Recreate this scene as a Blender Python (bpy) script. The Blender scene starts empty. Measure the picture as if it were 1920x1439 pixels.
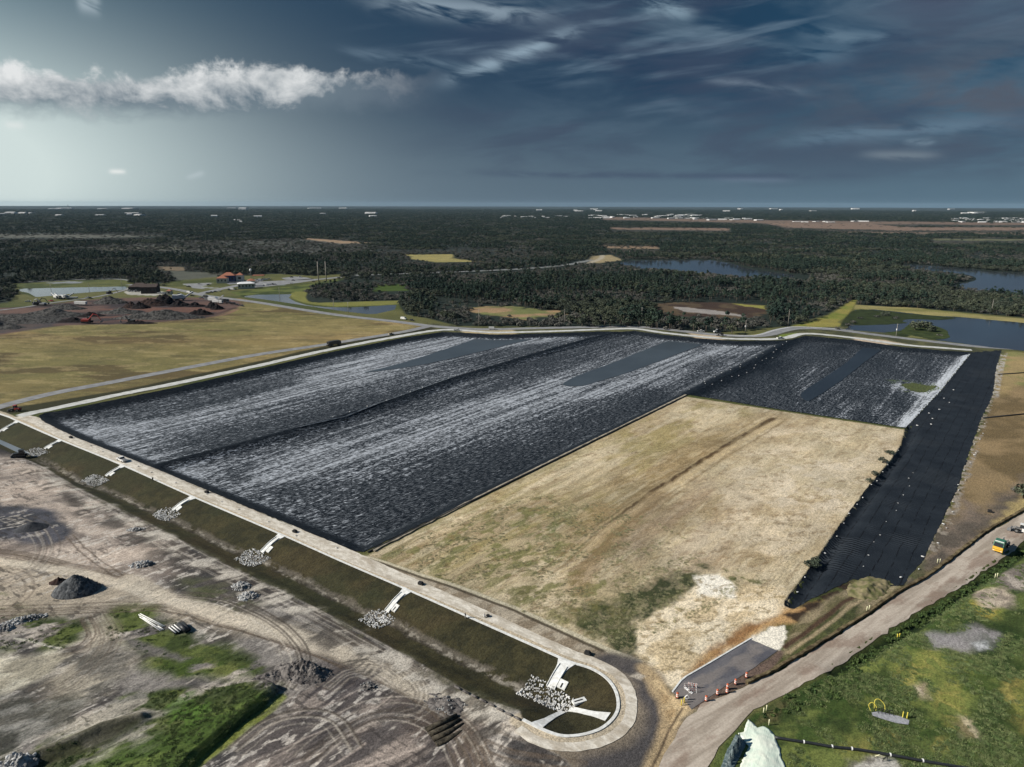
import bpy, math, random
import numpy as np
from mathutils import Vector, Matrix, geometry
R = math.radians
SC = bpy.context.scene
COL = SC.collection
random.seed(7); rng = np.random.default_rng(11)

# ------------------------------------------------------------------ camera
CAM_H = 100.0; PITCH = 14.73; ROLL = 0.13; FPX = 1280.0
cd = bpy.data.cameras.new('camera'); cam = bpy.data.objects.new('camera', cd); COL.objects.link(cam)
cd.sensor_width = 36; cd.lens = 24; cd.clip_start = 1; cd.clip_end = 120000
cam.location = (0, 0, CAM_H)
CR = Matrix.Rotation(R(90-PITCH), 3, 'X') @ Matrix.Rotation(R(ROLL), 3, 'Z')
cam.rotation_euler = CR.to_euler()
SC.camera = cam
CRn = np.array(CR)
def ray(px, py):
    return CRn @ np.array([(px-960)/FPX, (719.5-py)/FPX, -1.0])
def G(px, py, z=0.0):
    d = ray(px, py); t = (z-CAM_H)/min(d[2], -1e-4)
    return (d[0]*t, d[1]*t)
def AE(px, py):
    d = ray(px, py); return math.degrees(math.atan2(d[0], d[1])), math.degrees(math.atan2(d[2], math.hypot(d[0], d[1])))

# ------------------------------------------------------------------ exposure, sun
SC.view_settings.view_transform = 'Standard'; SC.view_settings.look = 'None'
SC.view_settings.gamma = 1; SC.view_settings.exposure = 0.6
SUN_EL = 33.0; SUN_AZ = -97.0          # azimuth measured from the view direction (+Y) to the right
sd = (math.sin(R(SUN_AZ))*math.cos(R(SUN_EL)), math.cos(R(SUN_AZ))*math.cos(R(SUN_EL)), math.sin(R(SUN_EL)))
sl = bpy.data.lights.new('sun', 'SUN'); sl.energy = 4.6; sl.angle = R(0.5); sl.color = (1, .945, .86)
sun = bpy.data.objects.new('sun', sl); COL.objects.link(sun)
sun.rotation_euler = Vector(sd).to_track_quat('Z', 'Y').to_euler(); sun.location = (-300, 0, 300)

SC.cycles.max_bounces = 5; SC.cycles.diffuse_bounces = 2; SC.cycles.glossy_bounces = 2

# ------------------------------------------------------------------ node helpers
class S:
    """socket wrapper: arithmetic builds Math nodes"""
    def __init__(s, nt, sock): s.nt = nt; s.k = sock
    def _m(s, op, *a, clamp=False):
        n = s.nt.nodes.new('ShaderNodeMath'); n.operation = op; n.use_clamp = clamp
        for i, v in enumerate((s,)+a):
            if isinstance(v, S): s.nt.links.new(v.k, n.inputs[i])
            else: n.inputs[i].default_value = v
        return S(s.nt, n.outputs[0])
    def __add__(s, o): return s._m('ADD', o)
    def __radd__(s, o): return s._m('ADD', o)
    def __sub__(s, o): return s._m('SUBTRACT', o)
    def __rsub__(s, o): return (s._m('MULTIPLY', -1.0))._m('ADD', o)
    def __mul__(s, o): return s._m('MULTIPLY', o)
    def __rmul__(s, o): return s._m('MULTIPLY', o)
    def __truediv__(s, o): return s._m('DIVIDE', o)
    def clamp(s): return s._m('ADD', 0.0, clamp=True)
    def exp(s): return S(s.nt, s.k)._m('MULTIPLY', 1.0)._exp()
    def _exp(s):
        n = s.nt.nodes.new('ShaderNodeMath'); n.operation = 'EXPONENT'; s.nt.links.new(s.k, n.inputs[0]); return S(s.nt, n.outputs[0])
    def ss(s, a, b):
        n = s.nt.nodes.new('ShaderNodeMapRange'); n.interpolation_type = 'SMOOTHSTEP'
        if a > b:
            n.inputs[1].default_value = b; n.inputs[2].default_value = a; n.inputs[3].default_value = 1; n.inputs[4].default_value = 0
        else:
            n.inputs[1].default_value = a; n.inputs[2].default_value = b
        s.nt.links.new(s.k, n.inputs[0]); return S(s.nt, n.outputs[0])
def mixc(nt, f, a, b, mode='MIX'):
    n = nt.nodes.new('ShaderNodeMix'); n.data_type = 'RGBA'; n.blend_type = mode
    for i, v in ((0, f), (6, a), (7, b)):
        if isinstance(v, S): nt.links.new(v.k, n.inputs[i])
        elif i == 0: n.inputs[i].default_value = v
        else: n.inputs[i].default_value = (*v, 1) if len(v) == 3 else v
    return S(nt, n.outputs[2])
def noise(nt, vec, scale, detail=4, rough=.55, w=None, dist=0):
    n = nt.nodes.new('ShaderNodeTexNoise'); n.inputs['Scale'].default_value = scale
    n.inputs['Detail'].default_value = detail; n.inputs['Roughness'].default_value = rough
    n.inputs['Distortion'].default_value = dist
    if vec is not None: nt.links.new(vec.k, n.inputs['Vector'])
    return S(nt, n.outputs['Fac'])
def mapping(nt, vec, loc=(0,0,0), rot=(0,0,0), scale=(1,1,1)):
    if any(rot) and tuple(scale) != (1,1,1):      # turn first, then stretch
        vec = mapping(nt, vec, rot=rot); rot = (0,0,0)
    n = nt.nodes.new('ShaderNodeMapping'); n.inputs['Location'].default_value = loc
    n.inputs['Rotation'].default_value = rot; n.inputs['Scale'].default_value = scale
    nt.links.new(vec.k, n.inputs[0]); return S(nt, n.outputs[0])
def worldpos(nt):
    n = nt.nodes.new('ShaderNodeNewGeometry'); return S(nt, n.outputs['Position'])
def objpos(nt):
    n = nt.nodes.new('ShaderNodeTexCoord'); return S(nt, n.outputs['Object'])
def attr(nt, name, out='Fac'):
    n = nt.nodes.new('ShaderNodeAttribute'); n.attribute_name = name; return S(nt, n.outputs[out])
def bump(nt, h, strength, dist, bsdf):
    n = nt.nodes.new('ShaderNodeBump'); n.inputs['Strength'].default_value = strength; n.inputs['Distance'].default_value = dist
    nt.links.new(h.k, n.inputs['Height']); nt.links.new(n.outputs[0], bsdf.inputs['Normal'])
def lin(v):
    v = v/255.0
    return v/12.92 if v <= .04045 else ((v+.055)/1.055)**2.4
def A(r, g, b, k=0.82):
    """albedo of a level sunlit surface that shows as sRGB r,g,b"""
    return (min(.85, lin(r)*k), min(.85, lin(g)*k*1.02), min(.85, lin(b)*k*1.06))
def newmat(name, rough=.9, spec=.3):
    m = bpy.data.materials.new(name); m.use_nodes = True; nt = m.node_tree
    b = nt.nodes['Principled BSDF']; b.inputs['Roughness'].default_value = rough
    b.inputs['Specular IOR Level'].default_value = spec
    return m, nt, b
def setc(nt, b, c):
    if isinstance(c, S): nt.links.new(c.k, b.inputs['Base Color'])
    else: b.inputs['Base Color'].default_value = (*c, 1)
def simple(name, c, c2=None, scale=1.0, rough=.7, spec=.3, bmp=0, metal=0, coord='obj', stretch=(1,1,1), rot=0, thr=(.35,.65)):
    """two-tone noisy procedural material"""
    m, nt, b = newmat(name, rough, spec); b.inputs['Metallic'].default_value = metal
    if c2 is None: c2 = tuple(x*.72 for x in c)
    v = objpos(nt) if coord == 'obj' else worldpos(nt)
    v = mapping(nt, v, rot=(0,0,rot), scale=stretch)
    n = noise(nt, v, scale, 6, .6)
    setc(nt, b, mixc(nt, n.ss(*thr), c, c2))
    if bmp: bump(nt, n, .6, bmp, b)
    return m

# ------------------------------------------------------------------ world: low sky with a dark cloud deck and a bright cumulus bank
W = bpy.data.worlds.new('World'); SC.world = W; W.use_nodes = True
def build_world():
    nt = W.node_tree; nt.nodes.clear()
    out = nt.nodes.new('ShaderNodeOutputWorld'); bg = nt.nodes.new('ShaderNodeBackground')
    nt.links.new(bg.outputs[0], out.inputs[0])
    sk = nt.nodes.new('ShaderNodeTexSky'); sk.sky_type = 'NISHITA'; sk.sun_disc = False
    sk.sun_elevation = R(SUN_EL); sk.sun_rotation = R(SUN_AZ); sk.air_density = 1.0; sk.dust_density = .6; sk.ozone_density = 2.0
    tc = nt.nodes.new('ShaderNodeTexCoord'); gen = S(nt, tc.outputs['Generated'])
    sx = nt.nodes.new('ShaderNodeSeparateXYZ'); nt.links.new(gen.k, sx.inputs[0])
    X, Y, Z = (S(nt, sx.outputs[i]) for i in range(3))
    az = X._m('ARCTAN2', Y)*57.2958
    el = Z._m('ARCSINE')*57.2958
    cb = nt.nodes.new('ShaderNodeCombineXYZ'); nt.links.new(az.k, cb.inputs[0]); nt.links.new(el.k, cb.inputs[1])
    ae = S(nt, cb.outputs[0])
    K = 1/1.5   # photograph value -> scene value at this exposure
    def c(r, g, b): return (lin(r)*K, lin(g)*K, lin(b)*K)
    # base deck
    h = el.ss(0.5, 10.0)
    azr = az.ss(-2, 34)
    low = mixc(nt, azr, c(90,110,126), c(88,114,132))
    high = mixc(nt, az.ss(8, 36), c(34,62,88), c(34,74,102))
    deck = mixc(nt, h, low, high)
    deck = mixc(nt, el.ss(14, 60), deck, c(62,96,132))
    # left glow
    gx = (az+47.0)/22.0; gy = (el-2.0)/8.5
    g1 = ((gx*gx+gy*gy)*(-1.0))._exp()
    gx2 = (az+58.0)/24.0; gy2 = (el-5.0)/18.0
    g2 = ((gx2*gx2+gy2*gy2)*(-1.0))._exp()
    deck = mixc(nt, (g2*.55).clamp(), deck, c(96,170,192))
    deck = mixc(nt, (g1*1.5).clamp(), deck, c(214,228,226))
    # broad slate sheets to the right
    n1 = noise(nt, mapping(nt, ae, scale=(.045,.20,1), rot=(0,0,R(7))), 1.0, 6, .6, dist=.6)
    sheet = n1.ss(.44,.66)*az.ss(-12,12)*el.ss(1.5,6)*el.ss(40,16)
    deck = mixc(nt, sheet*.7, deck, c(92,114,132))
    n1b = noise(nt, mapping(nt, ae, loc=(7,3,0), scale=(.06,.30,1), rot=(0,0,R(-5))), 1.0, 6, .6, dist=.4)
    deck = mixc(nt, n1b.ss(.44,.62)*az.ss(-14,6)*el.ss(30,12)*el.ss(0,4)*.6, deck, c(64,76,98))
    # brownish clouds at far right
    n2 = noise(nt, mapping(nt, ae, loc=(3,9,0), scale=(.12,.34,1)), 1.0, 6, .62, dist=.5)
    bx = (az-36.0)/13.0; by = (el-7.2)/3.2
    br = ((bx*bx+by*by)*(-1.0))._exp()
    deck = mixc(nt, (br*n2.ss(.38,.58)*.85).clamp(), deck, c(86,91,104))
    bx = (az-29.5)/3.6; by = (el-13.2)/1.5
    deck = mixc(nt, (((bx*bx+by*by)*(-1.0))._exp()*n2.ss(.30,.5)*.9).clamp(), deck, c(70,80,102))
    # cirrus wisps
    n3 = noise(nt, mapping(nt, ae, loc=(2,0,0), scale=(.10,.75,1), rot=(0,0,R(-6))), 1.0, 6, .52, dist=.25)
    n3b = noise(nt, mapping(nt, ae, loc=(11,4,0), scale=(.05,.2,1)), 1.0, 3, .5)
    wis = n3.ss(.47,.78)*n3b.ss(.38,.60)*el.ss(4.5,9)*el.ss(60,20)*az.ss(-16,0)
    deck = mixc(nt, (wis*.65).clamp(), deck, c(128,150,168))
    n4 = noise(nt, mapping(nt, ae, loc=(5,1,0), scale=(.22,.85,1), rot=(0,0,R(10))), 1.0, 7, .56, dist=.5)
    def streak(deck, pa, pb, wid, amt, col, th=(.36,.6)):
        (a0,e0),(a1,e1) = AE(*pa), AE(*pb)
        L = math.hypot(a1-a0,e1-e0); ux, uy = (a1-a0)/L, (e1-e0)/L
        t = ((az-a0)*ux+(el-e0)*uy)/L; d = ((az-a0)*(-uy)+(el-e0)*ux)/wid
        tt = (t-.5)*2.0
        m = ((d*d+tt*tt*tt*tt)*(-1.0))._exp()*n4.ss(*th)*amt
        return mixc(nt, m.clamp(), deck, col)
    deck = streak(deck, (700,0), (1020,28), .75, .8, c(150,168,182))
    deck = streak(deck, (840,150), (1080,58), .55, .85, c(150,172,188))
    deck = streak(deck, (640,95), (900,128), .35, .5, c(120,142,160))
    deck = streak(deck, (1205,8), (1300,26), .6, .8, c(140,164,180))
    deck = streak(deck, (1500,60), (1700,80), .55, .6, c(118,142,160))
    deck = streak(deck, (1440,100), (1600,105), .7, .5, c(104,130,150))
    deck = streak(deck, (1320,148), (1500,172), .3, .6, c(124,140,156))
    deck = streak(deck, (1480,262), (1920,225), .6, .55, c(112,138,158))
    deck = streak(deck, (1695,270), (1750,266), .25, .7, c(136,156,172), (.35,.6))
    deck = streak(deck, (1620,290), (1760,292), .3, .7, c(120,134,146), (.3,.5))
    deck = streak(deck, (1340,336), (1480,338), .22, .7, c(104,122,142), (.3,.5))
    deck = streak(deck, (900,326), (1600,330), .25, .6, c(66,80,104), (.3,.5))
    deck = streak(deck, (145,4), (188,12), .5, .6, c(190,205,214), (.3,.5))
    deck = streak(deck, (205,322), (235,322), .16, .9, c(236,240,238), (.3,.5))
    deck = streak(deck, (350,334), (382,324), .2, .45, c(196,208,214), (.3,.5))
    deck = streak(deck, (10,234), (45,236), .22, .5, c(236,240,238), (.3,.5))
    # cumulus bank
    nb = noise(nt, mapping(nt, ae, loc=(1.3,0,0), scale=(.34,.42,1)), 1.0, 9, .62, dist=.25)
    nl = noise(nt, mapping(nt, ae, loc=(4.3,2,0), scale=(.14,.3,1)), 1.0, 4, .5)
    a0, e0 = AE(0,165); a1, e1 = AE(820,165)
    xs = az.ss(a0, a1)
    cen = (az-a0)*((e1-e0)/(a1-a0)) + e0 + (((az+27.0)/9.0)*((az+27.0)/9.0)*(-1.0))._exp()*(-.2)
    topb = 1.15 + (((az+19.0)/5.5)*((az+19.0)/5.5)*(-1.0))._exp()*.85 + (((az+38.0)/4.0)*((az+38.0)/4.0)*(-1.0))._exp()*.5
    dy = el-cen
    dens_top = topb - dy + (nb-.5)*4.0
    dens_bot = dy + 1.55 + (nb-.5)*2.6
    dens = dens_top.ss(-.25,.65)*dens_bot.ss(-.5,1.3)*az.ss(a1+2.2, a1-4.0)
    fade = az.ss(a1+2.5, a1-11)
    shade = (dy*.34 + (nl-.5)*1.5 + (nb-.5)*2.8 + .42 - az.ss(-24,-8)*.55).clamp()
    cc = mixc(nt, shade, c(112,128,140), c(236,238,238))
    cc = mixc(nt, az.ss(-15,-6)*.7, cc, c(104,116,132))
    deck = mixc(nt, (dens*(fade*.75+.25)*.97).clamp(), deck, cc)
    # the clear-sky model shows through the deck
    nm = nt.nodes.new('ShaderNodeVectorMath'); nm.operation = 'SCALE'; nt.links.new(sk.outputs[0], nm.inputs[0]); nm.inputs[3].default_value = .07
    fin = mixc(nt, .92, S(nt, nm.outputs[0]), mixc(nt, 1.0, deck, (10.0,10.0,10.0), 'MULTIPLY'))
    nt.links.new(fin.k, bg.inputs[0]); bg.inputs[1].default_value = .1
build_world()
# ------------------------------------------------------------------ numpy noise and plane geometry
_T = rng.random((8, 256, 256))
def vn(x, y, seed=0):
    t = _T[seed % 8]; ox = (seed*37.17) % 91; x = x+ox; y = y-ox*1.7
    xi = np.floor(x).astype(np.int64); yi = np.floor(y).astype(np.int64); fx = x-xi; fy = y-yi
    fx = fx*fx*(3-2*fx); fy = fy*fy*(3-2*fy)
    a = t[xi & 255, yi & 255]; b = t[(xi+1) & 255, yi & 255]; c = t[xi & 255, (yi+1) & 255]; d = t[(xi+1) & 255, (yi+1) & 255]
    return (a*(1-fx)+b*fx)*(1-fy)+(c*(1-fx)+d*fx)*fy
def fbm(x, y, scale, octv=4, seed=0, rot=0.0, sx=1.0, sy=1.0, gain=.55):
    """value noise, feature size `scale` metres; rot degrees = direction of the long axis (x stretched by sx)"""
    c, s = math.cos(R(rot)), math.sin(R(rot))
    u = (x*c+y*s)/(scale*sx); v = (-x*s+y*c)/(scale*sy)
    r = 0; a = 1; n = 0
    for i in range(octv):
        r = r+a*vn(u*2**i, v*2**i, seed+i); n += a; a *= gain
    return (r/n-.5)*1.0+.5
def ss(x, a, b):
    t = np.clip((x-a)/(b-a), 0, 1); return t*t*(3-2*t)
def catmull(P, n=8, closed=False):
    P = [np.array(p, float) for p in P]; out = []
    N = len(P); rngk = range(N if closed else N-1)
    for i in rngk:
        p0 = P[(i-1) % N] if closed or i > 0 else 2*P[0]-P[1]
        p1 = P[i]; p2 = P[(i+1) % N]
        p3 = P[(i+2) % N] if closed or i+2 < N else 2*P[-1]-P[-2]
        for k in range(n):
            t = k/n
            out.append(.5*((2*p1)+(-p0+p2)*t+(2*p0-5*p1+4*p2-p3)*t*t+(-p0+3*p1-3*p2+p3)*t**3))
    if not closed: out.append(P[-1])
    return [tuple(o) for o in out]
def W_(pts, z=0.0, smooth=0, closed=False):
    if smooth: pts = catmull(pts, smooth, closed)
    return np.array([G(px, py, z) for px, py in pts])
def dseg(x, y, L):
    """distance to polyline L (n,2)"""
    best = np.full(x.shape, 1e18)
    for (ax, ay), (bx, by) in zip(L[:-1], L[1:]):
        dx, dy = bx-ax, by-ay; q = dx*dx+dy*dy+1e-12
        t = np.clip(((x-ax)*dx+(y-ay)*dy)/q, 0, 1)
        best = np.minimum(best, (x-ax-t*dx)**2+(y-ay-t*dy)**2)
    return np.sqrt(best)
def inside(x, y, Pg):
    r = np.zeros(x.shape, bool)
    ax, ay = Pg[-1]
    for bx, by in Pg:
        if by != ay:
            r ^= ((by > y) != (ay > y)) & (x < (ax-bx)*(y-by)/(ay-by)+bx)
        ax, ay = bx, by
    return r
def sdist(x, y, Pg, margin=60.0):
    """signed distance to polygon, positive inside; -margin where far outside"""
    out = np.full(x.shape, -margin)
    lo = Pg.min(0)-margin; hi = Pg.max(0)+margin
    m = (x > lo[0]) & (x < hi[0]) & (y > lo[1]) & (y < hi[1])
    if m.any():
        xs, ys = x[m], y[m]
        d = dseg(xs, ys, np.vstack([Pg, Pg[:1]])); out[m] = np.where(inside(xs, ys, Pg), d, -d)
    return out

# ------------------------------------------------------------------ plan of the place (pixel outlines of the photograph laid onto the ground)
KERB_PX = [(-400,640),(-150,730),(0,777),(33,790),(113,825),(230,873),(362,932),(528,1003),(640,1053),(765,1107),(900,1167),(990,1207),(1057,1237),(1075,1244),(1107,1254),(1133,1269),(1150,1288),(1158,1309),(1158,1332),(1146,1352),(1123,1369),(1090,1379),(1057,1381),(1030,1374),(1003,1362),(980,1350)]
KERB = W_(KERB_PX)
LLP = np.vstack([KERB, W_([(966,1362),(1010,1396),(1060,1425),(1100,1470),(1130,1560),(-900,1560),(-1500,900)])])
SWALE = W_([(-300,720),(-60,808),(77,862),(150,900),(207,922),(293,961),(353,990),(443,1035),(517,1064),(633,1124),(747,1178),(840,1226),(977,1295),(1040,1325)], -4)
LOWER = W_([(-400,720),(-100,815),(0,838),(83,872),(150,915),(300,990),(433,1062),(633,1158),(783,1240),(873,1294),(973,1349)], -3)
FLOOR_Z = -3.0
LINER_OUT_PX = [(72,781),(84,775),(130,768),(240,745),(330,727),(480,693),(620,661),(760,633),(830,623),(880,625),(930,628),(1040,625),(1130,622),(1190,621),(1240,628),(1310,635),(1380,640),(1465,639),(1510,630),(1600,638),(1690,651),(1760,657),(1822,661),(1765,732),(1698,803),(1460,768),(1295,741),(1285,741),(950,906),(682,1036),(664,1034),(450,946),(290,881),(140,820),(84,793)]
LINER = W_(LINER_OUT_PX)
LEFT_OF_C = None
RIDGE1 = W_([(292,874),(450,833),(620,788),(740,750),(860,707),(1000,665),(1100,637),(1158,623)], -1)
RIDGE2 = W_([(1290,739),(1330,719),(1420,674),(1488,634)], -1)
EDGEC = W_([(1290,741),(1460,768),(1698,803)])
DPX = [(1822,661),(1878,657),(1868,690),(1862,740),(1838,790),(1817,850),(1793,920),(1768,975),(1745,1020),(1733,1050),(1705,1080),(1695,1098),(1650,1099),(1600,1086),(1560,1105),(1510,1130),(1488,1142),(1472,1136),(1471,1128),(1495,1097),(1530,1050),(1562,1003),(1600,950),(1635,905),(1672,862),(1690,834),(1698,803),(1765,732)]
DPOLY = W_(DPX)
DGUT = W_([(1475,1130),(1530,1050),(1562,1003),(1635,905),(1690,834),(1700,803)])
SANDPX = [(690,1042),(950,911),(1285,744),(1460,771),(1696,806),(1690,834),(1672,862),(1635,905),(1600,950),(1562,1003),(1530,1050),(1495,1097),(1472,1130),(1478,1143),(1440,1170),(1408,1200),(1280,1276),(1262,1297),(1225,1266),(1190,1238),(1140,1215),(1060,1180),(960,1135),(860,1098),(780,1072),(720,1050)]
SAND = W_(SANDPX)
ROADTOP = [(2560,668),(2300,752),(2100,840),(1980,919),(1920,962),(1847,1004),(1780,1056),(1680,1119),(1613,1166),(1527,1219),(1447,1266),(1363,1304),(1313,1322),(1280,1356),(1255,1400),(1235,1439),(1200,1520)]
ROADBOT = [(1280,1540),(1327,1439),(1347,1402),(1390,1356),(1413,1331),(1487,1294),(1547,1261),(1597,1228),(1687,1168),(1800,1101),(1880,1045),(1960,985),(2150,860),(2340,772),(2600,684)]
HAUL = W_(ROADTOP+ROADBOT)
DITCH = W_([(2100,920),(1960,1000),(1900,1047),(1810,1112),(1700,1182),(1610,1238),(1570,1262)])
ASPHALT_PX = [(1408,1200),(1458,1221),(1436,1237),(1396,1264),(1345,1298),(1312,1320),(1296,1331),(1283,1312),(1261,1300),(1280,1276)]
MOUND = W_([(535,1285),(500,1318),(440,1362),(380,1412),(350,1450),(300,1520),(-200,1560),(-300,1300),(100,1290),(250,1292),(420,1282),(500,1270)], -1.5)
MOUND_R = W_([(548,1270),(535,1287),(500,1320),(440,1364),(380,1414),(350,1452),(300,1520)], -1.5)
SLOT = W_([(20,1432),(110,1400),(190,1365),(262,1347)], -1.5)
PONDS = {
 'left':  [(28,544),(45,541),(130,539),(240,537),(236,543),(180,547),(120,552),(66,557),(52,549)],
 'mid':   [(452,556),(480,552.5),(548,551.5),(543,558),(556,566),(590,574),(660,576),(745,571),(742,580),(708,588),(690,589),(640,583),(600,577),(560,571),(500,562)],
 'far':   [(1158,494),(1180,489.5),(1250,487.5),(1340,488.5),(1372,494),(1400,503),(1440,509),(1492,516),(1480,524),(1380,519),(1300,511),(1200,503)],
 'right': [(1690,496),(1740,498),(1800,503),(1920,512),(2300,520),(2500,590),(1990,566),(1900,553),(1840,545),(1780,538),(1790,534),(1828,526),(1824,518),(1790,512),(1700,502)],
 'near':  [(1582,618),(1640,622),(1700,627),(1760,638),(1850,650),(1925,658),(2100,670),(2500,700),(2500,640),(2100,622),(1900,603),(1800,594),(1745,591),(1700,586),(1640,580),(1604,580),(1590,592),(1600,604)],
}
PONDW = {k: W_(v) for k, v in PONDS.items()}
LOT_RB = W_([(1160,1245),(1240,1310),(1250,1370),(1240,1439)])
def H(x, y):
    """height of the ground"""
    x = np.asarray(x, float); y = np.asarray(y, float); z = np.zeros(x.shape)
    near = (y < 900) & (np.abs(x) < 1200)
    if near.any():
        xs, ys = x[near], y[near]; zz = np.zeros(xs.shape)
        m = inside(xs, ys, LLP)
        if m.any():
            xm, ym = xs[m], ys[m]
            dk = dseg(xm, ym, np.vstack([LLP[:len(KERB)+5]]))
            t = -3.0*np.clip((dk-.5)/13.0, 0, 1)
            dsw = dseg(xm, ym, SWALE); t -= 1.5*np.exp(-(dsw/4.5)**2)*np.clip(dk/6, 0, 1)
            sm = sdist(xm, ym, MOUND, 40); dr = dseg(xm, ym, MOUND_R)
            t += np.where(sm > 0, 1.9*np.clip(dr/2.6, 0, 1)*np.exp(-(dr/30)**2), 0)
            dl = dseg(xm, ym, SLOT); t += 1.5*np.exp(-(dl/1.7)**2)
            rough = fbm(xm, ym, 9, 4, 1, 35, 1.8, .8)-.5
            far = np.clip((dk-26)/10, 0, 1); t += rough*.9*far + (fbm(xm, ym, 1.6, 3, 2, 35, 2.5, .7)-.5)*.28*far
            zz[m] = t
        m = inside(xs, ys, LINER)
        if m.any():
            xm, ym = xs[m], ys[m]
            d = dseg(xm, ym, np.vstack([LINER, LINER[:1]]))
            dc = dseg(xm, ym, EDGEC)
            t = FLOOR_Z*np.clip(d/8.0, 0, 1)
            t = np.maximum(t, FLOOR_Z*np.clip(dc/9.0, 0, 1)*0-3)
            r1 = dseg(xm, ym, RIDGE1); r2 = dseg(xm, ym, RIDGE2)
            t = np.maximum(t, np.minimum(-.25, -.45-np.maximum(r1-.8, 0)/2.2)); t = np.maximum(t, np.minimum(-.2, -.45-np.maximum(r2-1.0, 0)/3.0))
            zz[m] = t
        m = inside(xs, ys, DPOLY)
        if m.any():
            d = dseg(xs[m], ys[m], DGUT); zz[m] = -1.6*np.exp(-((d-2.2)/1.6)**2)-.3*ss(d, 3, 20)
        sm = sdist(xs, ys, SAND, 30)
        zz += np.where(sm > 0, .35*ss(sm, 0, 9)+(fbm(xs, ys, 12, 3, 3)-.5)*.4*np.clip(sm/8, 0, 1), 0)
        dd = dseg(xs, ys, DITCH); zz -= 1.3*np.exp(-(dd/1.8)**2)
        z[near] = zz
    for k, P in PONDW.items():
        s = sdist(x, y, P, 12); z = z-1.6*ss(s, -3, 8)
    return z
def Hs(x, y): return float(H(np.array([x]), np.array([y]))[0])
def Gh(px, py):
    """pixel to ground point following the relief"""
    x, y = G(px, py, 0)
    for _ in range(5): x, y = G(px, py, Hs(x, y))
    return x, y, Hs(x, y)

# ------------------------------------------------------------------ ground sheet: polar grid, fine near, reaching the horizon
pitch = R(PITCH)
ys_ = [1520, 1480]+list(np.arange(1462, 392, -1.12))+[391, 390, 389, 388.3, 387.7]
rad = [2, 25, 55, 78]+[CAM_H/math.tan(pitch+math.atan((v-719.5)/FPX)) for v in ys_]
rad = [r for r in rad if r < 29500]+[30000]
rad = np.array(sorted(rad))
azs = np.concatenate([np.linspace(-180, -48, 24)[:-1], np.linspace(-48, 48, 1560), np.linspace(48, 180, 24)[1:]])
azs = np.radians(azs); azs[-1] = azs[0]+2*math.pi
nr, na = len(rad), len(azs)
RR, AA = np.meshgrid(rad, azs, indexing='ij')
X = (RR*np.sin(AA)).ravel(); Y = (RR*np.cos(AA)).ravel()
Z = H(X, Y)
C = np.zeros((X.size, 3)); C[:] = A(34,44,38)
def put(m, col, idx=None):
    col = np.array(col)
    if idx is None: C[:] = C*(1-m[:, None])+col*m[:, None]
    else: C[idx] = C[idx]*(1-m[:, None])+col*m[:, None]
def poly(px, col, z=0., soft=1.5, amp=0., ns=8., a=1.0, smooth=0, rot=0, sx=1., seed=3, world=False, mul=None):
    P = px if world else W_(px, z, smooth, True)
    lo = P.min(0)-soft-amp-2; hi = P.max(0)+soft+amp+2
    idx = np.nonzero((X > lo[0]) & (X < hi[0]) & (Y > lo[1]) & (Y < hi[1]) & FRONT)[0]
    if not len(idx): return
    x, y = X[idx], Y[idx]
    d = dseg(x, y, np.vstack([P, P[:1]])); d = np.where(inside(x, y, P), d, -d)
    if amp: d = d+(fbm(x, y, ns, 4, seed, rot, sx)-.5)*2*amp
    m = ss(d, -soft, soft)*a
    if mul is not None: m = m*mul(x, y)
    if callable(col): col = col(x, y)
    put(m, col, idx)
def line(px, w, col, z=0., a=1.0, soft=.5, smooth=6, wob=0., mul=None, world=False, seed=5):
    P = px if world else W_(px, z, smooth)
    mg = w+soft+abs(wob)+1
    lo = P.min(0)-mg; hi = P.max(0)+mg
    idx = np.nonzero((X > lo[0]) & (X < hi[0]) & (Y > lo[1]) & (Y < hi[1]) & FRONT)[0]
    if not len(idx): return
    x, y = X[idx], Y[idx]
    xx, yy = x, y
    if wob: xx = x+(fbm(x, y, 7, 3, seed)-.5)*2*wob; yy = y+(fbm(x, y, 7, 3, seed+1)-.5)*2*wob
    d = dseg(xx, yy, P); m = (1-ss(d, w/2-soft/2, w/2+soft/2+.01))*a
    if mul is not None: m = m*mul(x, y)
    put(m, col, idx)
def tracks(px, z=-3, gauge=1.9, w=.5, a=.6, n=1, spread=1.2, smooth=8, col=A(98,86,74)):
    P = W_(px, z, smooth)
    T = np.gradient(P, axis=0); Nn = np.stack([-T[:, 1], T[:, 0]], 1); Nn /= np.linalg.norm(Nn, axis=1)[:, None]+1e-9
    for k in range(n):
        o = (random.random()-.5)*2*spread if n > 1 else 0
        for s in (-1, 1): line(P+Nn*(o+s*gauge/2), w, col, a=a*random.uniform(.6, 1), soft=.35, world=True, wob=.25, seed=k)
FRONT = (np.abs(AA.ravel()) < R(50)) & (RR.ravel() > 70)
def N(scale, octv=4, seed=0, rot=0, sx=1., sy=1., lo=.4, hi=.6):
    return lambda x, y: ss(fbm(x, y, scale, octv, seed, rot, sx, sy), lo, hi)
def mixn(c1, c2, *a, **k):
    f = N(*a, **k); c1 = np.array(c1); c2 = np.array(c2)
    return lambda x, y: c1*(1-f(x, y)[:, None])+c2*f(x, y)[:, None]

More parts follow.
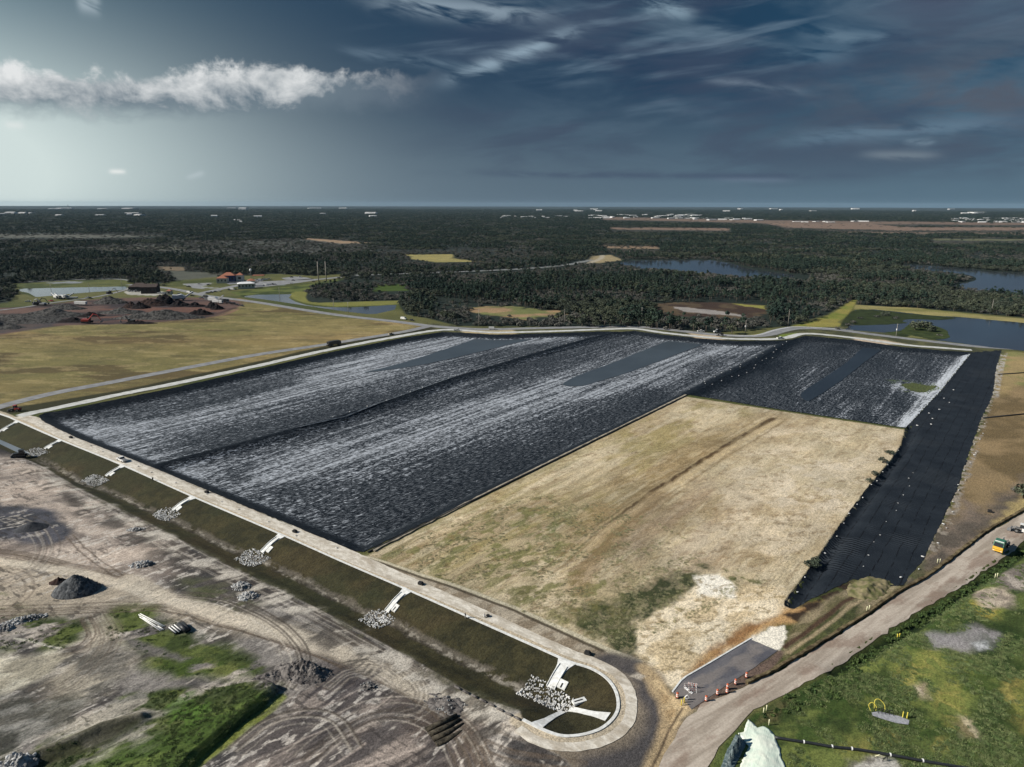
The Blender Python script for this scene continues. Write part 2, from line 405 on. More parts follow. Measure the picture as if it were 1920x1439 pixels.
# --- distant country
X_, Y_ = X, Y
far = RR.ravel()
m = ss(fbm(X, Y, 260, 4, 1, 0, 3, 1), .50, .62)*ss(far, 900, 1600); put(m*.55, A(58,64,62))
m = ss(fbm(X, Y, 500, 4, 2, 0, 4, 1), .52, .60)*ss(far, 2500, 4000); put(m*.6, A(26,38,38))
G_TAN = A(150,128,104); G_BROWN = A(136,114,98); G_YEL = A(150,140,88); G_SCRUB = A(88,88,82); G_GREEN = A(84,92,48)
poly([(1130,407),(1440,413),(1700,416),(2100,420),(2100,424),(1700,421),(1440,419),(1130,412)], G_BROWN, soft=60, amp=160, ns=400, a=.7)
poly([(1140,427),(1370,428),(1372,433),(1150,431)], G_BROWN, soft=12, amp=30, ns=80, a=.8)
poly([(1430,419),(1640,420),(1700,426),(2100,426),(2100,432),(1700,433),(1480,428)], G_BROWN, soft=25, amp=70, ns=180, a=.85)
poly([(1560,434),(1920,436),(2200,437),(2200,440),(1620,440)], A(120,104,90), soft=15, amp=50, ns=120, a=.8)
poly([(1740,448),(2100,449),(2100,453),(1750,451)], A(112,112,84), soft=8, amp=20, ns=80, a=.8)
poly([(-500,438),(100,439),(290,441),(300,443),(200,446),(-500,449)], A(104,104,94), soft=10, amp=40, ns=120, a=.75)
poly([(200,451),(560,447),(720,462),(700,474),(480,478),(180,468)], G_SCRUB, soft=20, amp=60, ns=90, a=.55)
poly([(160,466),(300,462),(420,465),(330,469),(200,470)], A(96,96,80), soft=10, amp=20, ns=70, a=.7)
poly([(557,446),(620,450),(700,456),(640,457),(580,450)], G_TAN, soft=5, amp=8, ns=40)
poly([(765,478),(850,477),(848,484),(900,491),(818,492),(770,487)], G_YEL, soft=5, amp=14, ns=40)
poly([(1110,481),(1145,478),(1168,488),(1120,494),(1100,490)], A(150,136,104), soft=4, amp=6, ns=30)
poly([(1130,460),(1240,461),(1230,467),(1140,466)], G_TAN, soft=8, amp=20, ns=60, a=.8)
poly([(292,500),(345,501),(347,508),(300,507)], A(118,104,84), soft=4, amp=6, ns=20)
poly([(315,508),(440,513),(460,520),(330,526)], A(86,88,78), soft=4, amp=8, ns=14)
line([(600,523),(640,518),(740,514),(880,509),(985,504),(1060,497),(1108,488)], 14, A(130,132,130), soft=5)
line([(1104,494),(1125,486),(1130,479)], 10, A(170,160,140), soft=4)
# --- open ground on the left
OPEN_L = [(-600,640),(-300,600),(-50,578),(20,566),(34,548),(22,533),(120,526),(235,524),(300,533),(330,527),(400,520),(520,514),(590,518),(640,514),(650,520),(560,540),(575,566),(640,573),(745,567),(760,590),(800,597),(860,612),(1180,614),(1330,625),(1480,612),(1552,590),(1580,572),(1600,562),(1608,563),(1603,572),(1720,578),(2400,640),(2400,1600),(-1500,1600)]
OPENW = W_(OPEN_L)
poly(OPENW, mixn(A(96,96,58), A(70,78,40), 60, 4, 2, 0, 3), soft=2, world=True)
poly([(-600,720),(-300,604),(60,575),(450,560),(640,597),(762,603),(800,612),(760,628),(560,670),(300,720),(0,775),(-500,900)], mixn(A(160,138,94), A(128,114,74), 70, 5, 3, -4, 3, 1, lo=.42, hi=.58), soft=2)
idxL = W_([(-600,720),(-300,604),(60,575),(450,560),(640,597),(762,603),(800,612),(760,628),(560,670),(300,720),(0,775),(-500,900)])
poly(idxL, A(108,108,66), world=True, a=.55, mul=lambda x, y: ss(fbm(x, y, 110, 3, 6, 0, 2.5), .45, .6))
poly(idxL, A(156,124,88), world=True, a=.7, mul=lambda x, y: ss(fbm(x, y, 80, 4, 1, -6, 3), .52, .62)*ss(y, 420, 640))
poly(idxL, A(84,70,48), world=True, a=.7, mul=lambda x, y: ss(fbm(x, y, 34, 4, 5, -3, 2.4), .56, .66))
poly(idxL, A(180,162,116), world=True, a=.32, mul=lambda x, y: ss(fbm(x, y, 6, 5, 2, -5, 3), .56, .66))
poly(idxL, A(78,74,50), world=True, a=.35, mul=lambda x, y: ss(fbm(x, y, 5, 5, 4, -5, 3), .56, .66))
poly([(28,532),(120,527),(235,524),(250,538),(60,556),(40,550)], mixn(A(92,96,54), A(66,76,44), 20, 4, 2), soft=2, a=.9)
poly([(85,531),(130,527.5),(155,529),(150,531.5),(100,532)], A(130,134,136), soft=2)
poly([(430,548),(560,536),(660,520),(560,548),(575,566),(640,573),(745,567),(745,571),(640,575),(560,566),(545,551),(455,557)], mixn(A(58,70,36), A(96,104,54), 18, 3, 4), soft=1.5)
poly([(548,549),(575,548),(574,560),(600,568),(745,564),(745,570),(640,575),(575,569),(548,558)], A(122,122,64), soft=1.5, smooth=4)
poly([(505,534),(535,533),(535,535),(510,536)], A(140,150,150), soft=1.5)
poly([(700,532),(760,534),(765,545),(700,548)], A(66,84,34), soft=4, amp=8, ns=20)
poly([(880,577),(960,575),(1010,583),(1045,582),(1060,590),(1000,600),(890,588)], mixn(A(156,130,98), A(112,116,72), 22, 5, 3, 0, 1.6, .8, lo=.42, hi=.58), soft=4, amp=16, ns=16)
poly([(1230,570),(1330,567),(1435,574),(1440,588),(1400,597),(1260,593),(1225,583)], mixn(A(66,52,44), A(92,78,60), 16, 5, 2), soft=3, amp=14, ns=14, smooth=4)
poly([(1370,569),(1440,574),(1440,582),(1400,575)], A(142,138,72), soft=2, amp=5, ns=12)
poly([(1262,576),(1290,577),(1330,581),(1400,592),(1398,595),(1330,589),(1280,585)], A(150,144,138), soft=1, amp=4, ns=10)
# mulch yard
poly([(-600,660),(-300,612),(-60,582),(60,575),(200,560),(400,558),(448,566),(446,578),(410,592),(330,602),(240,609),(150,609),(60,618),(-100,640)], mixn(A(104,82,74), A(66,56,56), 26, 4, 3, 2, 4, 1), soft=3, amp=5, ns=20, smooth=3)
poly([(200,570),(330,566),(420,575),(410,590),(300,600),(170,605),(180,590)], mixn(A(58,52,54), A(104,76,66), 14, 4, 5, 5, 4, 1), soft=6, amp=8, ns=20)
poly([(-600,660),(-100,615),(60,606),(120,600),(90,615),(-60,632)], mixn(A(64,62,66), A(84,74,70), 18, 4, 2, 5, 4), soft=5, amp=6)
line([(330,598),(400,590),(440,578)], 4, A(72,54,48), soft=2)
line([(345,601),(415,592),(446,580)], 3, A(130,98,84), soft=2)
# yard lots and far roads (asphalt and shell)
GR = A(150,152,148)
poly([(232,548),(252,540),(300,546),(318,550),(290,555),(240,553)], A(170,168,158), soft=1)
poly([(345,532),(400,531),(380,538),(420,541),(378,541),(342,534)], A(150,152,146), soft=1)
# --- right side beyond the landfill
poly([(1604,572),(1720,578),(1830,590),(2400,645),(2400,655),(1900,604),(1745,592),(1700,587),(1640,581),(1600,581)], mixn(A(128,124,74), A(150,140,92), 14, 3, 2, -20, 4), soft=1)
poly([(1480,614),(1552,592),(1585,572),(1600,562),(1606,564),(1590,592),(1570,604),(1578,612),(1500,622),(1400,630)], mixn(A(118,124,58), A(140,132,70), 12, 3, 2), soft=1.5, smooth=2)
poly([(1590,590),(1604,581),(1640,581),(1700,587),(1745,592),(1800,595),(1760,601),(1705,598),(1700,606),(1660,612),(1600,612),(1575,612)], mixn(A(38,46,28), A(50,58,34), 8, 4, 2), soft=1, smooth=2)
poly([(1700,600),(1730,603),(1775,620),(1775,637),(1700,632),(1650,626),(1690,619)], mixn(A(42,52,28), A(70,78,44), 8, 4, 2), soft=1, smooth=2, amp=3, ns=6)
poly([(1710,628),(1760,630),(1745,635),(1700,633)], A(124,122,76), soft=1)
# --- tan hillside to the right of the black strip
TANH = [(1884,660),(2300,690),(2300,900),(1925,955),(1847,1002),(1790,1048),(1735,1075),(1748,1030),(1775,975),(1800,920),(1822,850),(1845,790),(1866,740),(1872,690)]
poly(TANH, mixn(A(142,122,90), A(112,96,68), 16, 5, 3, 10, 1.6), soft=1)
poly([(1884,660),(2300,690),(2300,740),(1925,720),(1868,745),(1872,690)], mixn(A(136,134,84), A(162,142,100), 14, 4, 4), soft=4, amp=5)
poly([(1800,925),(1850,960),(1925,880),(1925,955),(1847,1002),(1790,1048),(1700,1105),(1748,1030),(1775,985)], mixn(A(128,114,100), A(96,88,78), 7, 5, 2, 35, 2), soft=3, amp=4, ns=8)
poly([(1868,985),(1925,915),(1960,900),(1925,955),(1870,994)], A(168,150,104), soft=2, amp=3, ns=5)
# rock and rubble line along the strip
line([(1882,662),(1872,700),(1864,742)], 4.2, A(176,170,160), soft=1, mul=lambda x, y: ss(fbm(x, y, 2.2, 3, 4), .36, .5))
line([(1864,742),(1850,760),(1838,800),(1824,842),(1800,912),(1775,975),(1745,1030)], 3.6, A(150,140,126), soft=1, wob=1.2, mul=lambda x, y: ss(fbm(x, y, 2.0, 3, 4), .44, .56))
# --- landfill surroundings: perimeter shoulders
line([(0,772),(60,765),(240,735),(330,716),(480,684),(620,652),(760,625),(830,614)], 14, mixn(A(52,52,32), A(38,40,26), 10, 3, 1)(np.zeros(1), np.zeros(1))[0], soft=3)
poly([(800,606),(900,614),(1080,614),(1200,611),(1300,620),(1420,632),(1480,616),(1600,612),(1690,632),(1830,652),(1884,655),(1884,665),(1822,664),(1690,654),(1600,641),(1510,632),(1465,642),(1310,638),(1190,624),(830,626)], mixn(A(92,92,62), A(70,72,52), 9, 4, 2), soft=2)
poly([(1290,624),(1340,627),(1360,637),(1310,640)], A(180,164,140), soft=2, amp=1.5, ns=5)
poly([(1600,632),(1660,638),(1700,646),(1640,647),(1600,640)], A(190,172,150), soft=2, amp=1.5, ns=5)
poly([(850,616),(960,617),(970,627),(880,628)], A(176,160,124), soft=2, amp=1.5, ns=5)
poly([(1462,628),(1495,624),(1480,634),(1455,638)], A(118,132,58), soft=1)
# --- sand field
poly(SAND, mixn(A(200,184,152), A(176,158,126), 14, 5, 2, 38, 2.5, 1, lo=.42, hi=.6), soft=.6, amp=.4, ns=3, world=True)
sr = lambda lo, hi, s, sc, rot=50, sx=4.5: (lambda x, y: ss(fbm(x, y, sc, 5, s, rot, sx, 1), lo, hi))
poly(SAND, A(126,122,82), world=True, a=.5, mul=lambda x, y: ss(fbm(x, y, 2.2, 5, 6, 51, 8), .54, .64)*(1-ss(x, 10, 60)))
poly(SAND, A(138,124,88), world=True, a=.5, mul=lambda x, y: ss(fbm(x, y, 9, 4, 4, 51, 16), .50, .60)*(1-ss(x, 30, 90)*.6))
poly(SAND, A(214,200,170), world=True, a=.4, mul=lambda x, y: ss(fbm(x, y, 1.6, 5, 3, 51, 9), .56, .66))
poly(SAND, A(134,112,84), world=True, a=.35, mul=lambda x, y: ss(fbm(x, y, 1.4, 5, 5, 51, 7), .60, .68))
SW = lambda pts: W_(pts)
poly([(700,1042),(950,915),(1290,748),(1400,770),(1290,850),(1080,960),(900,1090),(800,1070)], A(158,144,96), a=.75, soft=10, amp=8, mul=sr(.42,.56,4,9))
poly([(700,1045),(850,985),(1000,935),(1150,1000),(1180,1100),(1180,1200),(1060,1175),(900,1110),(780,1070)], A(112,112,66), a=.8, soft=10, amp=9, mul=sr(.50,.60,1,3.0,45,1.6))
poly([(950,1000),(1100,940),(1200,980),(1060,1050)], A(98,106,62), a=.6, soft=6, amp=6, mul=sr(.48,.58,2,2.2,45,1.6))
poly([(1120,900),(1350,810),(1400,860),(1180,1010),(1000,1090)], A(150,128,90), a=.6, soft=8, amp=5, mul=sr(.4,.6,3,6))
poly([(1150,1010),(1300,900),(1420,930),(1340,1060),(1200,1110)], A(150,128,106), a=.55, soft=10, amp=8, mul=sr(.42,.6,6,8))
poly([(1440,800),(1690,815),(1600,940),(1520,1060),(1400,1090),(1250,1070),(1330,940)], A(212,196,168), a=.8, soft=8, amp=8, mul=sr(.42,.62,5,9,30,2))
poly([(1480,860),(1640,860),(1560,960),(1430,960)], A(218,204,180), a=.7, soft=6, amp=7, mul=sr(.4,.6,3,7,30,1))
poly(SAND, A(128,106,74), world=True, a=.5, mul=sr(.62,.70,7,1.5,20,1.8))
poly(SAND, A(205,186,150), world=True, a=.35, mul=sr(.56,.66,2,2.6,40,4))
line([(1452,785),(1400,812),(1320,862),(1240,912),(1160,966),(1080,1030)], 2.6, A(80,62,42), soft=1.6, wob=.9, a=.95, mul=lambda x, y: ss(y, 150, 235)*(.55+.45*ss(fbm(x, y, 5, 3, 3), .42, .5)))
line([(1462,790),(1410,818),(1330,868),(1250,918),(1170,974),(1090,1040)], 3.2, A(196,176,140), soft=1.2, wob=.8, a=.7)
for k in range(5):
    o = -30+k*15
    line([(1440+o,792),(1300+o,880),(1180+o,960),(1040+o,1075)], .9, A(190,170,130) if k % 2 else A(132,112,78), soft=.6, wob=1.0, a=.55)
line([(1240,930),(1180,985),(1120,1040),(1080,1110)], 6, A(136,112,80), soft=5, wob=2, a=.6)
GPATCH = [(1095,1152),(1150,1122),(1210,1102),(1270,1076),(1320,1066),(1336,1086),(1300,1114),(1252,1140),(1208,1164),(1196,1236),(1150,1226),(1092,1196)]
poly(GPATCH, mixn(A(50,60,34), A(76,80,48), 3, 4, 2, 40, 2), soft=2, amp=5, ns=4, a=.95, mul=lambda x, y: .72+.28*ss(fbm(x, y, 1.6, 3, 4, 50, 2), .36, .5))
poly([(1340,1080),(1390,1078),(1440,1098),(1400,1100),(1350,1094)], A(98,100,62), soft=1.5, amp=3, ns=3, mul=N(1.5,3,2,lo=.4,hi=.5))
poly([(1180,1160),(1060,1150),(900,1110),(1000,1100),(1150,1130)], A(104,100,60), soft=5, amp=4, a=.7, mul=sr(.48,.58,2,2.2,45,1.6))
PALE = [(1310,1080),(1345,1080),(1365,1100),(1470,1100),(1475,1128),(1478,1145),(1440,1172),(1408,1200),(1280,1276),(1262,1297),(1225,1266),(1195,1240),(1195,1190),(1230,1150),(1290,1120)]
poly(PALE, mixn(A(234,218,188), A(208,188,152), 5, 5, 2, 30, 1.6), soft=1, amp=1.2, ns=3)
poly([(1300,1082),(1350,1078),(1382,1100),(1375,1120),(1310,1118)], A(246,238,220), soft=1, amp=1.5, ns=3)
poly(PALE, A(150,132,96), soft=1, a=.7, mul=sr(.60,.66,7,1.2,10,1.8))
poly([(1285,1270),(1330,1215),(1400,1175),(1480,1140),(1540,1125),(1560,1115),(1500,1165),(1440,1180),(1405,1200)], mixn(A(182,146,100), A(150,112,74), 4, 4, 3, 35, 3), soft=1.5, amp=1.5, ns=4)
for bx, by in ((1595,1100),(1565,1120),(1530,1138),(1500,1155)):
    poly([(bx-28,by-2),(bx+6,by-12),(bx+28,by+6),(bx-4,by+12)], A(58,46,36), soft=.8, amp=1.2, ns=1.8, seed=bx)
poly([(1402,1200),(1425,1188),(1445,1176),(1470,1174),(1478,1186),(1470,1205),(1462,1222),(1440,1212)], A(240,232,214), soft=.5, amp=.7, ns=1.5)
# perimeter shoulder inside the gravel road
SHOULD = [(120,822),(290,886),(450,950),(660,1040),(690,1044),(780,1074),(860,1100),(960,1138),(1060,1183),(1140,1218),(1190,1240),(1210,1262),(1150,1262),(1090,1232),(1000,1196),(880,1143),(760,1092),(640,1040),(400,936),(230,864),(100,812)]
poly(SHOULD, mixn(A(176,164,144), A(140,126,106), 3, 4, 2, 35, 2), soft=.8, amp=.8, ns=2)
line([(690,1046),(780,1076),(860,1102),(960,1140),(1060,1184),(1130,1215),(1195,1242)], 2.0, A(196,186,160), soft=.6, wob=.4)
line([(690,1048),(780,1079),(860,1106),(960,1144),(1060,1189),(1130,1220)], 1.0, A(66,56,42), soft=.6, wob=.35, a=.9)
poly([(1458,1219),(1474,1222),(1450,1256),(1402,1286),(1345,1311),(1306,1332),(1290,1325),(1340,1290),(1400,1255),(1438,1236)], (lambda x, y: np.array(A(104,88,78))*(1-ss(x, 62, 86)[:, None])+np.array(A(222,206,180))*ss(x, 62, 86)[:, None]), soft=.6)
# --- dark ring outside the perimeter bend, ground between bend and haul road
poly([(1120,1228),(1190,1240),(1230,1262),(1262,1300),(1300,1330),(1268,1380),(1235,1439),(1210,1520),(1060,1500),(990,1420),(960,1366),(1040,1396),(1120,1388),(1180,1340),(1180,1290)], mixn(A(178,162,138), A(132,120,104), 6, 4, 2, 40, 2), soft=2, amp=2, ns=5)
line([(1135,1240),(1180,1252),(1218,1285),(1240,1330),(1232,1385),(1190,1425),(1120,1445)], 7, A(74,72,74), soft=4, wob=1.5, a=.9)
line([(1205,1255),(1235,1290),(1255,1330),(1250,1385),(1225,1450)], 4, A(190,166,128), soft=2, wob=1.0, a=.8)
poly([(1222,1262),(1262,1300),(1285,1318),(1293,1332),(1270,1372),(1255,1370),(1250,1320),(1228,1285)], mixn(A(206,182,142), A(176,150,112), 4, 4, 1), soft=1, amp=1.5, ns=3)
poly([(1180,1268),(1196,1262),(1210,1268),(1200,1275)], A(186,176,160), soft=.5)
line([(1281,1328),(1262,1358),(1240,1405),(1222,1445)], .5, A(70,56,46), soft=.5, wob=.4, a=.8)
# --- the work field lower left
LLW = LLP
TURFP = np.vstack([W_([(0,777),(33,790),(113,825),(230,873),(362,932),(528,1003),(640,1053),(765,1107),(900,1167),(990,1207),(1057,1237),(1107,1254),(1133,1269),(1150,1288),(1158,1309),(1158,1332),(1146,1352),(1123,1369),(1090,1379),(1057,1381),(1030,1374),(1003,1362),(980,1350)]), LOWER[::-1]])
def band(x, y): return (1-ss(dseg(x, y, LOWER[2:]), 12, 42))[:, None]
_b1 = mixn(A(140,134,127), A(66,64,63), 9, 6, 1, -36, 2.6, .8, lo=.40, hi=.60); _b2 = mixn(A(140,134,127), A(70,68,67), 11, 6, 3, 50, 2.6, .8, lo=.40, hi=.60)
BASE = lambda x, y: _b1(x, y)*band(x, y)+_b2(x, y)*(1-band(x, y))
poly(LLP, BASE, world=True, soft=.5)
s3 = -3
poly(LLP, A(198,187,172), world=True, soft=.5, a=.7, mul=lambda x, y: ss(fbm(x, y, 16, 6, 4, 10, 1.8, .8), .55, .64))
poly(LLP, A(210,200,186), world=True, soft=.5, a=.6, mul=lambda x, y: (ss(fbm(x, y, 3.2, 5, 3, 50, 3.2, .7), .56, .66)*(1-band(x, y)[:, 0])+ss(fbm(x, y, 3.0, 5, 3, -36, 3.4, .7), .53, .63)*band(x, y)[:, 0])*ss(fbm(x, y, 26, 3, 5), .40, .55))
poly(LLP, A(64,60,58), world=True, soft=.5, a=.8, mul=lambda x, y: ss(fbm(x, y, 5, 5, 6, 48, 2.4, .7), .54, .64))
poly([(-200,870),(40,850),(180,930),(290,1010),(330,1080),(200,1130),(-200,1150)], mixn(A(198,182,166), A(140,128,118), 9, 5, 2, 25, 2.2), s3, soft=6, amp=5, a=.75)
poly([(-200,1050),(100,1050),(300,1110),(500,1170),(560,1210),(300,1150),(-200,1170)], A(196,182,158), s3, soft=4, amp=3, a=.6)
poly([(-100,945),(20,945),(100,958),(128,985),(130,1010),(90,1022),(30,1018),(-100,1000)], mixn(A(84,84,90), A(64,66,72), 5, 4, 2, 20, 2), s3, soft=2, amp=2.5, ns=6)
poly([(95,870),(170,900),(290,960),(330,1010),(260,1000),(180,960),(90,905)], A(86,82,74), s3, soft=4, amp=3, a=.6, mul=N(4,4,3,30,2,lo=.4,hi=.6))
poly([(260,1010),(330,1010),(420,1040),(470,1080),(420,1110),(350,1090),(280,1050)], A(92,86,80), s3, soft=4, amp=4, a=.75, mul=N(4,4,3,30,2,lo=.36,hi=.56))
poly([(340,1085),(440,1100),(480,1130),(440,1150),(360,1130)], A(84,88,58), s3, soft=4, amp=4, a=.8, mul=N(3,4,5,30,2,lo=.36,hi=.56))
poly([(390,1135),(520,1160),(700,1215),(900,1290),(960,1340),(900,1360),(700,1290),(520,1215)], mixn(A(112,106,94), A(160,150,134), 4, 5, 2, 30, 2.2), s3, soft=3, amp=3, a=.7)
poly([(500,1200),(640,1240),(760,1290),(860,1360),(900,1420),(760,1500),(480,1500),(400,1450),(540,1330),(600,1280),(590,1240)], mixn(A(152,140,130), A(86,80,78), 7, 6, 2, 38, 3.4, .7), s3, soft=3, amp=3, a=.9)
poly([(560,1240),(640,1220),(740,1250),(700,1300),(620,1310)], A(78,74,76), s3, soft=4, amp=4, a=.85, mul=N(3,4,3,38,2.5,lo=.34,hi=.56))
poly([(750,1300),(880,1340),(930,1400),(860,1439),(760,1400)], A(92,80,72), s3, soft=4, amp=4, a=.7, mul=N(4,4,4,38,2,lo=.36,hi=.56))
poly(LLP, A(216,208,196), world=True, soft=.5, a=.6, mul=lambda x, y: ss(fbm(x, y, 1.4, 4, 1, 50, 2.2, .7), .58, .66)*ss(fbm(x, y, 18, 3, 2), .44, .56))
poly(LLP, A(58,54,52), world=True, soft=.5, a=.65, mul=lambda x, y: ss(fbm(x, y, 1.3, 4, 4, -30, 2.0, .7), .58, .66)*ss(fbm(x, y, 14, 3, 3), .46, .58))
# greens
g1 = mixn(A(60,72,36), A(88,98,50), 3, 5, 3, 20, 1.6); g2 = mixn(A(68,88,38), A(100,116,58), 4, 4, 2, 20, 1.8)
gm = lambda lo=.40, hi=.52, s=5, sc=5: (lambda x, y: ss(fbm(x, y, sc, 5, s, 25, 1.8), lo, hi))
poly([(205,1140),(280,1140),(300,1180),(360,1190),(440,1220),(505,1250),(490,1262),(300,1262),(270,1250),(285,1230),(200,1200)], g1, s3, soft=3, amp=4, ns=8, mul=gm(.36,.48))
poly([(-100,1155),(60,1150),(165,1170),(150,1200),(80,1220),(-100,1230)], g1, s3, soft=3, amp=4, ns=8, mul=gm(.38,.5))
poly([(280,1240),(420,1240),(500,1250),(480,1275),(330,1268)], mixn(A(66,82,34), A(104,110,60), 3, 4, 2), s3, soft=2, amp=3, ns=6, mul=gm(.34,.46))
poly([(-100,1120),(20,1120),(50,1140),(-100,1150)], g1, s3, soft=3, amp=3, mul=gm(.45,.55))
MG = W_([(530,1286),(497,1318),(438,1360),(378,1410),(340,1455),(-300,1560),(-300,1420),(60,1400),(130,1340),(230,1290),(350,1290),(430,1280)], -1.5)
poly(MG, mixn(A(62,76,36), A(88,98,48), 4, 5, 3, 25, 1.8), world=True, soft=2, amp=5, ns=7, a=.95, mul=lambda x, y: .25+.75*ss(fbm(x, y, 6, 5, 4, 40, 1.8), .40, .50))
poly([(150,1439),(210,1395),(330,1360),(480,1300),(525,1290),(440,1350),(370,1405),(330,1450)], g2, -1, soft=2, amp=2, ns=6, a=.9)
poly([(310,1320),(350,1300),(390,1320),(380,1345),(330,1350)], A(78,110,42), -1, soft=2, amp=3, ns=3, a=.8, mul=N(2,3,4,lo=.4,hi=.55))
poly([(-200,1225),(60,1225),(130,1230),(90,1262),(20,1300),(-200,1320)], mixn(A(214,206,184), A(168,160,140), 6, 5, 2, 25, 2), s3, soft=2, amp=4, ns=8, a=.9)
poly([(180,1150),(215,1200),(240,1250),(210,1300),(120,1340),(40,1340),(100,1280),(150,1220)], mixn(A(180,170,150), A(110,106,96), 5, 5, 2, 40, 2), s3, soft=3, amp=4, ns=7, a=.75)
poly([(-200,1320),(60,1300),(170,1310),(140,1350),(40,1400),(-200,1420)], mixn(A(70,70,62), A(136,134,126), 3, 5, 2, 25, 2), s3, soft=3, amp=4, ns=7, a=.8)
poly([(230,1195),(300,1215),(355,1235),(340,1240),(300,1232),(240,1208)], A(110,106,100), s3, soft=1, amp=1, ns=4)
line([(345,1445),(385,1405),(445,1358),(500,1318),(528,1294)], 2.2, A(124,132,60), -1, soft=1, wob=.6, a=.8)
line([(100,1415),(200,1385),(300,1330),(400,1305)], 1.2, A(52,62,30), -1, soft=1, wob=.9, a=.6)
poly([(30,1425),(80,1400),(250,1345),(275,1352),(200,1395),(110,1432),(60,1450)], A(66,64,48), -2, soft=1.5, amp=1.5, ns=4, a=.75)
# tyre tracks
for a_ in range(3):
    tracks([(-40,1030),(60,1040),(150,1062),(240,1080),(330,1120),(420,1152),(520,1185),(640,1225),(760,1275),(850,1335),(900,1400),(930,1470)], a=.7, w=.55, n=2, spread=3)
tracks([(130,1004),(160,1035),(200,1066),(235,1090)], a=.8, w=.55)
tracks([(-60,1148),(100,1146),(240,1140),(330,1142),(450,1175),(560,1205),(650,1245)], a=.65, n=4, spread=2)
tracks([(-60,1120),(20,1085),(70,1060),(110,1058),(150,1066)], a=.35, n=2)
tracks([(470,1170),(560,1190),(700,1250),(800,1300),(880,1370),(960,1420),(1100,1450)], a=.45, n=4, spread=4)
tracks([(180,1150),(200,1190),(185,1230),(130,1280),(60,1310)], a=.5, n=4, spread=2.5, w=.4)
tracks([(160,1160),(172,1190),(150,1215),(120,1222)], a=.6, n=3, spread=1.5, w=.5)
tracks([(20,1070),(45,1085),(50,1110),(20,1140)], a=.4, n=2)
tracks([(640,1232),(660,1260),(640,1285),(600,1280)], a=.4, n=3, spread=1.5)
line([(-10,1052),(150,1075),(300,1122),(450,1168),(600,1214)], 3.5, A(212,200,180), s3, soft=2, a=.75)
line([(240,1085),(330,1125),(430,1158),(560,1196),(700,1250),(820,1312)], 5, A(208,196,176), s3, soft=2.5, a=.75, wob=1)
for k in range(26):   # long scrape marks of the grader
    x0 = random.uniform(520, 800); y0 = random.uniform(1300, 1450)
    line([(x0-60,y0+28),(x0,y0),(x0+random.uniform(50,110),y0-random.uniform(25,48))], random.uniform(.3,.8), A(70,64,62) if k % 3 else A(186,172,160), s3, soft=.4, wob=.4, a=random.uniform(.3,.7))
for k in range(14):
    x0 = random.uniform(580, 700); y0 = random.uniform(1255, 1300)
    line([(x0-30,y0+24),(x0,y0),(x0+random.uniform(10,24),y0-random.uniform(8,20))], random.uniform(.5,.9), A(64,60,62), s3, soft=.5, wob=.5, a=.6)
line([(28,1198),(60,1202),(90,1212),(115,1216)], .6, A(186,182,166), s3, soft=.4, wob=.3)
for pth in ([(700,1225),(760,1250),(800,1290),(790,1330),(750,1345)],[(610,1290),(650,1260),(700,1255),(735,1275)],[(560,1420),(620,1370),(700,1330),(780,1330),(850,1370),(890,1439)],[(430,1400),(500,1350),(580,1330),(640,1345),(680,1400)],[(0,1090),(60,1070),(90,1030),(70,990),(20,970)],[(330,1120),(420,1130),(520,1180),(560,1240),(530,1290)],[(150,870),(260,930),(340,1000),(480,1075),(620,1150),(760,1225)],[(90,885),(220,950),(320,1020),(470,1095),(600,1160),(740,1240)]):
    tracks(pth, a=.6, w=.5, n=3, spread=2.5, col=A(84,76,68)); tracks(pth, a=.35, w=.4, n=2, spread=3.5, col=A(206,196,180))
# turf slopes and gravelly swale line
line(KERB, 5.0, A(192,178,154), world=True, soft=1.0, wob=.3)
poly(TURFP, mixn(A(60,57,38), A(48,47,32), 2.2, 5, 2, 0, 1.3, 1), world=True, soft=.35)
poly(TURFP, A(70,61,42), world=True, soft=.35, a=.45, mul=N(14, 4, 4, 0, 1.6, lo=.5, hi=.64))
poly(TURFP, A(50,54,36), world=True, soft=.35, a=.5, mul=N(17, 4, 6, 0, 1.6, lo=.5, hi=.64))
line(SWALE[2:], 2.3, mixn(A(150,142,128), A(96,90,80), 1.4, 4, 2)(SWALE[:1,0], SWALE[:1,1])[0], world=True, soft=1.2, wob=.8, a=.85, mul=N(2.0, 4, 3, lo=.36, hi=.5))
line(SWALE[2:]-np.array([.5,.4]), 1.4, A(160,153,140), world=True, soft=.8, wob=1.2, a=.6, mul=N(1.2, 4, 7, lo=.5, hi=.6))
line(SWALE[2:]-np.array([.9,.6]), 1.0, A(50,45,38), world=True, soft=.8, wob=.9, a=.7, mul=N(3.0, 4, 6, lo=.45, hi=.55))
line(LOWER[3:], 2.0, A(88,86,66), world=True, soft=2, wob=2.2, a=.6, mul=N(3, 4, 3, lo=.4, hi=.56))
line(LOWER[3:]-np.array([2.5,2.6]), 5.0, A(200,192,178), world=True, soft=3, wob=3.0, a=.8, mul=N(3, 5, 2, 35, 2.5, lo=.48, hi=.6))
line(LOWER[3:]-np.array([4.5,6.0]), 6.0, A(66,62,58), world=True, soft=4, wob=3.0, a=.8, mul=N(4, 5, 6, 35, 2.5, lo=.5, hi=.62))
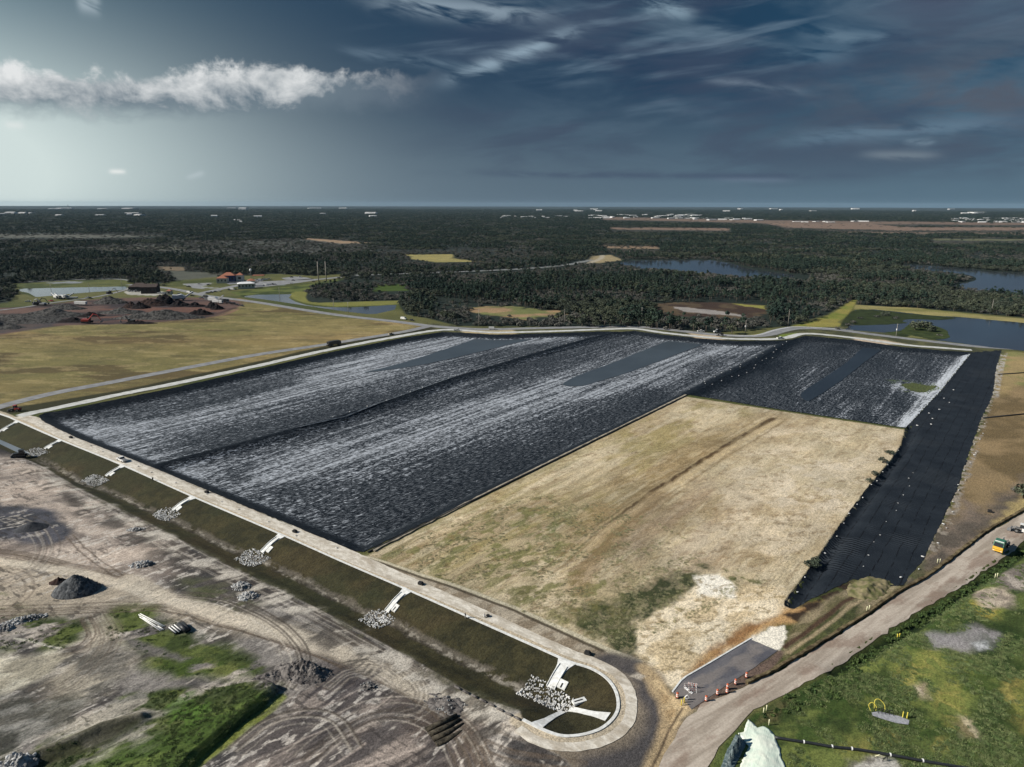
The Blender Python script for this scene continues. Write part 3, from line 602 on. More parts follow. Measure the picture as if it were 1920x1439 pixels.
# --- green ground lower right
RGP = [(2200,860),(1960,1003),(1880,1052),(1800,1108),(1687,1175),(1597,1238),(1547,1270),(1487,1300),(1413,1340),(1390,1362),(1347,1408),(1327,1450),(1290,1560),(2500,1600),(2500,900)]
poly(RGP, mixn(A(58,72,36), A(90,102,54), 7, 5, 3, 10, 1.5), soft=.7)
poly(RGP, A(128,136,72), soft=.7, a=.55, mul=N(9, 5, 5, 15, 1.3, lo=.48, hi=.62))
poly(RGP, A(52,74,32), soft=.7, a=.7, mul=N(6, 5, 1, 15, 1.3, lo=.54, hi=.64))
YEL = mixn(A(168,154,88), A(126,128,66), 3, 5, 2)
poly([(1700,1245),(1760,1215),(1770,1240),(1740,1270),(1700,1290),(1690,1270)], YEL, soft=2, amp=3, ns=4, a=.8, mul=N(3,4,2,lo=.34,hi=.5))
poly([(1760,1300),(1800,1280),(1815,1320),(1810,1370),(1790,1360),(1765,1330)], YEL, soft=2, amp=3, ns=4, a=.85, mul=N(3,4,2,lo=.34,hi=.5))
poly([(1890,1280),(1925,1270),(2000,1300),(1960,1400),(1890,1350)], YEL, soft=2, amp=3, ns=4, a=.85)
poly([(1820,1135),(1860,1120),(1880,1150),(1840,1160)], mixn(A(176,160,80), A(130,134,60), 3, 4, 2), soft=2, amp=2, ns=4, a=.85)
poly([(1560,1390),(1680,1370),(1760,1390),(1720,1439),(1600,1439)], YEL, soft=4, amp=4, ns=5, a=.6, mul=N(4,4,3,lo=.4,hi=.55))
poly([(1880,1070),(1960,1050),(1960,1105),(1900,1110),(1850,1090)], mixn(A(170,160,148), A(120,112,104), 4, 4, 2), soft=1.5, amp=2, ns=4)
poly([(1820,1105),(1890,1100),(1905,1125),(1890,1142),(1850,1140),(1830,1120)], mixn(A(188,174,154), A(130,120,108), 4, 4, 2, 10, 2), soft=1.5, amp=2, ns=4)
poly([(1735,1190),(1800,1185),(1830,1170),(1870,1185),(1865,1212),(1800,1222),(1750,1215)], mixn(A(150,146,144), A(112,108,106), 4, 4, 2, 10, 2), soft=2, amp=2, ns=4)
poly([(1820,1205),(1850,1202),(1860,1215),(1835,1220)], A(196,196,196), soft=.6, amp=.6, ns=2)
poly([(1712,1288),(1735,1283),(1742,1305),(1728,1312)], mixn(A(196,180,156), A(150,136,112), 3, 4, 2), soft=1.5, amp=1.5, ns=3)
poly([(1785,1355),(1815,1350),(1835,1385),(1810,1385)], mixn(A(190,176,146), A(140,128,94), 3, 4, 2), soft=1.5, amp=1.5, ns=3)
poly([(1590,1425),(1640,1418),(1680,1430),(1690,1450),(1590,1460)], mixn(A(196,190,178), A(130,124,112), 3, 4, 2), soft=1.2, amp=1.5, ns=3)
poly([(1840,1170),(1900,1160),(1925,1250),(1900,1439),(1840,1439),(1850,1300)], A(44,62,28), soft=4, amp=3, ns=5, a=.8, mul=N(4,4,5,lo=.36,hi=.52))
poly([(1478,1180),(1560,1120),(1640,1085),(1690,1100),(1660,1125),(1600,1160),(1520,1212),(1478,1242),(1470,1225)], mixn(A(104,98,68), A(150,136,108), 4, 5, 2, 38, 3), soft=1, amp=1, ns=3)
poly([(1480,1215),(1560,1150),(1620,1125),(1610,1160),(1530,1208),(1480,1240)], mixn(A(82,86,52), A(66,70,44), 2, 4, 2), soft=1, amp=1.4, ns=3)
poly([(1590,1090),(1640,1088),(1680,1098),(1660,1112),(1600,1108)], mixn(A(112,108,70), A(160,148,118), 3, 4, 2), soft=1, amp=1.5, ns=3)
line([(1470,1215),(1530,1170),(1600,1118)], 1.2, A(80,62,48), soft=.7, wob=.6)
line([(1477,1225),(1540,1180),(1612,1125)], 1.0, A(180,160,128), soft=.7, wob=.6, a=.7)
line(DITCH, 2.6, A(36,50,24), world=True, soft=1.5, wob=.8)
poly([(1390,1362),(1430,1342),(1480,1310),(1460,1350),(1400,1375)], mixn(A(58,60,34), A(96,94,60), 2, 4, 2), soft=1, amp=1.5, ns=3)
# anchor trench edges around the liner
for pts, w_ in (([(60,790),(140,824),(290,884),(450,949),(560,998),(664,1037)], 1.6),):
    line(pts, w_, A(120,110,94), soft=1.2, wob=.8, a=.8)
# sink the ground under the sheets that lie on top of it
snk = sdist(X, Y, LINER, 4); Z -= np.where(snk > 1.2, .9, 0)
snk = sdist(X, Y, DPOLY, 4); Z -= np.where(snk > 1.0, .5, 0)
snk = sdist(X, Y, HAUL, 4); Z -= np.where(snk > .8, .3, 0)
snk = sdist(X, Y, W_(ASPHALT_PX), 4); Z -= np.where(snk > .6, .3, 0)
cvar = fbm(X, Y, 3.2, 4, 7)
C *= (.86+.28*cvar)[:, None]

def mesh_np(name, verts, faces, mat, smooth=True, parent=None, quads=True):
    me = bpy.data.meshes.new(name); n = len(verts); f = len(faces); k = faces.shape[1]
    me.vertices.add(n); me.vertices.foreach_set('co', np.asarray(verts, np.float32).ravel())
    me.loops.add(f*k); me.loops.foreach_set('vertex_index', faces.astype(np.int32).ravel())
    me.polygons.add(f); me.polygons.foreach_set('loop_start', np.arange(0, f*k, k, dtype=np.int32))
    me.polygons.foreach_set('use_smooth', np.full(f, smooth)); me.update(calc_edges=True)
    if mat: me.materials.append(mat)
    o = bpy.data.objects.new(name, me); COL.objects.link(o)
    if parent: o.parent = parent
    return o
def setattr_c(me, name, arr):
    a = me.attributes.new(name, 'FLOAT_COLOR', 'POINT'); a.data.foreach_set('color', np.hstack([arr, np.ones((len(arr), 1))]).astype(np.float32).ravel())
def setattr_f(me, name, arr):
    a = me.attributes.new(name, 'FLOAT', 'POINT'); a.data.foreach_set('value', np.asarray(arr, np.float32))
def tag(o, label=None, cat=None, group=None, kind=None):
    if label: o['label'] = label
    if cat: o['category'] = cat
    if group: o['group'] = group
    if kind: o['kind'] = kind
    return o

def ground_material():
    m, nt, b = newmat('ground soil and grass', .95, .15)
    p = worldpos(nt); col = attr(nt, 'soil_colour', 'Color')
    n1 = noise(nt, p, 2.4, 8, .72); n2 = noise(nt, mapping(nt, p, rot=(0,0,R(-50)), scale=(.55,1.2,1)), 1.2, 6, .68)
    n3 = noise(nt, p, .035, 6, .6)
    k = (n1.ss(.36,.64)*.65+n2.ss(.36,.64)*.35)
    f = mixc(nt, k, (.50,.50,.50), (1.46,1.45,1.42))
    g = mixc(nt, n3.ss(.3,.7), (.86,.87,.88), (1.12,1.10,1.08))
    setc(nt, b, mixc(nt, 1.0, mixc(nt, 1.0, col, f, 'MULTIPLY'), g, 'MULTIPLY'))
    bump(nt, n1*.6+n2*.5, .8, .35, b)
    return m
idx = np.arange(nr*na).reshape(nr, na)
q = np.stack([idx[:-1, :-1].ravel(), idx[:-1, 1:].ravel(), idx[1:, 1:].ravel(), idx[1:, :-1].ravel()], 1)
ground = mesh_np('ground', np.stack([X, Y, Z], 1), q[:, ::-1], ground_material())
setattr_c(ground.data, 'soil_colour', C); tag(ground, 'bare soil, dry grass and woodland floor reaching the horizon', kind='structure')
del q, idx, AA, RR

# ------------------------------------------------------------------ sheets cut to an outline and laid on the ground
def sheet(name, P, mat, step=2.0, lift=.1, zf=None, skirt=0, jitter=0, parent=None, smooth=True):
    P = [tuple(p) for p in P]
    pts = []
    for (ax, ay), (bx, by) in zip(P, P[1:]+P[:1]):
        L = math.hypot(bx-ax, by-ay); n = max(1, int(L/step))
        for i in range(n):
            t = i/n; j = jitter if i else 0
            pts.append((ax+(bx-ax)*t+random.uniform(-j, j), ay+(by-ay)*t+random.uniform(-j, j)))
    pa = np.array(pts); ne = len(pts)
    lo, hi = pa.min(0), pa.max(0)
    gx, gy = np.meshgrid(np.arange(lo[0], hi[0], step), np.arange(lo[1], hi[1], step*1.0))
    gx = gx.ravel()+(rng.random(gx.size)-.5)*step*.3; gy = gy.ravel()+(rng.random(gy.size)-.5)*step*.3
    m = inside(gx, gy, pa); gx, gy = gx[m], gy[m]
    m = dseg(gx, gy, np.vstack([pa, pa[:1]])) > step*.4; gx, gy = gx[m], gy[m]
    V = [Vector(p) for p in pts]+[Vector((a, b)) for a, b in zip(gx, gy)]
    ov, oe, of, *_ = geometry.delaunay_2d_cdt(V, [(i, (i+1) % ne) for i in range(ne)], [], 1, 1e-4)
    xy = np.array([(v.x, v.y) for v in ov]); z = (H(xy[:, 0], xy[:, 1]) if zf is None else zf(xy[:, 0], xy[:, 1]))+lift
    me = bpy.data.meshes.new(name)
    vs = [(a, b, c) for (a, b), c in zip(xy, z)]; fs = []
    for f in of:
        a, b, c = (ov[f[0]], ov[f[1]], ov[f[2]])
        fs.append(tuple(f) if (b-a).cross(c-a) > 0 else tuple(f)[::-1])
    if skirt:
        cnt = {}
        for f in fs:
            for i in range(len(f)):
                e = (f[i], f[(i+1) % len(f)]); cnt[e] = 1
        nb = len(vs); mp = {}
        for (a, b) in list(cnt):
            if (b, a) not in cnt:
                for q_ in (a, b):
                    if q_ not in mp: mp[q_] = len(vs); vs.append((vs[q_][0], vs[q_][1], vs[q_][2]-skirt))
                fs.append((b, a, mp[a], mp[b]))
    me.from_pydata(vs, [], fs); me.materials.append(mat); me.polygons.foreach_set('use_smooth', [smooth]*len(me.polygons))
    o = bpy.data.objects.new(name, me); COL.objects.link(o)
    if parent: o.parent = parent
    o['_xy'] = 0; del o['_xy']
    return o, np.array(vs)
def resample(P, step):
    P = np.asarray(P, float); d = np.r_[0, np.cumsum(np.linalg.norm(np.diff(P, axis=0), axis=1))]
    n = max(2, int(d[-1]/step)+1); t = np.linspace(0, d[-1], n)
    return np.stack([np.interp(t, d, P[:, 0]), np.interp(t, d, P[:, 1])], 1)
def ribbon(name, P, width, mat, step=2.0, lift=.12, thick=0, cross=2, zf=None, off=0.0, parent=None, wob=0.0):
    P = resample(P, step); T = np.gradient(P, axis=0); Nn = np.stack([-T[:, 1], T[:, 0]], 1); Nn /= np.linalg.norm(Nn, axis=1)[:, None]+1e-9
    wv = np.broadcast_to(np.asarray(width, float), (len(P),)) if np.ndim(width) == 0 else np.interp(np.linspace(0, 1, len(P)), np.linspace(0, 1, len(width)), width)
    rows = []
    us = np.linspace(-.5, .5, cross+1)
    for i in range(len(P)):
        jj = random.uniform(-wob, wob); kk = random.uniform(-wob, wob)
        rows.append([P[i]+Nn[i]*(off+u*wv[i]+(jj if u < 0 else kk)*abs(u)*2) for u in us])
    A_ = np.array(rows); nx, ny = A_.shape[:2]; xy = A_.reshape(-1, 2)
    z = (H(xy[:, 0], xy[:, 1]) if zf is None else zf(xy[:, 0], xy[:, 1]))+lift
    vs = np.column_stack([xy, z]).tolist(); fs = []
    for i in range(nx-1):
        for j in range(ny-1):
            a = i*ny+j; fs.append((a, a+ny, a+ny+1, a+1))
    if thick:
        n0 = len(vs)
        for i in range(nx): vs += [[*vs[i*ny][:2], vs[i*ny][2]-thick], [*vs[i*ny+ny-1][:2], vs[i*ny+ny-1][2]-thick]]
        for i in range(nx-1):
            a = i*ny; fs.append((a, n0+2*i, n0+2*i+2, a+ny)); a = i*ny+ny-1; fs.append((a+ny, n0+2*i+3, n0+2*i+1, a))
        fs.append(tuple([n0, 0]+list(range(1, ny))+[n0+1])); b0 = (nx-1)*ny
        fs.append(tuple([n0+2*nx-1]+[b0+j for j in range(ny-1, -1, -1)]+[n0+2*nx-2]))
    me = bpy.data.meshes.new(name); me.from_pydata(vs, [], fs); me.materials.append(mat); me.polygons.foreach_set('use_smooth', [thick == 0]*len(me.polygons))
    o = bpy.data.objects.new(name, me); COL.objects.link(o)
    if parent: o.parent = parent
    return o

# liner materials
p0, p1_ = G(290,875), G(1160,624)
AXIS = math.atan2(p1_[1]-p0[1], p1_[0]-p0[0])
def liner_material(name, base=(.0045,.0070,.0105), pale=(.40,.43,.47), rib=False):
    m, nt, b = newmat(name, .6, .12)
    p = worldpos(nt); d = attr(nt, 'paleness')  # d sets how much of the sheet is streaked pale
    v1 = mapping(nt, p, rot=(0,0,-AXIS+R(12)), scale=(.30,1.0,1)); v2 = mapping(nt, p, rot=(0,0,-AXIS+R(28)), scale=(.42,1.0,1))
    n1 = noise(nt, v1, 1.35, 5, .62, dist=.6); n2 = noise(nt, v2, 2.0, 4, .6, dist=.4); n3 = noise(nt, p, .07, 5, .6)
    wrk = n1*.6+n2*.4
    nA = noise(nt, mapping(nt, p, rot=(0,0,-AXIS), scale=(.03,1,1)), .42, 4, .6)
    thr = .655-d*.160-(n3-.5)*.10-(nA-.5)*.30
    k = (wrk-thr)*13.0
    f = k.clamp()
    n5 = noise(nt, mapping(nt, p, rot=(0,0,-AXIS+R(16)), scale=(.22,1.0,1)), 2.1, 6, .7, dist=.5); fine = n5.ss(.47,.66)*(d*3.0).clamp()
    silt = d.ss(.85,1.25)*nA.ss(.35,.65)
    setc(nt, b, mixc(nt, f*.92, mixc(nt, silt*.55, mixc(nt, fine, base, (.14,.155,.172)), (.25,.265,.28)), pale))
    nt.links.new((f*.3+.55).k, b.inputs['Roughness'])
    bump(nt, wrk, .9, .5, b)
    return m
def geotextile_material():
    m, nt, b = newmat('black geotextile', .7, .12)
    p = worldpos(nt); ax = math.atan2(*(np.array(G(1800,700))-np.array(G(1600,1000)))[::-1])
    v = mapping(nt, p, rot=(0,0,-ax))
    w1 = nt.nodes.new('ShaderNodeTexWave'); w1.wave_type = 'BANDS'; w1.bands_direction = 'Y'; w1.inputs['Scale'].default_value = .085; w1.inputs['Distortion'].default_value = 1.2; w1.inputs['Detail'].default_value = 2
    nt.links.new(v.k, w1.inputs[0]); seam = S(nt, w1.outputs['Fac']).ss(.97, 1.0)
    w2 = nt.nodes.new('ShaderNodeTexWave'); w2.wave_type = 'BANDS'; w2.bands_direction = 'X'; w2.inputs['Scale'].default_value = .22; w2.inputs['Distortion'].default_value = .6
    nt.links.new(v.k, w2.inputs[0]); rib = S(nt, w2.outputs['Fac'])
    dash = noise(nt, mapping(nt, v, scale=(.35,.9,1)), 1.0, 2).ss(.42,.5)
    n = noise(nt, p, .12, 6, .6); n2 = noise(nt, p, 1.5, 6, .65)
    nr_ = noise(nt, p, .04, 2, .5).ss(.5,.62)
    c = mixc(nt, n.ss(.3,.7), (.0105,.0140,.0190), (.0185,.0235,.0300))
    c = mixc(nt, seam*dash*.9, c, (.003,.003,.004))
    c = mixc(nt, n2.ss(.62,.74)*.3, c, (.07,.08,.09)); c = mixc(nt, rib.ss(.6,.95)*nr_*.5, c, (.045,.052,.06))
    setc(nt, b, c); bump(nt, rib*nr_*.8+n2*.35+n*.8, .8, .5, b)
    return m
def lines_between(A_, B_, n=3): return None
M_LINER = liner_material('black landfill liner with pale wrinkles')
M_GEO = geotextile_material()
# three liner cells split along the two divider berms
R1px = [(292,878),(450,836),(620,790),(740,752),(860,709),(1000,667),(1100,639),(1160,622)]
CA = W_([(72,781),(84,775),(130,768),(240,745),(330,727),(480,693),(620,661),(760,633),(830,623),(880,625),(930,628),(1040,625),(1130,622)]+R1px[::-1]+[(140,820),(84,793)])
CB = W_(R1px+[(1190,621),(1240,628),(1310,635),(1380,640),(1465,639),(1486,636),(1420,675),(1330,720),(1293,741),(1285,741),(950,906),(682,1036),(664,1034),(450,946)])
CC = W_([(1293,741),(1330,720),(1420,675),(1486,636),(1510,630),(1600,638),(1690,651),(1760,657),(1822,661),(1765,732),(1698,803),(1460,768)])
def gl(x, y, pts, w, z=-3): 
    return np.exp(-(dseg(x, y, W_(pts, z))/w)**2)
def paleA(x, y):  # amount of pale streaks: more in the bands, less on side slopes and berms
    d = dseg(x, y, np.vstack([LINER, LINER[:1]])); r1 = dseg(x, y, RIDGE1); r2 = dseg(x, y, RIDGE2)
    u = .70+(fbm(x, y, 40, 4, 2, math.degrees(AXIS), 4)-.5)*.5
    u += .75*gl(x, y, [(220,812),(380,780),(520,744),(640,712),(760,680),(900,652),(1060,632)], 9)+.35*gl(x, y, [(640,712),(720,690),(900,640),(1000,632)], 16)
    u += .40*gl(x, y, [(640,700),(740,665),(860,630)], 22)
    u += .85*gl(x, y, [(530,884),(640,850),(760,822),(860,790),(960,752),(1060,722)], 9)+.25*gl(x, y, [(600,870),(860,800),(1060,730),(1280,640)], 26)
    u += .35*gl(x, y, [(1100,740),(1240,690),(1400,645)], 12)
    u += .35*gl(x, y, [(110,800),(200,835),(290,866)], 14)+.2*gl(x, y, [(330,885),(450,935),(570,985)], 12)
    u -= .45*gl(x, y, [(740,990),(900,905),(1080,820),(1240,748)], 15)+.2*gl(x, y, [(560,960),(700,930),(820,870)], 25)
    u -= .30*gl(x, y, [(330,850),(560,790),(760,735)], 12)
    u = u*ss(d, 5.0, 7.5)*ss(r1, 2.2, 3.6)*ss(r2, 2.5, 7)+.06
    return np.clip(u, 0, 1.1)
def paleC(x, y):
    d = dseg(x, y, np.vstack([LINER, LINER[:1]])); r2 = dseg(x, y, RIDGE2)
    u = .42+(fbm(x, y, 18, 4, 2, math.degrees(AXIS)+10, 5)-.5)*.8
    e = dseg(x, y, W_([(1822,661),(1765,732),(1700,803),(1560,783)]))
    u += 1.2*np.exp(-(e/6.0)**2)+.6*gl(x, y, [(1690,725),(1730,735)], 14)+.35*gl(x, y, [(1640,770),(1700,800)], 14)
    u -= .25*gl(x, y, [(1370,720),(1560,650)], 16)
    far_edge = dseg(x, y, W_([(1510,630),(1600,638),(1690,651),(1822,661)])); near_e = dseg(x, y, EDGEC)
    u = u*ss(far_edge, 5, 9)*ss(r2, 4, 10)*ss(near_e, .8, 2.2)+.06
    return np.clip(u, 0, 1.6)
lab = {'A': 'black plastic liner of the far left landfill cell, streaked white, beside the grass field',
       'B': 'widest black liner cell, streaked white, between the long berm and the tan sand field',
       'C': 'black liner of the far right cell with a green weed patch, behind the sand field'}
for k, P, fn in (('A', CA, paleA), ('B', CB, paleA), ('C', CC, paleC)):
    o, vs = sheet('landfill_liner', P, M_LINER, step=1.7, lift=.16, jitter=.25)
    setattr_f(o.data, 'paleness', fn(vs[:, 0], vs[:, 1])); tag(o, lab[k], 'liner')
o, vs = sheet('geotextile_sheet', DPOLY, M_GEO, step=1.5, lift=.12, jitter=.3)
tag(o, 'dark seamed fabric strip running beside the tan hillside down to the haul road', 'geotextile')
# weeds on cell C
def weeds_mat():
    return simple('weed green', A(96,104,62), A(56,62,44), 1.2, .9, .1, .3, coord='w')
def patch(name, pxs, mat, z, lift, label, cat=None, kind='stuff', step=1.5, jit=.8):
    o, _ = sheet(name, W_(pxs, z, 3, True), mat, step=step, lift=lift, jitter=jit); tag(o, label, cat, kind=kind); return o
patch('weeds', [(1690,722),(1712,720),(1735,724),(1756,729),(1746,735),(1722,737),(1700,729)], weeds_mat(), -3, .42, 'bright green weeds growing on the far right liner cell', 'weeds', step=.8, jit=1.5)
0 and patch('weeds', [(1672,716),(1700,716),(1735,722),(1762,727),(1755,738),(1730,742),(1712,736),(1690,727)], weeds_mat(), -3, .42, 'bright green weeds growing on the far right liner cell', 'weeds')
# pooled water on the liners
def water_material(name, col, rough=.12, bs=.25, sc=.5):
    m, nt, b = newmat(name, rough, .5); p = worldpos(nt)
    n = noise(nt, mapping(nt, p, scale=(1,.6,1)), sc, 5, .6); n2 = noise(nt, p, .02, 4, .6)
    setc(nt, b, mixc(nt, n2.ss(.35,.65), col, tuple(c*.8 for c in col))); bump(nt, n, bs, .25, b)
    return m
M_POOL = water_material('silty pooled water', (.055,.068,.078), .35, .1, 1.0)
def pool(pxs, label, lift=.34):
    o, _ = sheet('water', W_(pxs, -2.7, 3, True), M_POOL, step=2.5, zf=lambda x, y: np.full(x.shape, -3.0), lift=lift, jitter=.2); tag(o, label, kind='structure'); return o
pool([(682,699),(720,690),(780,673),(850,650),(905,632),(930,630),(985,630),(1010,633),(960,645),(900,660),(840,674),(770,688)], 'long grey pool lying on the far left liner')
pool([(1055,722),(1080,706),(1140,684),(1200,660),(1262,637),(1295,637),(1330,640),(1260,668),(1180,698),(1120,716),(1090,724)], 'long grey pool lying on the middle liner')
pool2 = M_POOL; M_POOL = water_material('thin dark water', (.020,.026,.033), .4, .1, 1.0)
pool([(1502,738),(1540,712),(1590,678),(1620,650),(1640,647),(1660,650),(1620,680),(1580,712),(1530,745),(1512,752)], 'grey pool lying in the trough of the right liner')
# ponds
M_POND = water_material('pond water', (.035,.045,.060), .10, .05, .6)
for k, P in PONDW.items():
    P2 = np.array(catmull(list(P), 3, True))
    o, _ = sheet('water', P2, M_POND, step=14 if k != 'near' else 8, zf=lambda x, y: np.zeros(x.shape), lift=-.35)
    tag(o, {'left':'pale pond at the far left beside the grass field','mid':'pond curving past the round grey thicket','far':'dark blue pond among the pines in the centre right','right':'large blue lake at the right edge among pines','near':'large pond just behind the landfill at the right'}[k], kind='structure')
# roads
def dirt_road(name, c1, c2, rot=0, sc=.5, st=(.12,1,1), c3=None, k3=.0):
    m, nt, b = newmat(name, .93, .15); p = worldpos(nt)
    n = noise(nt, mapping(nt, p, rot=(0,0,-rot), scale=st), sc, 6, .6, dist=.3); n2 = noise(nt, p, 2.2, 7, .68); n3 = noise(nt, mapping(nt, p, rot=(0,0,-rot), scale=(.4,1,1)), .16, 5, .6)
    c = mixc(nt, n.ss(.38,.62), c1, c2)
    if c3: c = mixc(nt, n3.ss(.5,.62)*k3, c, c3)
    c = mixc(nt, 1.0, c, mixc(nt, n2.ss(.25,.75), (.80,.80,.80), (1.14,1.14,1.14)), 'MULTIPLY')
    setc(nt, b, c); bump(nt, n2*.5+n, .6, .12, b); return m
ga, gb = G(528,1003), G(900,1167); RA = math.atan2(gb[1]-ga[1], gb[0]-ga[0])
M_SHELL = dirt_road('crushed shell road', A(222,214,198), A(192,182,164), RA, .7, (.5,1,1), A(160,146,126), .5)
PR = [(36,781),(66,789),(125,817),(235,863),(370,921),(535,990),(648,1040),(772,1094),(905,1152),(998,1194),(1070,1226),(1120,1244),(1158,1266),(1178,1292),(1184,1322),(1178,1354),(1148,1382),(1104,1398),(1050,1401),(1003,1388),(972,1366)]
o = ribbon('gravel_road', np.array(catmull([G(*p) for p in PR], 6)), [6,6,6.2,6.4,6.0,5.2,5.4,5.4,4.2,3.0,2.4,2.2], M_SHELL, step=1.2, lift=.10, cross=4, wob=.10); tag(o, 'pale crushed shell road bending round the turf basin', kind='structure')
PRF = [(36,781),(60,775),(118,763),(240,737),(330,719.5),(480,687),(620,655.5),(760,629),(830,619),(880,621),(930,624),(1040,621.5),(1130,618),(1190,617),(1240,624),(1310,631.5),(1380,636),(1465,635.5),(1510,626),(1600,634),(1690,646.5),(1760,652.5),(1822,657)]
o = ribbon('gravel_road', np.array(catmull([G(*p) for p in PRF], 4)), 6.5, simple('white shell road', A(206,206,200), A(180,178,170), .3, .95, .1, 0, coord='w'), step=4, lift=.12, cross=2, wob=.4); tag(o, 'pale shell strip along the far edge of the liners', kind='structure')
ra, rb = G(1300,1400), G(1900,1000); RH = math.atan2(rb[1]-ra[1], rb[0]-ra[0])
M_HAUL = dirt_road('haul road dirt', A(192,179,162), A(160,147,131), RH, .42, (.10,1,1), A(134,112,96), .6)
o, _ = sheet('haul_road', HAUL, M_HAUL, step=2.0, lift=.10, jitter=.35); tag(o, 'wide brown dirt haul road curving along the right side', kind='structure')
M_TAR = dirt_road('dark dusty asphalt', A(84,84,90), A(106,104,106), RH, .25, (.3,1,1), A(146,136,126), .5)
o, _ = sheet('asphalt_pad', W_(ASPHALT_PX), M_TAR, step=2, lift=.07, jitter=.15); tag(o, 'dark grey asphalt wedge leading up to the sand field', kind='structure')
M_CONC = simple('pale concrete', A(232,232,226), A(206,204,196), 1.2, .9, .15, .02, coord='w')
M_CONC2 = simple('grey concrete', A(190,190,188), A(160,160,158), 1.2, .9, .15, .02, coord='w')
o = ribbon('pad_edge', W_([(1261,1298),(1280,1273),(1320,1250),(1408,1198)]), .35, M_CONC, step=2, lift=.20, thick=.2, cross=1); tag(o, 'thin pale concrete edge along the asphalt wedge', 'edging')
M_ASPH = simple('grey road asphalt', A(146,146,144), A(124,124,124), .2, .9, .15, 0, coord='w')
def road(pxs, w, label, mat=M_ASPH, z=0, st=5, lift=.10, sm=5):
    o = ribbon('road', np.array(catmull([G(*p, z) for p in pxs], sm)), w, mat, step=st, lift=lift, cross=2); tag(o, label, kind='structure'); return o
road([(-700,905),(-120,800),(0,763),(100,738),(200,719),(330,694),(480,666),(600,648),(700,632),(760,622),(800,613)], 8, 'paved road between the grass field and the landfill')
road([(-600,625),(-200,598),(0,582),(100,568),(180,557),(228,546),(245,539)], 5, 'thin road along the near shore of the left pond')
road([(240,534),(300,539),(340,545),(375,553),(410,558),(480,567),(560,580),(640,592),(720,601),(770,607),(810,612),(900,618),(1000,616),(1100,614),(1180,613),(1240,617),(1330,627),(1400,631),(1440,628),(1470,620),(1500,616),(1560,618),(1640,628),(1740,640),(1830,650),(1930,656),(2300,680)], 9, 'grey road running the length of the far side')
road([(372,552),(420,541),(470,532),(530,529),(600,524),(640,520)], 12, 'entrance road past the office', lift=.13)
road([(-300,534),(60,529),(140,525),(220,524),(260,530),(300,539)], 5, 'narrow track behind the left pond', lift=.12)
road([(1340,628.5),(1400,630.2),(1425,628),(1448,621),(1470,616),(1500,613.5),(1600,619)], 3, 'pale shoulder of the road bend at the right', M_CONC2, lift=.2)
def lot(pxs, label, mat=M_ASPH, lift=.16):
    o, _ = sheet('parking_lot', W_(pxs), mat, step=12, lift=lift); tag(o, label, kind='structure')
lot([(478,529),(560,525),(585,523),(600,525),(560,531),(500,538),(455,541),(462,535)], 'grey yard behind the white office')
lot([(527,522),(552,519),(575,521),(590,524),(560,526),(535,525)], 'small parking lot beside the pines')
lot([(345,533),(395,531.5),(375,538),(385,543),(362,541)], 'grey parking area west of the office')
lot([(420,530),(470,527),(486,523),(500,525),(480,531),(430,534)], 'paved yard in front of the orange roofs')
# kerb round the turf basin
KC = np.array(catmull(KERB_PX[1:], 6)); KC = np.array([G(*p) for p in KC])
o = ribbon('kerb', KC, [1.0,1.0,.9,.8,.7,.6,.55,.5,.6,.7], M_CONC, step=1.0, lift=.18, thick=.35, cross=1); tag(o, 'thin white concrete kerb around the dark turf slope', 'kerb')
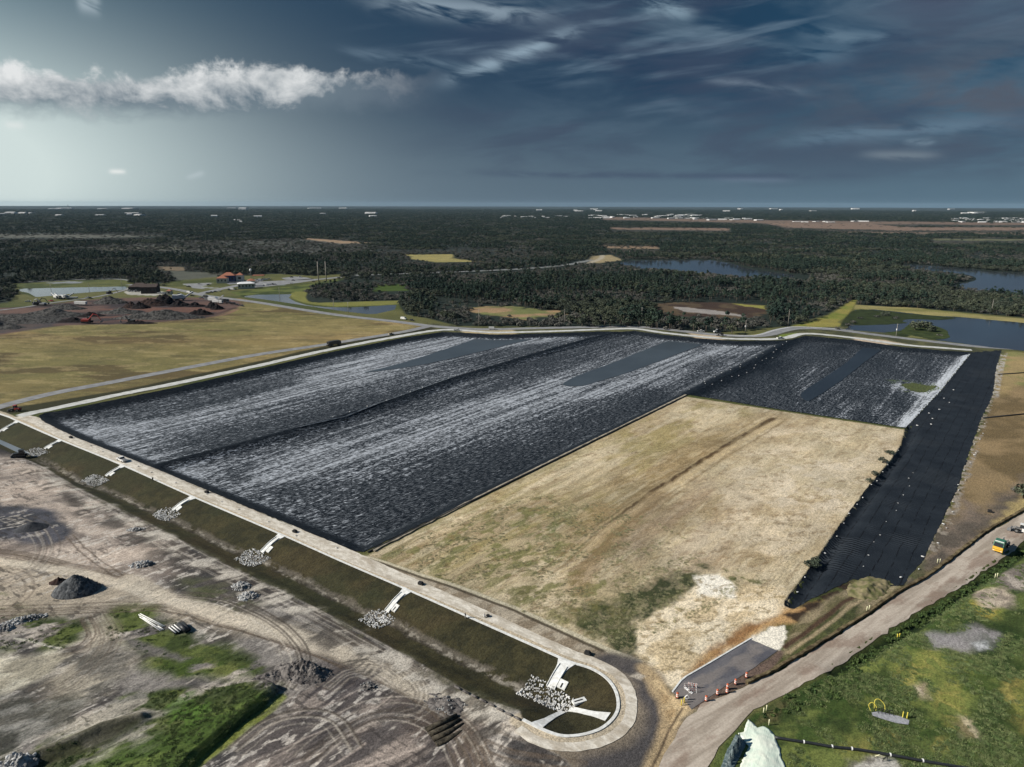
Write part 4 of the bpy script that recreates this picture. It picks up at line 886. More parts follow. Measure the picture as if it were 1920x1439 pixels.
# ------------------------------------------------------------------ mesh builder
class MB:
    def __init__(s): s.v = []; s.f = []
    def add(s, v, f):
        n = len(s.v); s.v += [tuple(p) for p in v]; s.f += [tuple(i+n for i in q) for q in f]; return s
    def box(s, c, d, rz=0, taper=1.0, rot=None):
        x, y, z = (k/2 for k in d); v = []
        for dz, t in ((-z, 1), (z, taper)):
            for a, b in ((-x,-y),(x,-y),(x,y),(-x,y)): v.append(Vector((a*t, b*t, dz)))
        M_ = rot if rot is not None else Matrix.Rotation(rz, 3, 'Z')
        v = [M_ @ p+Vector(c) for p in v]
        return s.add(v, [(3,2,1,0),(4,5,6,7),(0,1,5,4),(1,2,6,5),(2,3,7,6),(3,0,4,7)])
    def prism(s, prof, y0, y1, inset=0.0):
        """profile in x,z extruded along y"""
        n = len(prof); cx = sum(p[0] for p in prof)/n; cz = sum(p[1] for p in prof)/n
        v = [(x, y0, z) for x, z in prof]+[(x, y1, z) for x, z in prof]
        ar = sum(prof[i][0]*prof[(i+1) % n][1]-prof[(i+1) % n][0]*prof[i][1] for i in range(n))
        a, b = tuple(range(n)), tuple(range(2*n-1, n-1, -1))
        side = [(i, i+n, (i+1) % n+n, (i+1) % n) for i in range(n)]
        if ar < 0: a, b = a[::-1], b[::-1]; side = [q[::-1] for q in side]
        return s.add(v, [a, b]+side)
    def tube(s, pts, r, n=8, cap=True):
        pts = [Vector(p) for p in pts]; rr = r if isinstance(r, (list, tuple)) else [r]*len(pts); v = []; f = []
        for i, p in enumerate(pts):
            t = (pts[min(i+1, len(pts)-1)]-pts[max(i-1, 0)]).normalized()
            u = t.orthogonal().normalized() if i == 0 else (u-t*u.dot(t)).normalized(); w = t.cross(u)
            for k in range(n):
                a = 2*math.pi*k/n; v.append(p+(u*math.cos(a)+w*math.sin(a))*rr[i])
        for i in range(len(pts)-1):
            for k in range(n): a = i*n+k; b = i*n+(k+1) % n; f.append((a, b, b+n, a+n))
        if cap: f.append(tuple(range(n-1, -1, -1))); f.append(tuple(range((len(pts)-1)*n, len(pts)*n)))
        return s.add(v, f)
    def lathe(s, prof, c=(0,0,0), n=12):
        v = []; f = []
        for r, z in prof:
            for k in range(n): a = 2*math.pi*k/n; v.append((c[0]+r*math.cos(a), c[1]+r*math.sin(a), c[2]+z))
        for i in range(len(prof)-1):
            for k in range(n): a = i*n+k; b = i*n+(k+1) % n; f.append((a, b, b+n, a+n))
        f.append(tuple(range(n-1, -1, -1))); f.append(tuple((len(prof)-1)*n+k for k in range(n)))
        return s.add(v, f)
    def rock(s, c, r, sq=.75):
        """rough faceted stone"""
        t = (1+5**.5)/2
        base = [(-1,t,0),(1,t,0),(-1,-t,0),(1,-t,0),(0,-1,t),(0,1,t),(0,-1,-t),(0,1,-t),(t,0,-1),(t,0,1),(-t,0,-1),(-t,0,1)]
        q = Matrix.Rotation(random.uniform(0,6.28), 3, (random.random()+.01, random.random(), random.random()))
        sx_, sy_, sz_ = random.uniform(.7,1.2), random.uniform(.7,1.2), random.uniform(.6,1)*sq
        v = []
        for p in base:
            p = Vector(p).normalized()*random.uniform(.82,1.12)
            p = q @ Vector((p.x*sx_, p.y*sy_, p.z*sz_)); v.append((c[0]+p.x*r, c[1]+p.y*r, c[2]+p.z*r))
        return s.add(v, [(0,11,5),(0,5,1),(0,1,7),(0,7,10),(0,10,11),(1,5,9),(5,11,4),(11,10,2),(10,7,6),(7,1,8),(3,9,4),(3,4,2),(3,2,6),(3,6,8),(3,8,9),(4,9,5),(2,4,11),(6,2,10),(8,6,7),(9,8,1)])
    def build(s, name, mat, parent=None, smooth=False, loc=None, rz=0):
        me = bpy.data.meshes.new(name); me.from_pydata(s.v, [], s.f)
        if mat: me.materials.append(mat)
        if smooth: me.polygons.foreach_set('use_smooth', [True]*len(me.polygons))
        o = bpy.data.objects.new(name, me); COL.objects.link(o)
        if parent: o.parent = parent
        if loc is not None: o.location = loc
        if rz: o.rotation_euler.z = rz
        return o
def empty(name, loc, rz=0, label=None, cat=None, group=None):
    o = bpy.data.objects.new(name, None); COL.objects.link(o); o.location = loc; o.rotation_euler.z = rz; o.empty_display_size = .5
    tag(o, label, cat, group); return o
def copy_tree(o, loc=None, rz=None, label=None, parent=None, sc=None):
    c = o.copy(); COL.objects.link(c)
    if parent: c.parent = parent
    if loc is not None: c.location = loc
    if rz is not None: c.rotation_euler.z = rz
    if sc is not None: c.scale = sc
    if label: c['label'] = label
    for ch in list(o.children): copy_tree(ch, parent=c)
    return c

# ------------------------------------------------------------------ trees
def leaf_mat(name, c1, c2, c3):
    m, nt, b = newmat(name, .85, .12)
    oi = nt.nodes.new('ShaderNodeObjectInfo'); rnd = S(nt, oi.outputs['Random'])
    p = worldpos(nt); n = noise(nt, p, .9, 4, .6); nb = noise(nt, p, .012, 3, .5)
    c = mixc(nt, rnd.ss(0, 1), c1, c2); c = mixc(nt, (nb.ss(.45,.6)*.6), c, c3)
    c = mixc(nt, 1.0, c, mixc(nt, n.ss(.3,.7), (.6,.6,.6), (1.45,1.45,1.4)), 'MULTIPLY')
    setc(nt, b, c); return m
M_PINE = leaf_mat('pine needles', (.026,.044,.034), (.044,.064,.044), (.020,.038,.032))
M_OAK = leaf_mat('broad leaves', (.040,.052,.036), (.074,.084,.056), (.044,.054,.044))
M_GREY = leaf_mat('grey brush', (.075,.076,.068), (.125,.122,.110), (.060,.064,.058))
M_PALM = leaf_mat('palm fronds', (.050,.068,.042), (.085,.100,.062), (.06,.07,.05))
M_BARK = simple('bark', (.20,.17,.14), (.12,.10,.08), 3, .95, .1)
def clumps(lobes, n, size, flat=.6):
    mb = MB(); tot = sum(l[3]*l[3] for l in lobes)
    for lx, ly, lz, r, rz in lobes:
        for _ in range(max(3, int(n*r*r/tot))):
            while True:
                d = Vector([random.gauss(0,1) for _ in range(3)]).normalized()
                if d.z > -.55: break
            k = random.uniform(.62, 1.08); p = Vector((lx+d.x*r*k, ly+d.y*r*k, lz+d.z*rz*k))
            nn = (d+Vector([random.gauss(0,.55) for _ in range(3)])).normalized()
            u = nn.orthogonal().normalized(); u = Matrix.Rotation(random.uniform(0,6.28), 3, nn) @ u; w = nn.cross(u)
            s = size*random.uniform(.6,1.35)
            mb.add([p-u*s*.5-w*s*.35, p+u*s*.55-w*s*.2+nn*s*.12, p+u*s*.25+w*s*.5, p-u*s*.4+w*s*.45-nn*s*.15], [(0,1,2,3)])
    return mb
def pine(h):
    lobes = []
    for k in range(9):
        z = h*random.uniform(.50,.98); a = random.uniform(0,6.28); q = (1.15-z/h)*2.6+.3
        lobes.append((math.cos(a)*q*random.uniform(.3,1), math.sin(a)*q*random.uniform(.3,1), z, random.uniform(.9,1.7), random.uniform(.6,1.0)))
    lobes.append((0,0,h*.96,1.0,1.0)); mb = clumps(lobes, 190, .95)
    tr = MB().tube([(0,0,-.3),(0,0,h*.5),(.1,.05,h*.93)], [.24,.17,.06], 5)
    for l in lobes[:6]: tr.tube([(0,0,l[2]-.9),(l[0]*.8,l[1]*.8,l[2]-.1)], [.07,.03], 3)
    return mb, tr
def oak(h, r):
    lobes = [(0,0,h*.55,r*.8,h*.38)]
    for k in range(9):
        a = k*2.4+random.random(); q = r*random.uniform(.35,.75)
        lobes.append((math.cos(a)*q, math.sin(a)*q, h*random.uniform(.40,.80), r*random.uniform(.32,.55), h*random.uniform(.14,.24)))
    mb = clumps(lobes, 260, .9)
    tr = MB().tube([(0,0,-.3),(.1,0,h*.5)], [.3,.16], 5)
    for l in lobes[1:6]: tr.tube([(0,0,h*.3),(l[0]*.8,l[1]*.8,l[2])], [.12,.04], 3)
    return mb, tr
def palm(h):
    mb = MB()
    for k in range(34):
        a = random.uniform(0,6.28); e = random.uniform(-.9,1.2); L = random.uniform(1.5,2.1)
        d = Vector((math.cos(a)*math.cos(e), math.sin(a)*math.cos(e), math.sin(e))); w = Vector((-math.sin(a), math.cos(a), 0))*.42
        p0 = Vector((0,0,h)); p1 = p0+d*L*.55; p2 = p0+d*L+Vector((0,0,-.5*L*abs(math.cos(e))*.6))
        mb.add([p0, p1-w, p2, p1+w], [(0,1,2,3)])
    return mb, MB().tube([(0,0,-.3),(.15,0,h*.5),(0,0,h)], [.22,.17,.17], 6)
def brush(h, r):
    lobes = []
    for k in range(8):
        a = k*2.4; q = r*random.uniform(.1,.65); lobes.append((math.cos(a)*q, math.sin(a)*q, h*random.uniform(.3,.7), r*random.uniform(.35,.55), h*random.uniform(.2,.3)))
    mb = clumps(lobes, 210, .65)
    tr = MB()
    for l in lobes[:5]: tr.tube([(0,0,-.2),(l[0],l[1],l[2])], [.09,.03], 3)
    return mb, tr
KINDS = {'pine': ([pine(random.uniform(9.5,14)) for _ in range(4)], M_PINE), 'oak': ([oak(random.uniform(6.5,8.5), random.uniform(3.2,4.2)) for _ in range(3)], M_OAK),
         'palm': ([palm(random.uniform(4.5,7)) for _ in range(2)], M_PALM), 'brush': ([brush(random.uniform(3.2,4.4), random.uniform(2.4,3.2)) for _ in range(3)], M_GREY)}
# where trees can stand
CLEAR = [OPENW]+[W_(p) for p in ([(765,478),(850,477),(848,484),(900,491),(818,492),(770,487)],[(1106,480),(1145,477),(1175,488),(1130,494),(1096,492)],[(292,500),(345,501),(347,508),(300,507)],
  [(315,508.5),(440,513),(460,519),(330,526)],[(883,577),(960,575),(1010,583),(1045,583),(1058,589),(1000,598),(890,588)],[(1232,570),(1330,567),(1440,571),(1440,586),(1400,596),(1260,592),(1228,583)],
  [(430,530),(700,525),(755,535),(765,548),(745,572),(640,577),(575,567),(500,560)],[(557,446),(620,450),(700,456),(640,457),(580,450)])]+list(PONDW.values())
BANK = W_([(1150,494),(1180,487),(1340,487),(1390,499),(1520,518),(1515,523),(1380,510),(1330,492),(1200,491)])
THICK = [W_([(572,549),(585,538),(620,533),(700,532),(765,535),(770,545),(745,563),(660,566),(600,562),(575,556)]), W_([(242,533),(258,516),(300,512),(320,530),(310,536),(262,538)]), W_([(-200,545),(15,534),(24,548),(14,566),(-200,590)]), W_([(385,513),(600,508),(640,511),(600,517),(520,513),(400,520)])]
def road_d(x, y):
    return dseg(x, y, W_([(600,523),(640,518),(740,514),(880,509),(985,504),(1060,497),(1108,488)]))
SCRUBP = [W_([(120,466),(330,455),(560,449),(720,463),(740,474),(560,484),(430,490),(330,478),(160,474)]), W_([(-500,438),(330,438),(300,446),(-500,450)]), W_([(700,470),(1000,466),(1000,500),(900,500),(780,505),(700,490)])]
FIELDS = [W_(p) for p in ([(1130,407),(1440,413),(1700,416),(2100,420),(2100,425),(1700,422),(1440,420),(1130,412)],[(1140,427),(1370,428),(1372,433),(1150,431)],[(1430,420),(1640,421),(1700,427),(2100,427),(2100,432),(1700,433),(1480,428)],[(1560,435),(1920,437),(2200,438),(2200,440),(1620,440)],[(1740,448),(2100,449),(2100,452),(1750,451)])]
def candidates(r0, r1, f):
    """random points over the ring sector, spacing f(r)"""
    out = []
    edges = np.exp(np.linspace(math.log(r0), math.log(r1), 60))
    for a, b in zip(edges[:-1], edges[1:]):
        s = f((a+b)/2); n = int(.5*R(88)*(b*b-a*a)/(s*s))
        r = np.sqrt(rng.random(n)*(b*b-a*a)+a*a); t = R(-44)+R(88)*rng.random(n)
        out.append(np.stack([r*np.sin(t), r*np.cos(t), np.full(n, s)], 1))
    return np.vstack(out)
P = candidates(430, 14000, lambda r: 6.0 if r < 1000 else 6.0+(r-1000)/260)
def okmask(P):
    x, y = P[:, 0], P[:, 1]; ok = np.ones(len(P), bool)
    for q in CLEAR: ok &= ~inside(x, y, q)
    ok &= ~inside(x, y, BANK); ok &= road_d(x, y) > 10
    th = np.zeros(len(P), bool)
    for q in THICK: th |= inside(x, y, q)
    ok |= th
    fd = np.zeros(len(P), bool)
    for q in FIELDS: fd |= inside(x, y, q)
    ok &= ~(fd & (rng.random(len(P)) > .06))
    pk = np.zeros(len(P), bool)
    for q in PONDW.values(): pk |= sdist(x, y, q, 8) > -3
    # woods are thin and low where the photograph looks over them into a clearing
    VIS = [[(1158,494),(1180,489),(1250,487),(1340,488),(1372,493),(1400,502),(1440,508),(1520,517),(1515,523),(1440,514),(1400,512),(1300,502),(1200,498)],
      [(1700,497),(1800,503),(2000,514),(2000,548),(1870,537),(1800,530),(1830,524),(1826,517),(1790,511),(1710,502)],[(765,478),(850,477),(848,484),(900,491),(818,492),(770,487)],[(1106,480),(1145,477),(1175,489),(1130,494),(1096,492)],
      [(292,500),(345,501),(347,508),(300,507)],[(315,509),(440,513),(520,517),(440,524),(330,524)],[(880,577),(960,575),(1010,583),(1045,583),(1058,590),(1010,594),(890,589)],[(1232,570),(1330,567),(1440,571),(1440,588),(1400,595),(1260,590),(1228,583)],
      [(700,535),(760,536),(768,548),(700,549)],[(557,446),(620,450),(700,456),(640,457),(580,450)],[(1130,460),(1240,461),(1230,467),(1140,466)],[(600,521),(740,512),(880,507),(985,502),(1060,495),(1108,486),(1108,490),(1060,499),(985,506),(880,511),(740,516),(600,525)],
      [(1130,407),(1440,413),(1700,416),(2100,420),(2100,424),(1700,421),(1440,419),(1130,412)],[(1140,427),(1370,428),(1372,433),(1150,431)],[(1430,419),(1640,420),(1700,426),(2100,426),(2100,432),(1700,433),(1480,428)],[(1740,448),(2100,449),(2100,453),(1750,451)],[(-500,438),(100,439),(290,441),(300,443),(200,446),(-500,449)]]
    Rt = CRn.T; hid = np.zeros(len(P), bool)
    low = None
    for zt in (10.5, 7.0, 3.5):
        if zt == 3.5: low = hid.copy(); hid[:] = False
        cam_ = Rt @ np.stack([x, y, np.full(len(x), zt-CAM_H)]); u_ = 960+FPX*cam_[0]/-cam_[2]; v_ = 719.5-FPX*cam_[1]/-cam_[2]
        for q in VIS: hid |= inside(u_, v_, np.array(q, float))
    ok &= ~(hid & (rng.random(len(P)) < np.where(y > 2800, .72, .88))); global LOWB; LOWB = low
    return ok & ~pk, th
ok, th = okmask(P); P = P[ok]; th = th[ok]; LOWB = LOWB[ok]
x, y = P[:, 0], P[:, 1]; rr = np.hypot(x, y)
sc_ = np.zeros(len(P), bool)
for q in SCRUBP: sc_ |= inside(x, y, q)
u = rng.random(len(P)); nA = fbm(x, y, 90, 3, 2); nB = fbm(x, y, 60, 3, 5)
front = (y < 700) & (x > -160)
kind = np.where(nA+(u-.5)*.30 > .515, 1, 0)
kind = np.where(nB+(u-.5)*.2 > .565, 3, kind)
kind = np.where((rng.random(len(P)) < .10), 2, kind)
d1 = -sdist(x, y, OPENW, 60)         # metres back from the wood's edge
kind = np.where((d1 < 22) & (rng.random(len(P)) < .45), rng.choice([1, 2, 3], len(P)), kind)
kind = np.where(sc_ & (rng.random(len(P)) < .8), 3, kind)
inth = inside(x, y, THICK[0]); kind = np.where(inth & (rng.random(len(P)) < .75), 3, kind)
kind = np.where(LOWB, 3, kind)
green_gap = inside(x, y, W_([(705,536),(760,537),(768,548),(700,550)]))
keep = ~(green_gap & (rng.random(len(P)) < .8)) & ~(sc_ & (rng.random(len(P)) < .35))
keep &= ~((fbm(x, y, 120, 3, 6) > .64) & (rng.random(len(P)) < .6))
P, kind, rr, th, d1 = P[keep], kind[keep], rr[keep], th[keep], d1[keep]
inview = np.abs(np.degrees(np.arctan2(P[:, 0], P[:, 1]))) < 37.5
order = np.argsort(rr+np.where(inview, 0, 1e6)); first = order[:300]; rest = np.setdiff1d(np.arange(len(P)), first)
KN = ['pine', 'oak', 'palm', 'brush']
LAB = {'pine': 'dark green pine tree', 'oak': 'rounded leafy tree', 'palm': 'small pale fan palm', 'brush': 'low greyish bush'}
protos = {}
def where_label(xx, yy):
    px_az = math.degrees(math.atan2(xx, yy))
    if px_az < -12: return 'at the pond corner by the bend of the far road'
    if px_az < -1: return 'in front of the tan clearing behind the far road'
    if px_az < 8: return 'along the straight far road behind the middle liner'
    if px_az < 17: return 'by the reddish marsh behind the far road'
    return 'behind the pond at the right edge of the wood'
def plant(k, v, x, y, s, rz, label, group):
    (cm, tm), mat = KINDS[k][0][v], KINDS[k][1]
    nm = {'pine': 'pine_tree', 'oak': 'broadleaf_tree', 'palm': 'palm_tree', 'brush': 'shrub'}[k]
    if (k, v) not in protos:
        e = empty(nm, (x, y, Hs(x, y)), rz, label, 'bush' if k == 'brush' else 'tree', group)
        c = cm.build('crown', mat, e); t = tm.build('trunk', M_BARK, e, smooth=True); protos[(k, v)] = (e, c, t)
    else:
        e = copy_tree(protos[(k, v)][0], (x, y, Hs(x, y)), rz, label); e['group'] = group
    e.scale = s; return e
for i in first:
    k = KN[kind[i]]; v = int(rng.integers(len(KINDS[k][0]))); s = rng.uniform(.8, 1.2); xx, yy = P[i, 0], P[i, 1]; w = where_label(xx, yy)
    plant(k, v, xx, yy, (s, s, s*rng.uniform(.85, 1.1)), rng.uniform(0, 6.28), LAB[k]+' '+w, {'pine':'pine trees','oak':'leafy trees','palm':'palms','brush':'bushes'}[k]+' '+w)
for k in KN:
    for v in range(len(KINDS[k][0])):
        if (k, v) not in protos: plant(k, v, P[first[0], 0]+3, P[first[0], 1]+6, (1, 1, 1), 0, LAB[k]+' '+where_label(P[first[0], 0], P[first[0], 1]), 'extra')
def instancer(name, pts, srcs, label, scl):
    """one object whose geometry nodes set the plants at its points"""
    me = bpy.data.meshes.new(name); me.vertices.add(len(pts)); me.vertices.foreach_set('co', np.asarray(pts, np.float32).ravel())
    a = me.attributes.new('size', 'FLOAT_VECTOR', 'POINT'); a.data.foreach_set('vector', np.asarray(scl, np.float32).ravel())
    a = me.attributes.new('turn', 'FLOAT_VECTOR', 'POINT'); t = np.zeros((len(pts), 3)); t[:, 2] = rng.uniform(0, 6.28, len(pts)); a.data.foreach_set('vector', t.astype(np.float32).ravel())
    o = bpy.data.objects.new(name, me); COL.objects.link(o); tag(o, label, kind='stuff')
    ng = bpy.data.node_groups.new(name, 'GeometryNodeTree')
    ng.interface.new_socket('Geometry', in_out='INPUT', socket_type='NodeSocketGeometry'); ng.interface.new_socket('Geometry', in_out='OUTPUT', socket_type='NodeSocketGeometry')
    gi = ng.nodes.new('NodeGroupInput'); go = ng.nodes.new('NodeGroupOutput'); jn = ng.nodes.new('GeometryNodeJoinGeometry')
    for grp in srcs:
        j2 = ng.nodes.new('GeometryNodeJoinGeometry')
        for ob in grp:
            oi = ng.nodes.new('GeometryNodeObjectInfo'); oi.transform_space = 'ORIGINAL'; oi.inputs[0].default_value = ob; ng.links.new(oi.outputs['Geometry'], j2.inputs[0])
        g2 = ng.nodes.new('GeometryNodeGeometryToInstance'); ng.links.new(j2.outputs[0], g2.inputs[0]); ng.links.new(g2.outputs[0], jn.inputs[0])
    ip = ng.nodes.new('GeometryNodeInstanceOnPoints'); ip.inputs['Pick Instance'].default_value = True
    ng.links.new(gi.outputs[0], ip.inputs['Points']); ng.links.new(jn.outputs[0], ip.inputs['Instance'])
    rv = ng.nodes.new('FunctionNodeRandomValue'); rv.data_type = 'INT'; rv.inputs[4].default_value = 0; rv.inputs[5].default_value = len(srcs)-1
    ng.links.new(rv.outputs[2], ip.inputs['Instance Index'])
    for nm, sk in (('size', 'Scale'), ('turn', 'Rotation')):
        na_ = ng.nodes.new('GeometryNodeInputNamedAttribute'); na_.data_type = 'FLOAT_VECTOR'; na_.inputs['Name'].default_value = nm
        ng.links.new(na_.outputs[0], ip.inputs[sk])
    ng.links.new(ip.outputs[0], go.inputs[0])
    md = o.modifiers.new('plants', 'NODES'); md.node_group = ng
    return o
for ki, (k, nm, lb) in enumerate((('pine','pine_forest','dark pine forest reaching to the horizon'),('oak','leafy_woodland','rounded leafy trees mixed through the forest'),('palm','palm_stand','fan palms scattered through the forest'),('brush','scrub','grey leafless scrub among the forest'))):
    sel = rest[kind[rest] == ki]; p = P[sel]
    s = np.clip(p[:, 2]/6.0, 1, None)*rng.uniform(.75, 1.15, len(p))
    zz = rng.uniform(.62, .95, len(p))*np.where(p[:, 2] > 8, .8, 1)
    hz = H(p[:, 0], p[:, 1])
    instancer(nm, np.column_stack([p[:, 0], p[:, 1], hz]), [[protos[(k, v)][1], protos[(k, v)][2]] for v in range(len(KINDS[k][0]))], lb, np.column_stack([s, s, zz]))
print('trees', len(P))
# ------------------------------------------------------------------ drainage on the turf slope
M_STONE = simple('pale riprap stone', A(222,220,214), A(166,164,158), .35, .9, .15, .05, coord='w')
M_RUB = simple('grey rubble', A(172,170,164), A(84,82,80), .4, .95, .1, .1, coord='w')
M_DARK = simple('dark opening', (.012,.012,.012), (.02,.02,.02), 1, .9)
def flume(a, b, w, label, box=True, slot=False, loft=.16):
    A_, B_ = np.array(Gh(*a)[:2]), np.array(Gh(*b)[:2]); d = (B_-A_)/np.linalg.norm(B_-A_); n = np.array([-d[1], d[0]])
    e = empty('drainage_flume', (A_[0], A_[1], Hs(*A_)), 0, label, 'flume', 'concrete flumes on the turf slope')
    L = np.linalg.norm(B_-A_)
    def part(nm, o, mat=M_CONC): o.name = nm; o.parent = e; o.matrix_parent_inverse = Matrix.Translation(-Vector(e.location)); return o
    part('channel', ribbon('channel', np.array([A_-d*.4, A_+d*.8, A_+d*2, B_]), [w*2.2, w*1.2, w, w], M_CONC, step=.7, lift=loft, thick=.3, cross=2))
    for s in (-1, 1): part('side_wall', ribbon('side_wall', np.array([A_+d*1.6+n*s*w*.46, B_+n*s*w*.46]), .16, M_CONC, step=.8, lift=loft+.22, thick=.3, cross=1))
    if box:
        P0 = B_-d*L*.34+n*(w*.95); part('headwall', ribbon('headwall', np.array([P0, P0+d*L*.24]), w*.95, M_CONC, step=.6, lift=loft+.12, thick=.45, cross=1))
        if slot: part('outlet_opening', ribbon('outlet_opening', np.array([P0+d*L*.10, P0+d*L*.235]), w*.16, M_DARK, step=.5, lift=loft+.16, thick=.04, cross=1), M_DARK)
    return e
FL = [((33,791),(-2,812),1.7,'flume at the far left corner of the turf slope'),((114,826),(84,843),1.7,'flume leading to the rock apron beside the dark bulldozer'),((231,874),(199,894),1.7,'flume nearest the white pickup on the perimeter road'),
      ((362,933),(324,958),1.7,'flume midway down the slope, third rock apron from the far end'),((529,1004),(491,1037),1.7,'flume ending at the apron above the grey rubble heap'),((764,1107),(725,1148),1.6,'flume just left of the standing worker')]
for i, (a, b, w, lb) in enumerate(FL): flume(a, b, w, 'white concrete '+lb, slot=i == 5)
flume((1063,1240),(1032,1292), 2.2, 'widest white concrete flume, beside the big riprap basin', slot=True)
def slab_path(name, pts, w, label):
    o = ribbon(name, np.array([Gh(*p)[:2] for p in pts]), w, M_CONC, step=.8, lift=.16, thick=.3, cross=2); tag(o, label, 'slab'); return o
slab_path('concrete_path', [(1068,1331),(1100,1337),(1140,1345)], [1.5,1.35,1.5,2.6], 'concrete chute from the bend kerb west to the riprap basin')
slab_path('concrete_path', [(1055,1335),(1028,1350),(1006,1362)], [1.5,1.3,1.5,2.6], 'concrete chute from the lower kerb end up to the riprap basin')
def culvert():
    x, y, z = Gh(1086,1318); e = empty('culvert_headwall', (x,y,z), R(22), 'small white concrete pipe headwall at the right end of the riprap', 'headwall')
    MB().box((0,0,.35),(3.0,1.3,.5)).build('headwall', M_CONC, e); MB().box((-.2,0,.63),(1.9,.28,.08)).build('outlet_opening', M_DARK, e)
culvert()
def riprap(pxs, r0, r1, dens, label):
    P = np.array([Gh(*p_)[:2] for p_ in pxs]); lo, hi = P.min(0), P.max(0); n = int((hi-lo).prod()*dens)
    xs = rng.uniform(lo[0], hi[0], n); ys = rng.uniform(lo[1], hi[1], n); m = inside(xs, ys, P); xs, ys = xs[m], ys[m]; hz = H(xs, ys); mb = MB()
    for x_, y_, h_ in zip(xs, ys, hz): r = random.uniform(r0, r1); mb.rock((x_, y_, h_+r*.35), r)
    o = mb.build('riprap', M_STONE); tag(o, label, kind='stuff')
def apron(cx, cy, w, h, label): riprap([(cx-w/2,cy+h*.05),(cx-w*.18,cy-h*.4),(cx+w*.05,cy-h*.5),(cx+w*.3,cy-h*.25),(cx+w/2,cy+h*.02),(cx+w*.2,cy+h*.35),(cx,cy+h/2),(cx-w*.25,cy+h*.36)], .17, .32, 5.5, label)
for q in ((68,849,52,17,'pale rock apron by the pooled water'),(178,902,56,22,'pale rock apron below the white pickup'),(312,965,58,26,'pale rock apron midway along the swale'),(473,1047,70,34,'pale rock apron above the grey rubble heap'),(708,1161,70,38,'pale rock apron below the standing worker')): apron(*q)
riprap([(997,1268),(1010,1272),(1034,1288),(1056,1300),(1074,1310),(1082,1318),(1074,1332),(1058,1336),(1035,1330),(1000,1314),(968,1302),(984,1288)], .18, .34, 6.0, 'large basin of pale riprap stones inside the bend')
o, _ = sheet('water', W_([(-60,795),(0,817),(40,838),(60,850),(50,853),(30,848),(-5,831),(-70,806)], -3.9), water_material('shallow swale water', (.16,.18,.20), .3, .05, 1), step=1, zf=lambda x, y: np.full(x.shape, -3.95), lift=.2); tag(o, 'shallow pale water standing in the swale at the left edge', kind='structure')

# ------------------------------------------------------------------ heaps
def heap(name, px, py, rx, ry, h, label, mat, rz=0, rough=.25, seed=1, cat='heap', n=46, peak=1.0, stones=0, smat=None, sr=(.25,.6), ridge=0.0, stuff=False):
    x0, y0, z0 = Gh(px, py); c, s = math.cos(rz), math.sin(rz)
    u = np.linspace(-1.1, 1.1, n); U, V = np.meshgrid(u, u, indexing='ij'); Rr = np.sqrt(U*U+V*V)
    edge = 1+.28*(fbm(U*3+seed, V*3, 1, 3, seed)-.5)*2*rough*2
    prof = np.clip(1-Rr/edge, 0, 1)**peak
    if ridge: prof = prof*(1-ridge)+ridge*np.clip(1-np.maximum(np.abs(U)**3, np.abs(V)), 0, 1)
    lx = U*rx; ly = V*ry
    zz = prof*h*(1+(fbm(lx+seed*9, ly, max(rx, ry)*.22, 4, seed)-.5)*2*rough*1.6)+(fbm(lx, ly+seed*5, .9, 3, seed+2)-.5)*rough*1.1*(prof > 0)
    zz = np.where(prof > 0, zz, -.5)
    v = np.stack([lx.ravel(), ly.ravel(), zz.ravel()], 1); I = np.arange(n*n).reshape(n, n)
    q = np.stack([I[:-1,:-1].ravel(), I[1:,:-1].ravel(), I[1:,1:].ravel(), I[:-1,1:].ravel()], 1)
    q = q[(prof.ravel()[q] > 0).any(1)]
    o = mesh_np(name, v, q, mat, smooth=stones == 0 and rough < .5)
    o.location = (x0, y0, z0-.15); o.rotation_euler.z = rz; tag(o, label, cat)
    if stones:
        mb = MB()
        for _ in range(stones):
            while True:
                a, b = random.uniform(-1,1), random.uniform(-1,1)
                if a*a+b*b < 1: break
            i, j = int((a+1.1)/2.2*(n-1)), int((b+1.1)/2.2*(n-1)); r = random.uniform(*sr); mb.rock((a*rx, b*ry, max(0, zz[i, j])+r*.25), r)
        mb.build('stone', smat or M_RUB, o)['kind'] = 'stuff'
    return o
M_BLK = simple('black asphalt millings', (.11,.115,.12), (.03,.034,.038), 1.2, .9, .2, .25)
M_BLK2 = simple('dark gravel', (.050,.052,.058), (.032,.034,.040), 2, .9, .2, .1)
M_WRUB = simple('white broken concrete', A(214,212,206), A(130,128,124), .5, .9, .15, .1)
M_SOIL = simple('grey spoil soil', A(128,122,116), A(72,68,66), .8, .95, .1, .3)
M_BRSH = simple('dead brush', A(92,90,86), A(34,34,34), .5, .95, .1, .5)
M_MULCH = simple('brown mulch', A(66,50,44), A(34,28,28), .6, .95, .1, .3)
M_MULCH2 = simple('dark mulch', A(36,30,30), A(20,18,20), .6, .95, .1, .3)
heap('gravel_heap', 60, 991, 5.6, 3.2, 2.6, 'small smooth dark gravel cone on the grey pad', M_BLK2, R(20), .1, 3, n=30)
heap('asphalt_heap', 143, 1108, 6.2, 4.6, 5.0, 'big black asphalt heap with its right face in shadow', M_BLK, R(5), .10, 2, peak=.72, n=60, stones=200, smat=M_BLK, sr=(.08,.2))
heap('asphalt_heap', 110, 1092, 2.6, 1.9, 1.7, 'low brown lobe at the upper left of the big black heap', M_MULCH, R(10), .3, 5, n=26)
heap('rubble_heap', 254, 994, 3.2, 1.6, .7, 'small flat scatter of white stones below the swale', M_SOIL, R(10), .4, 4, stones=90, smat=M_WRUB, sr=(.15,.38), n=20)
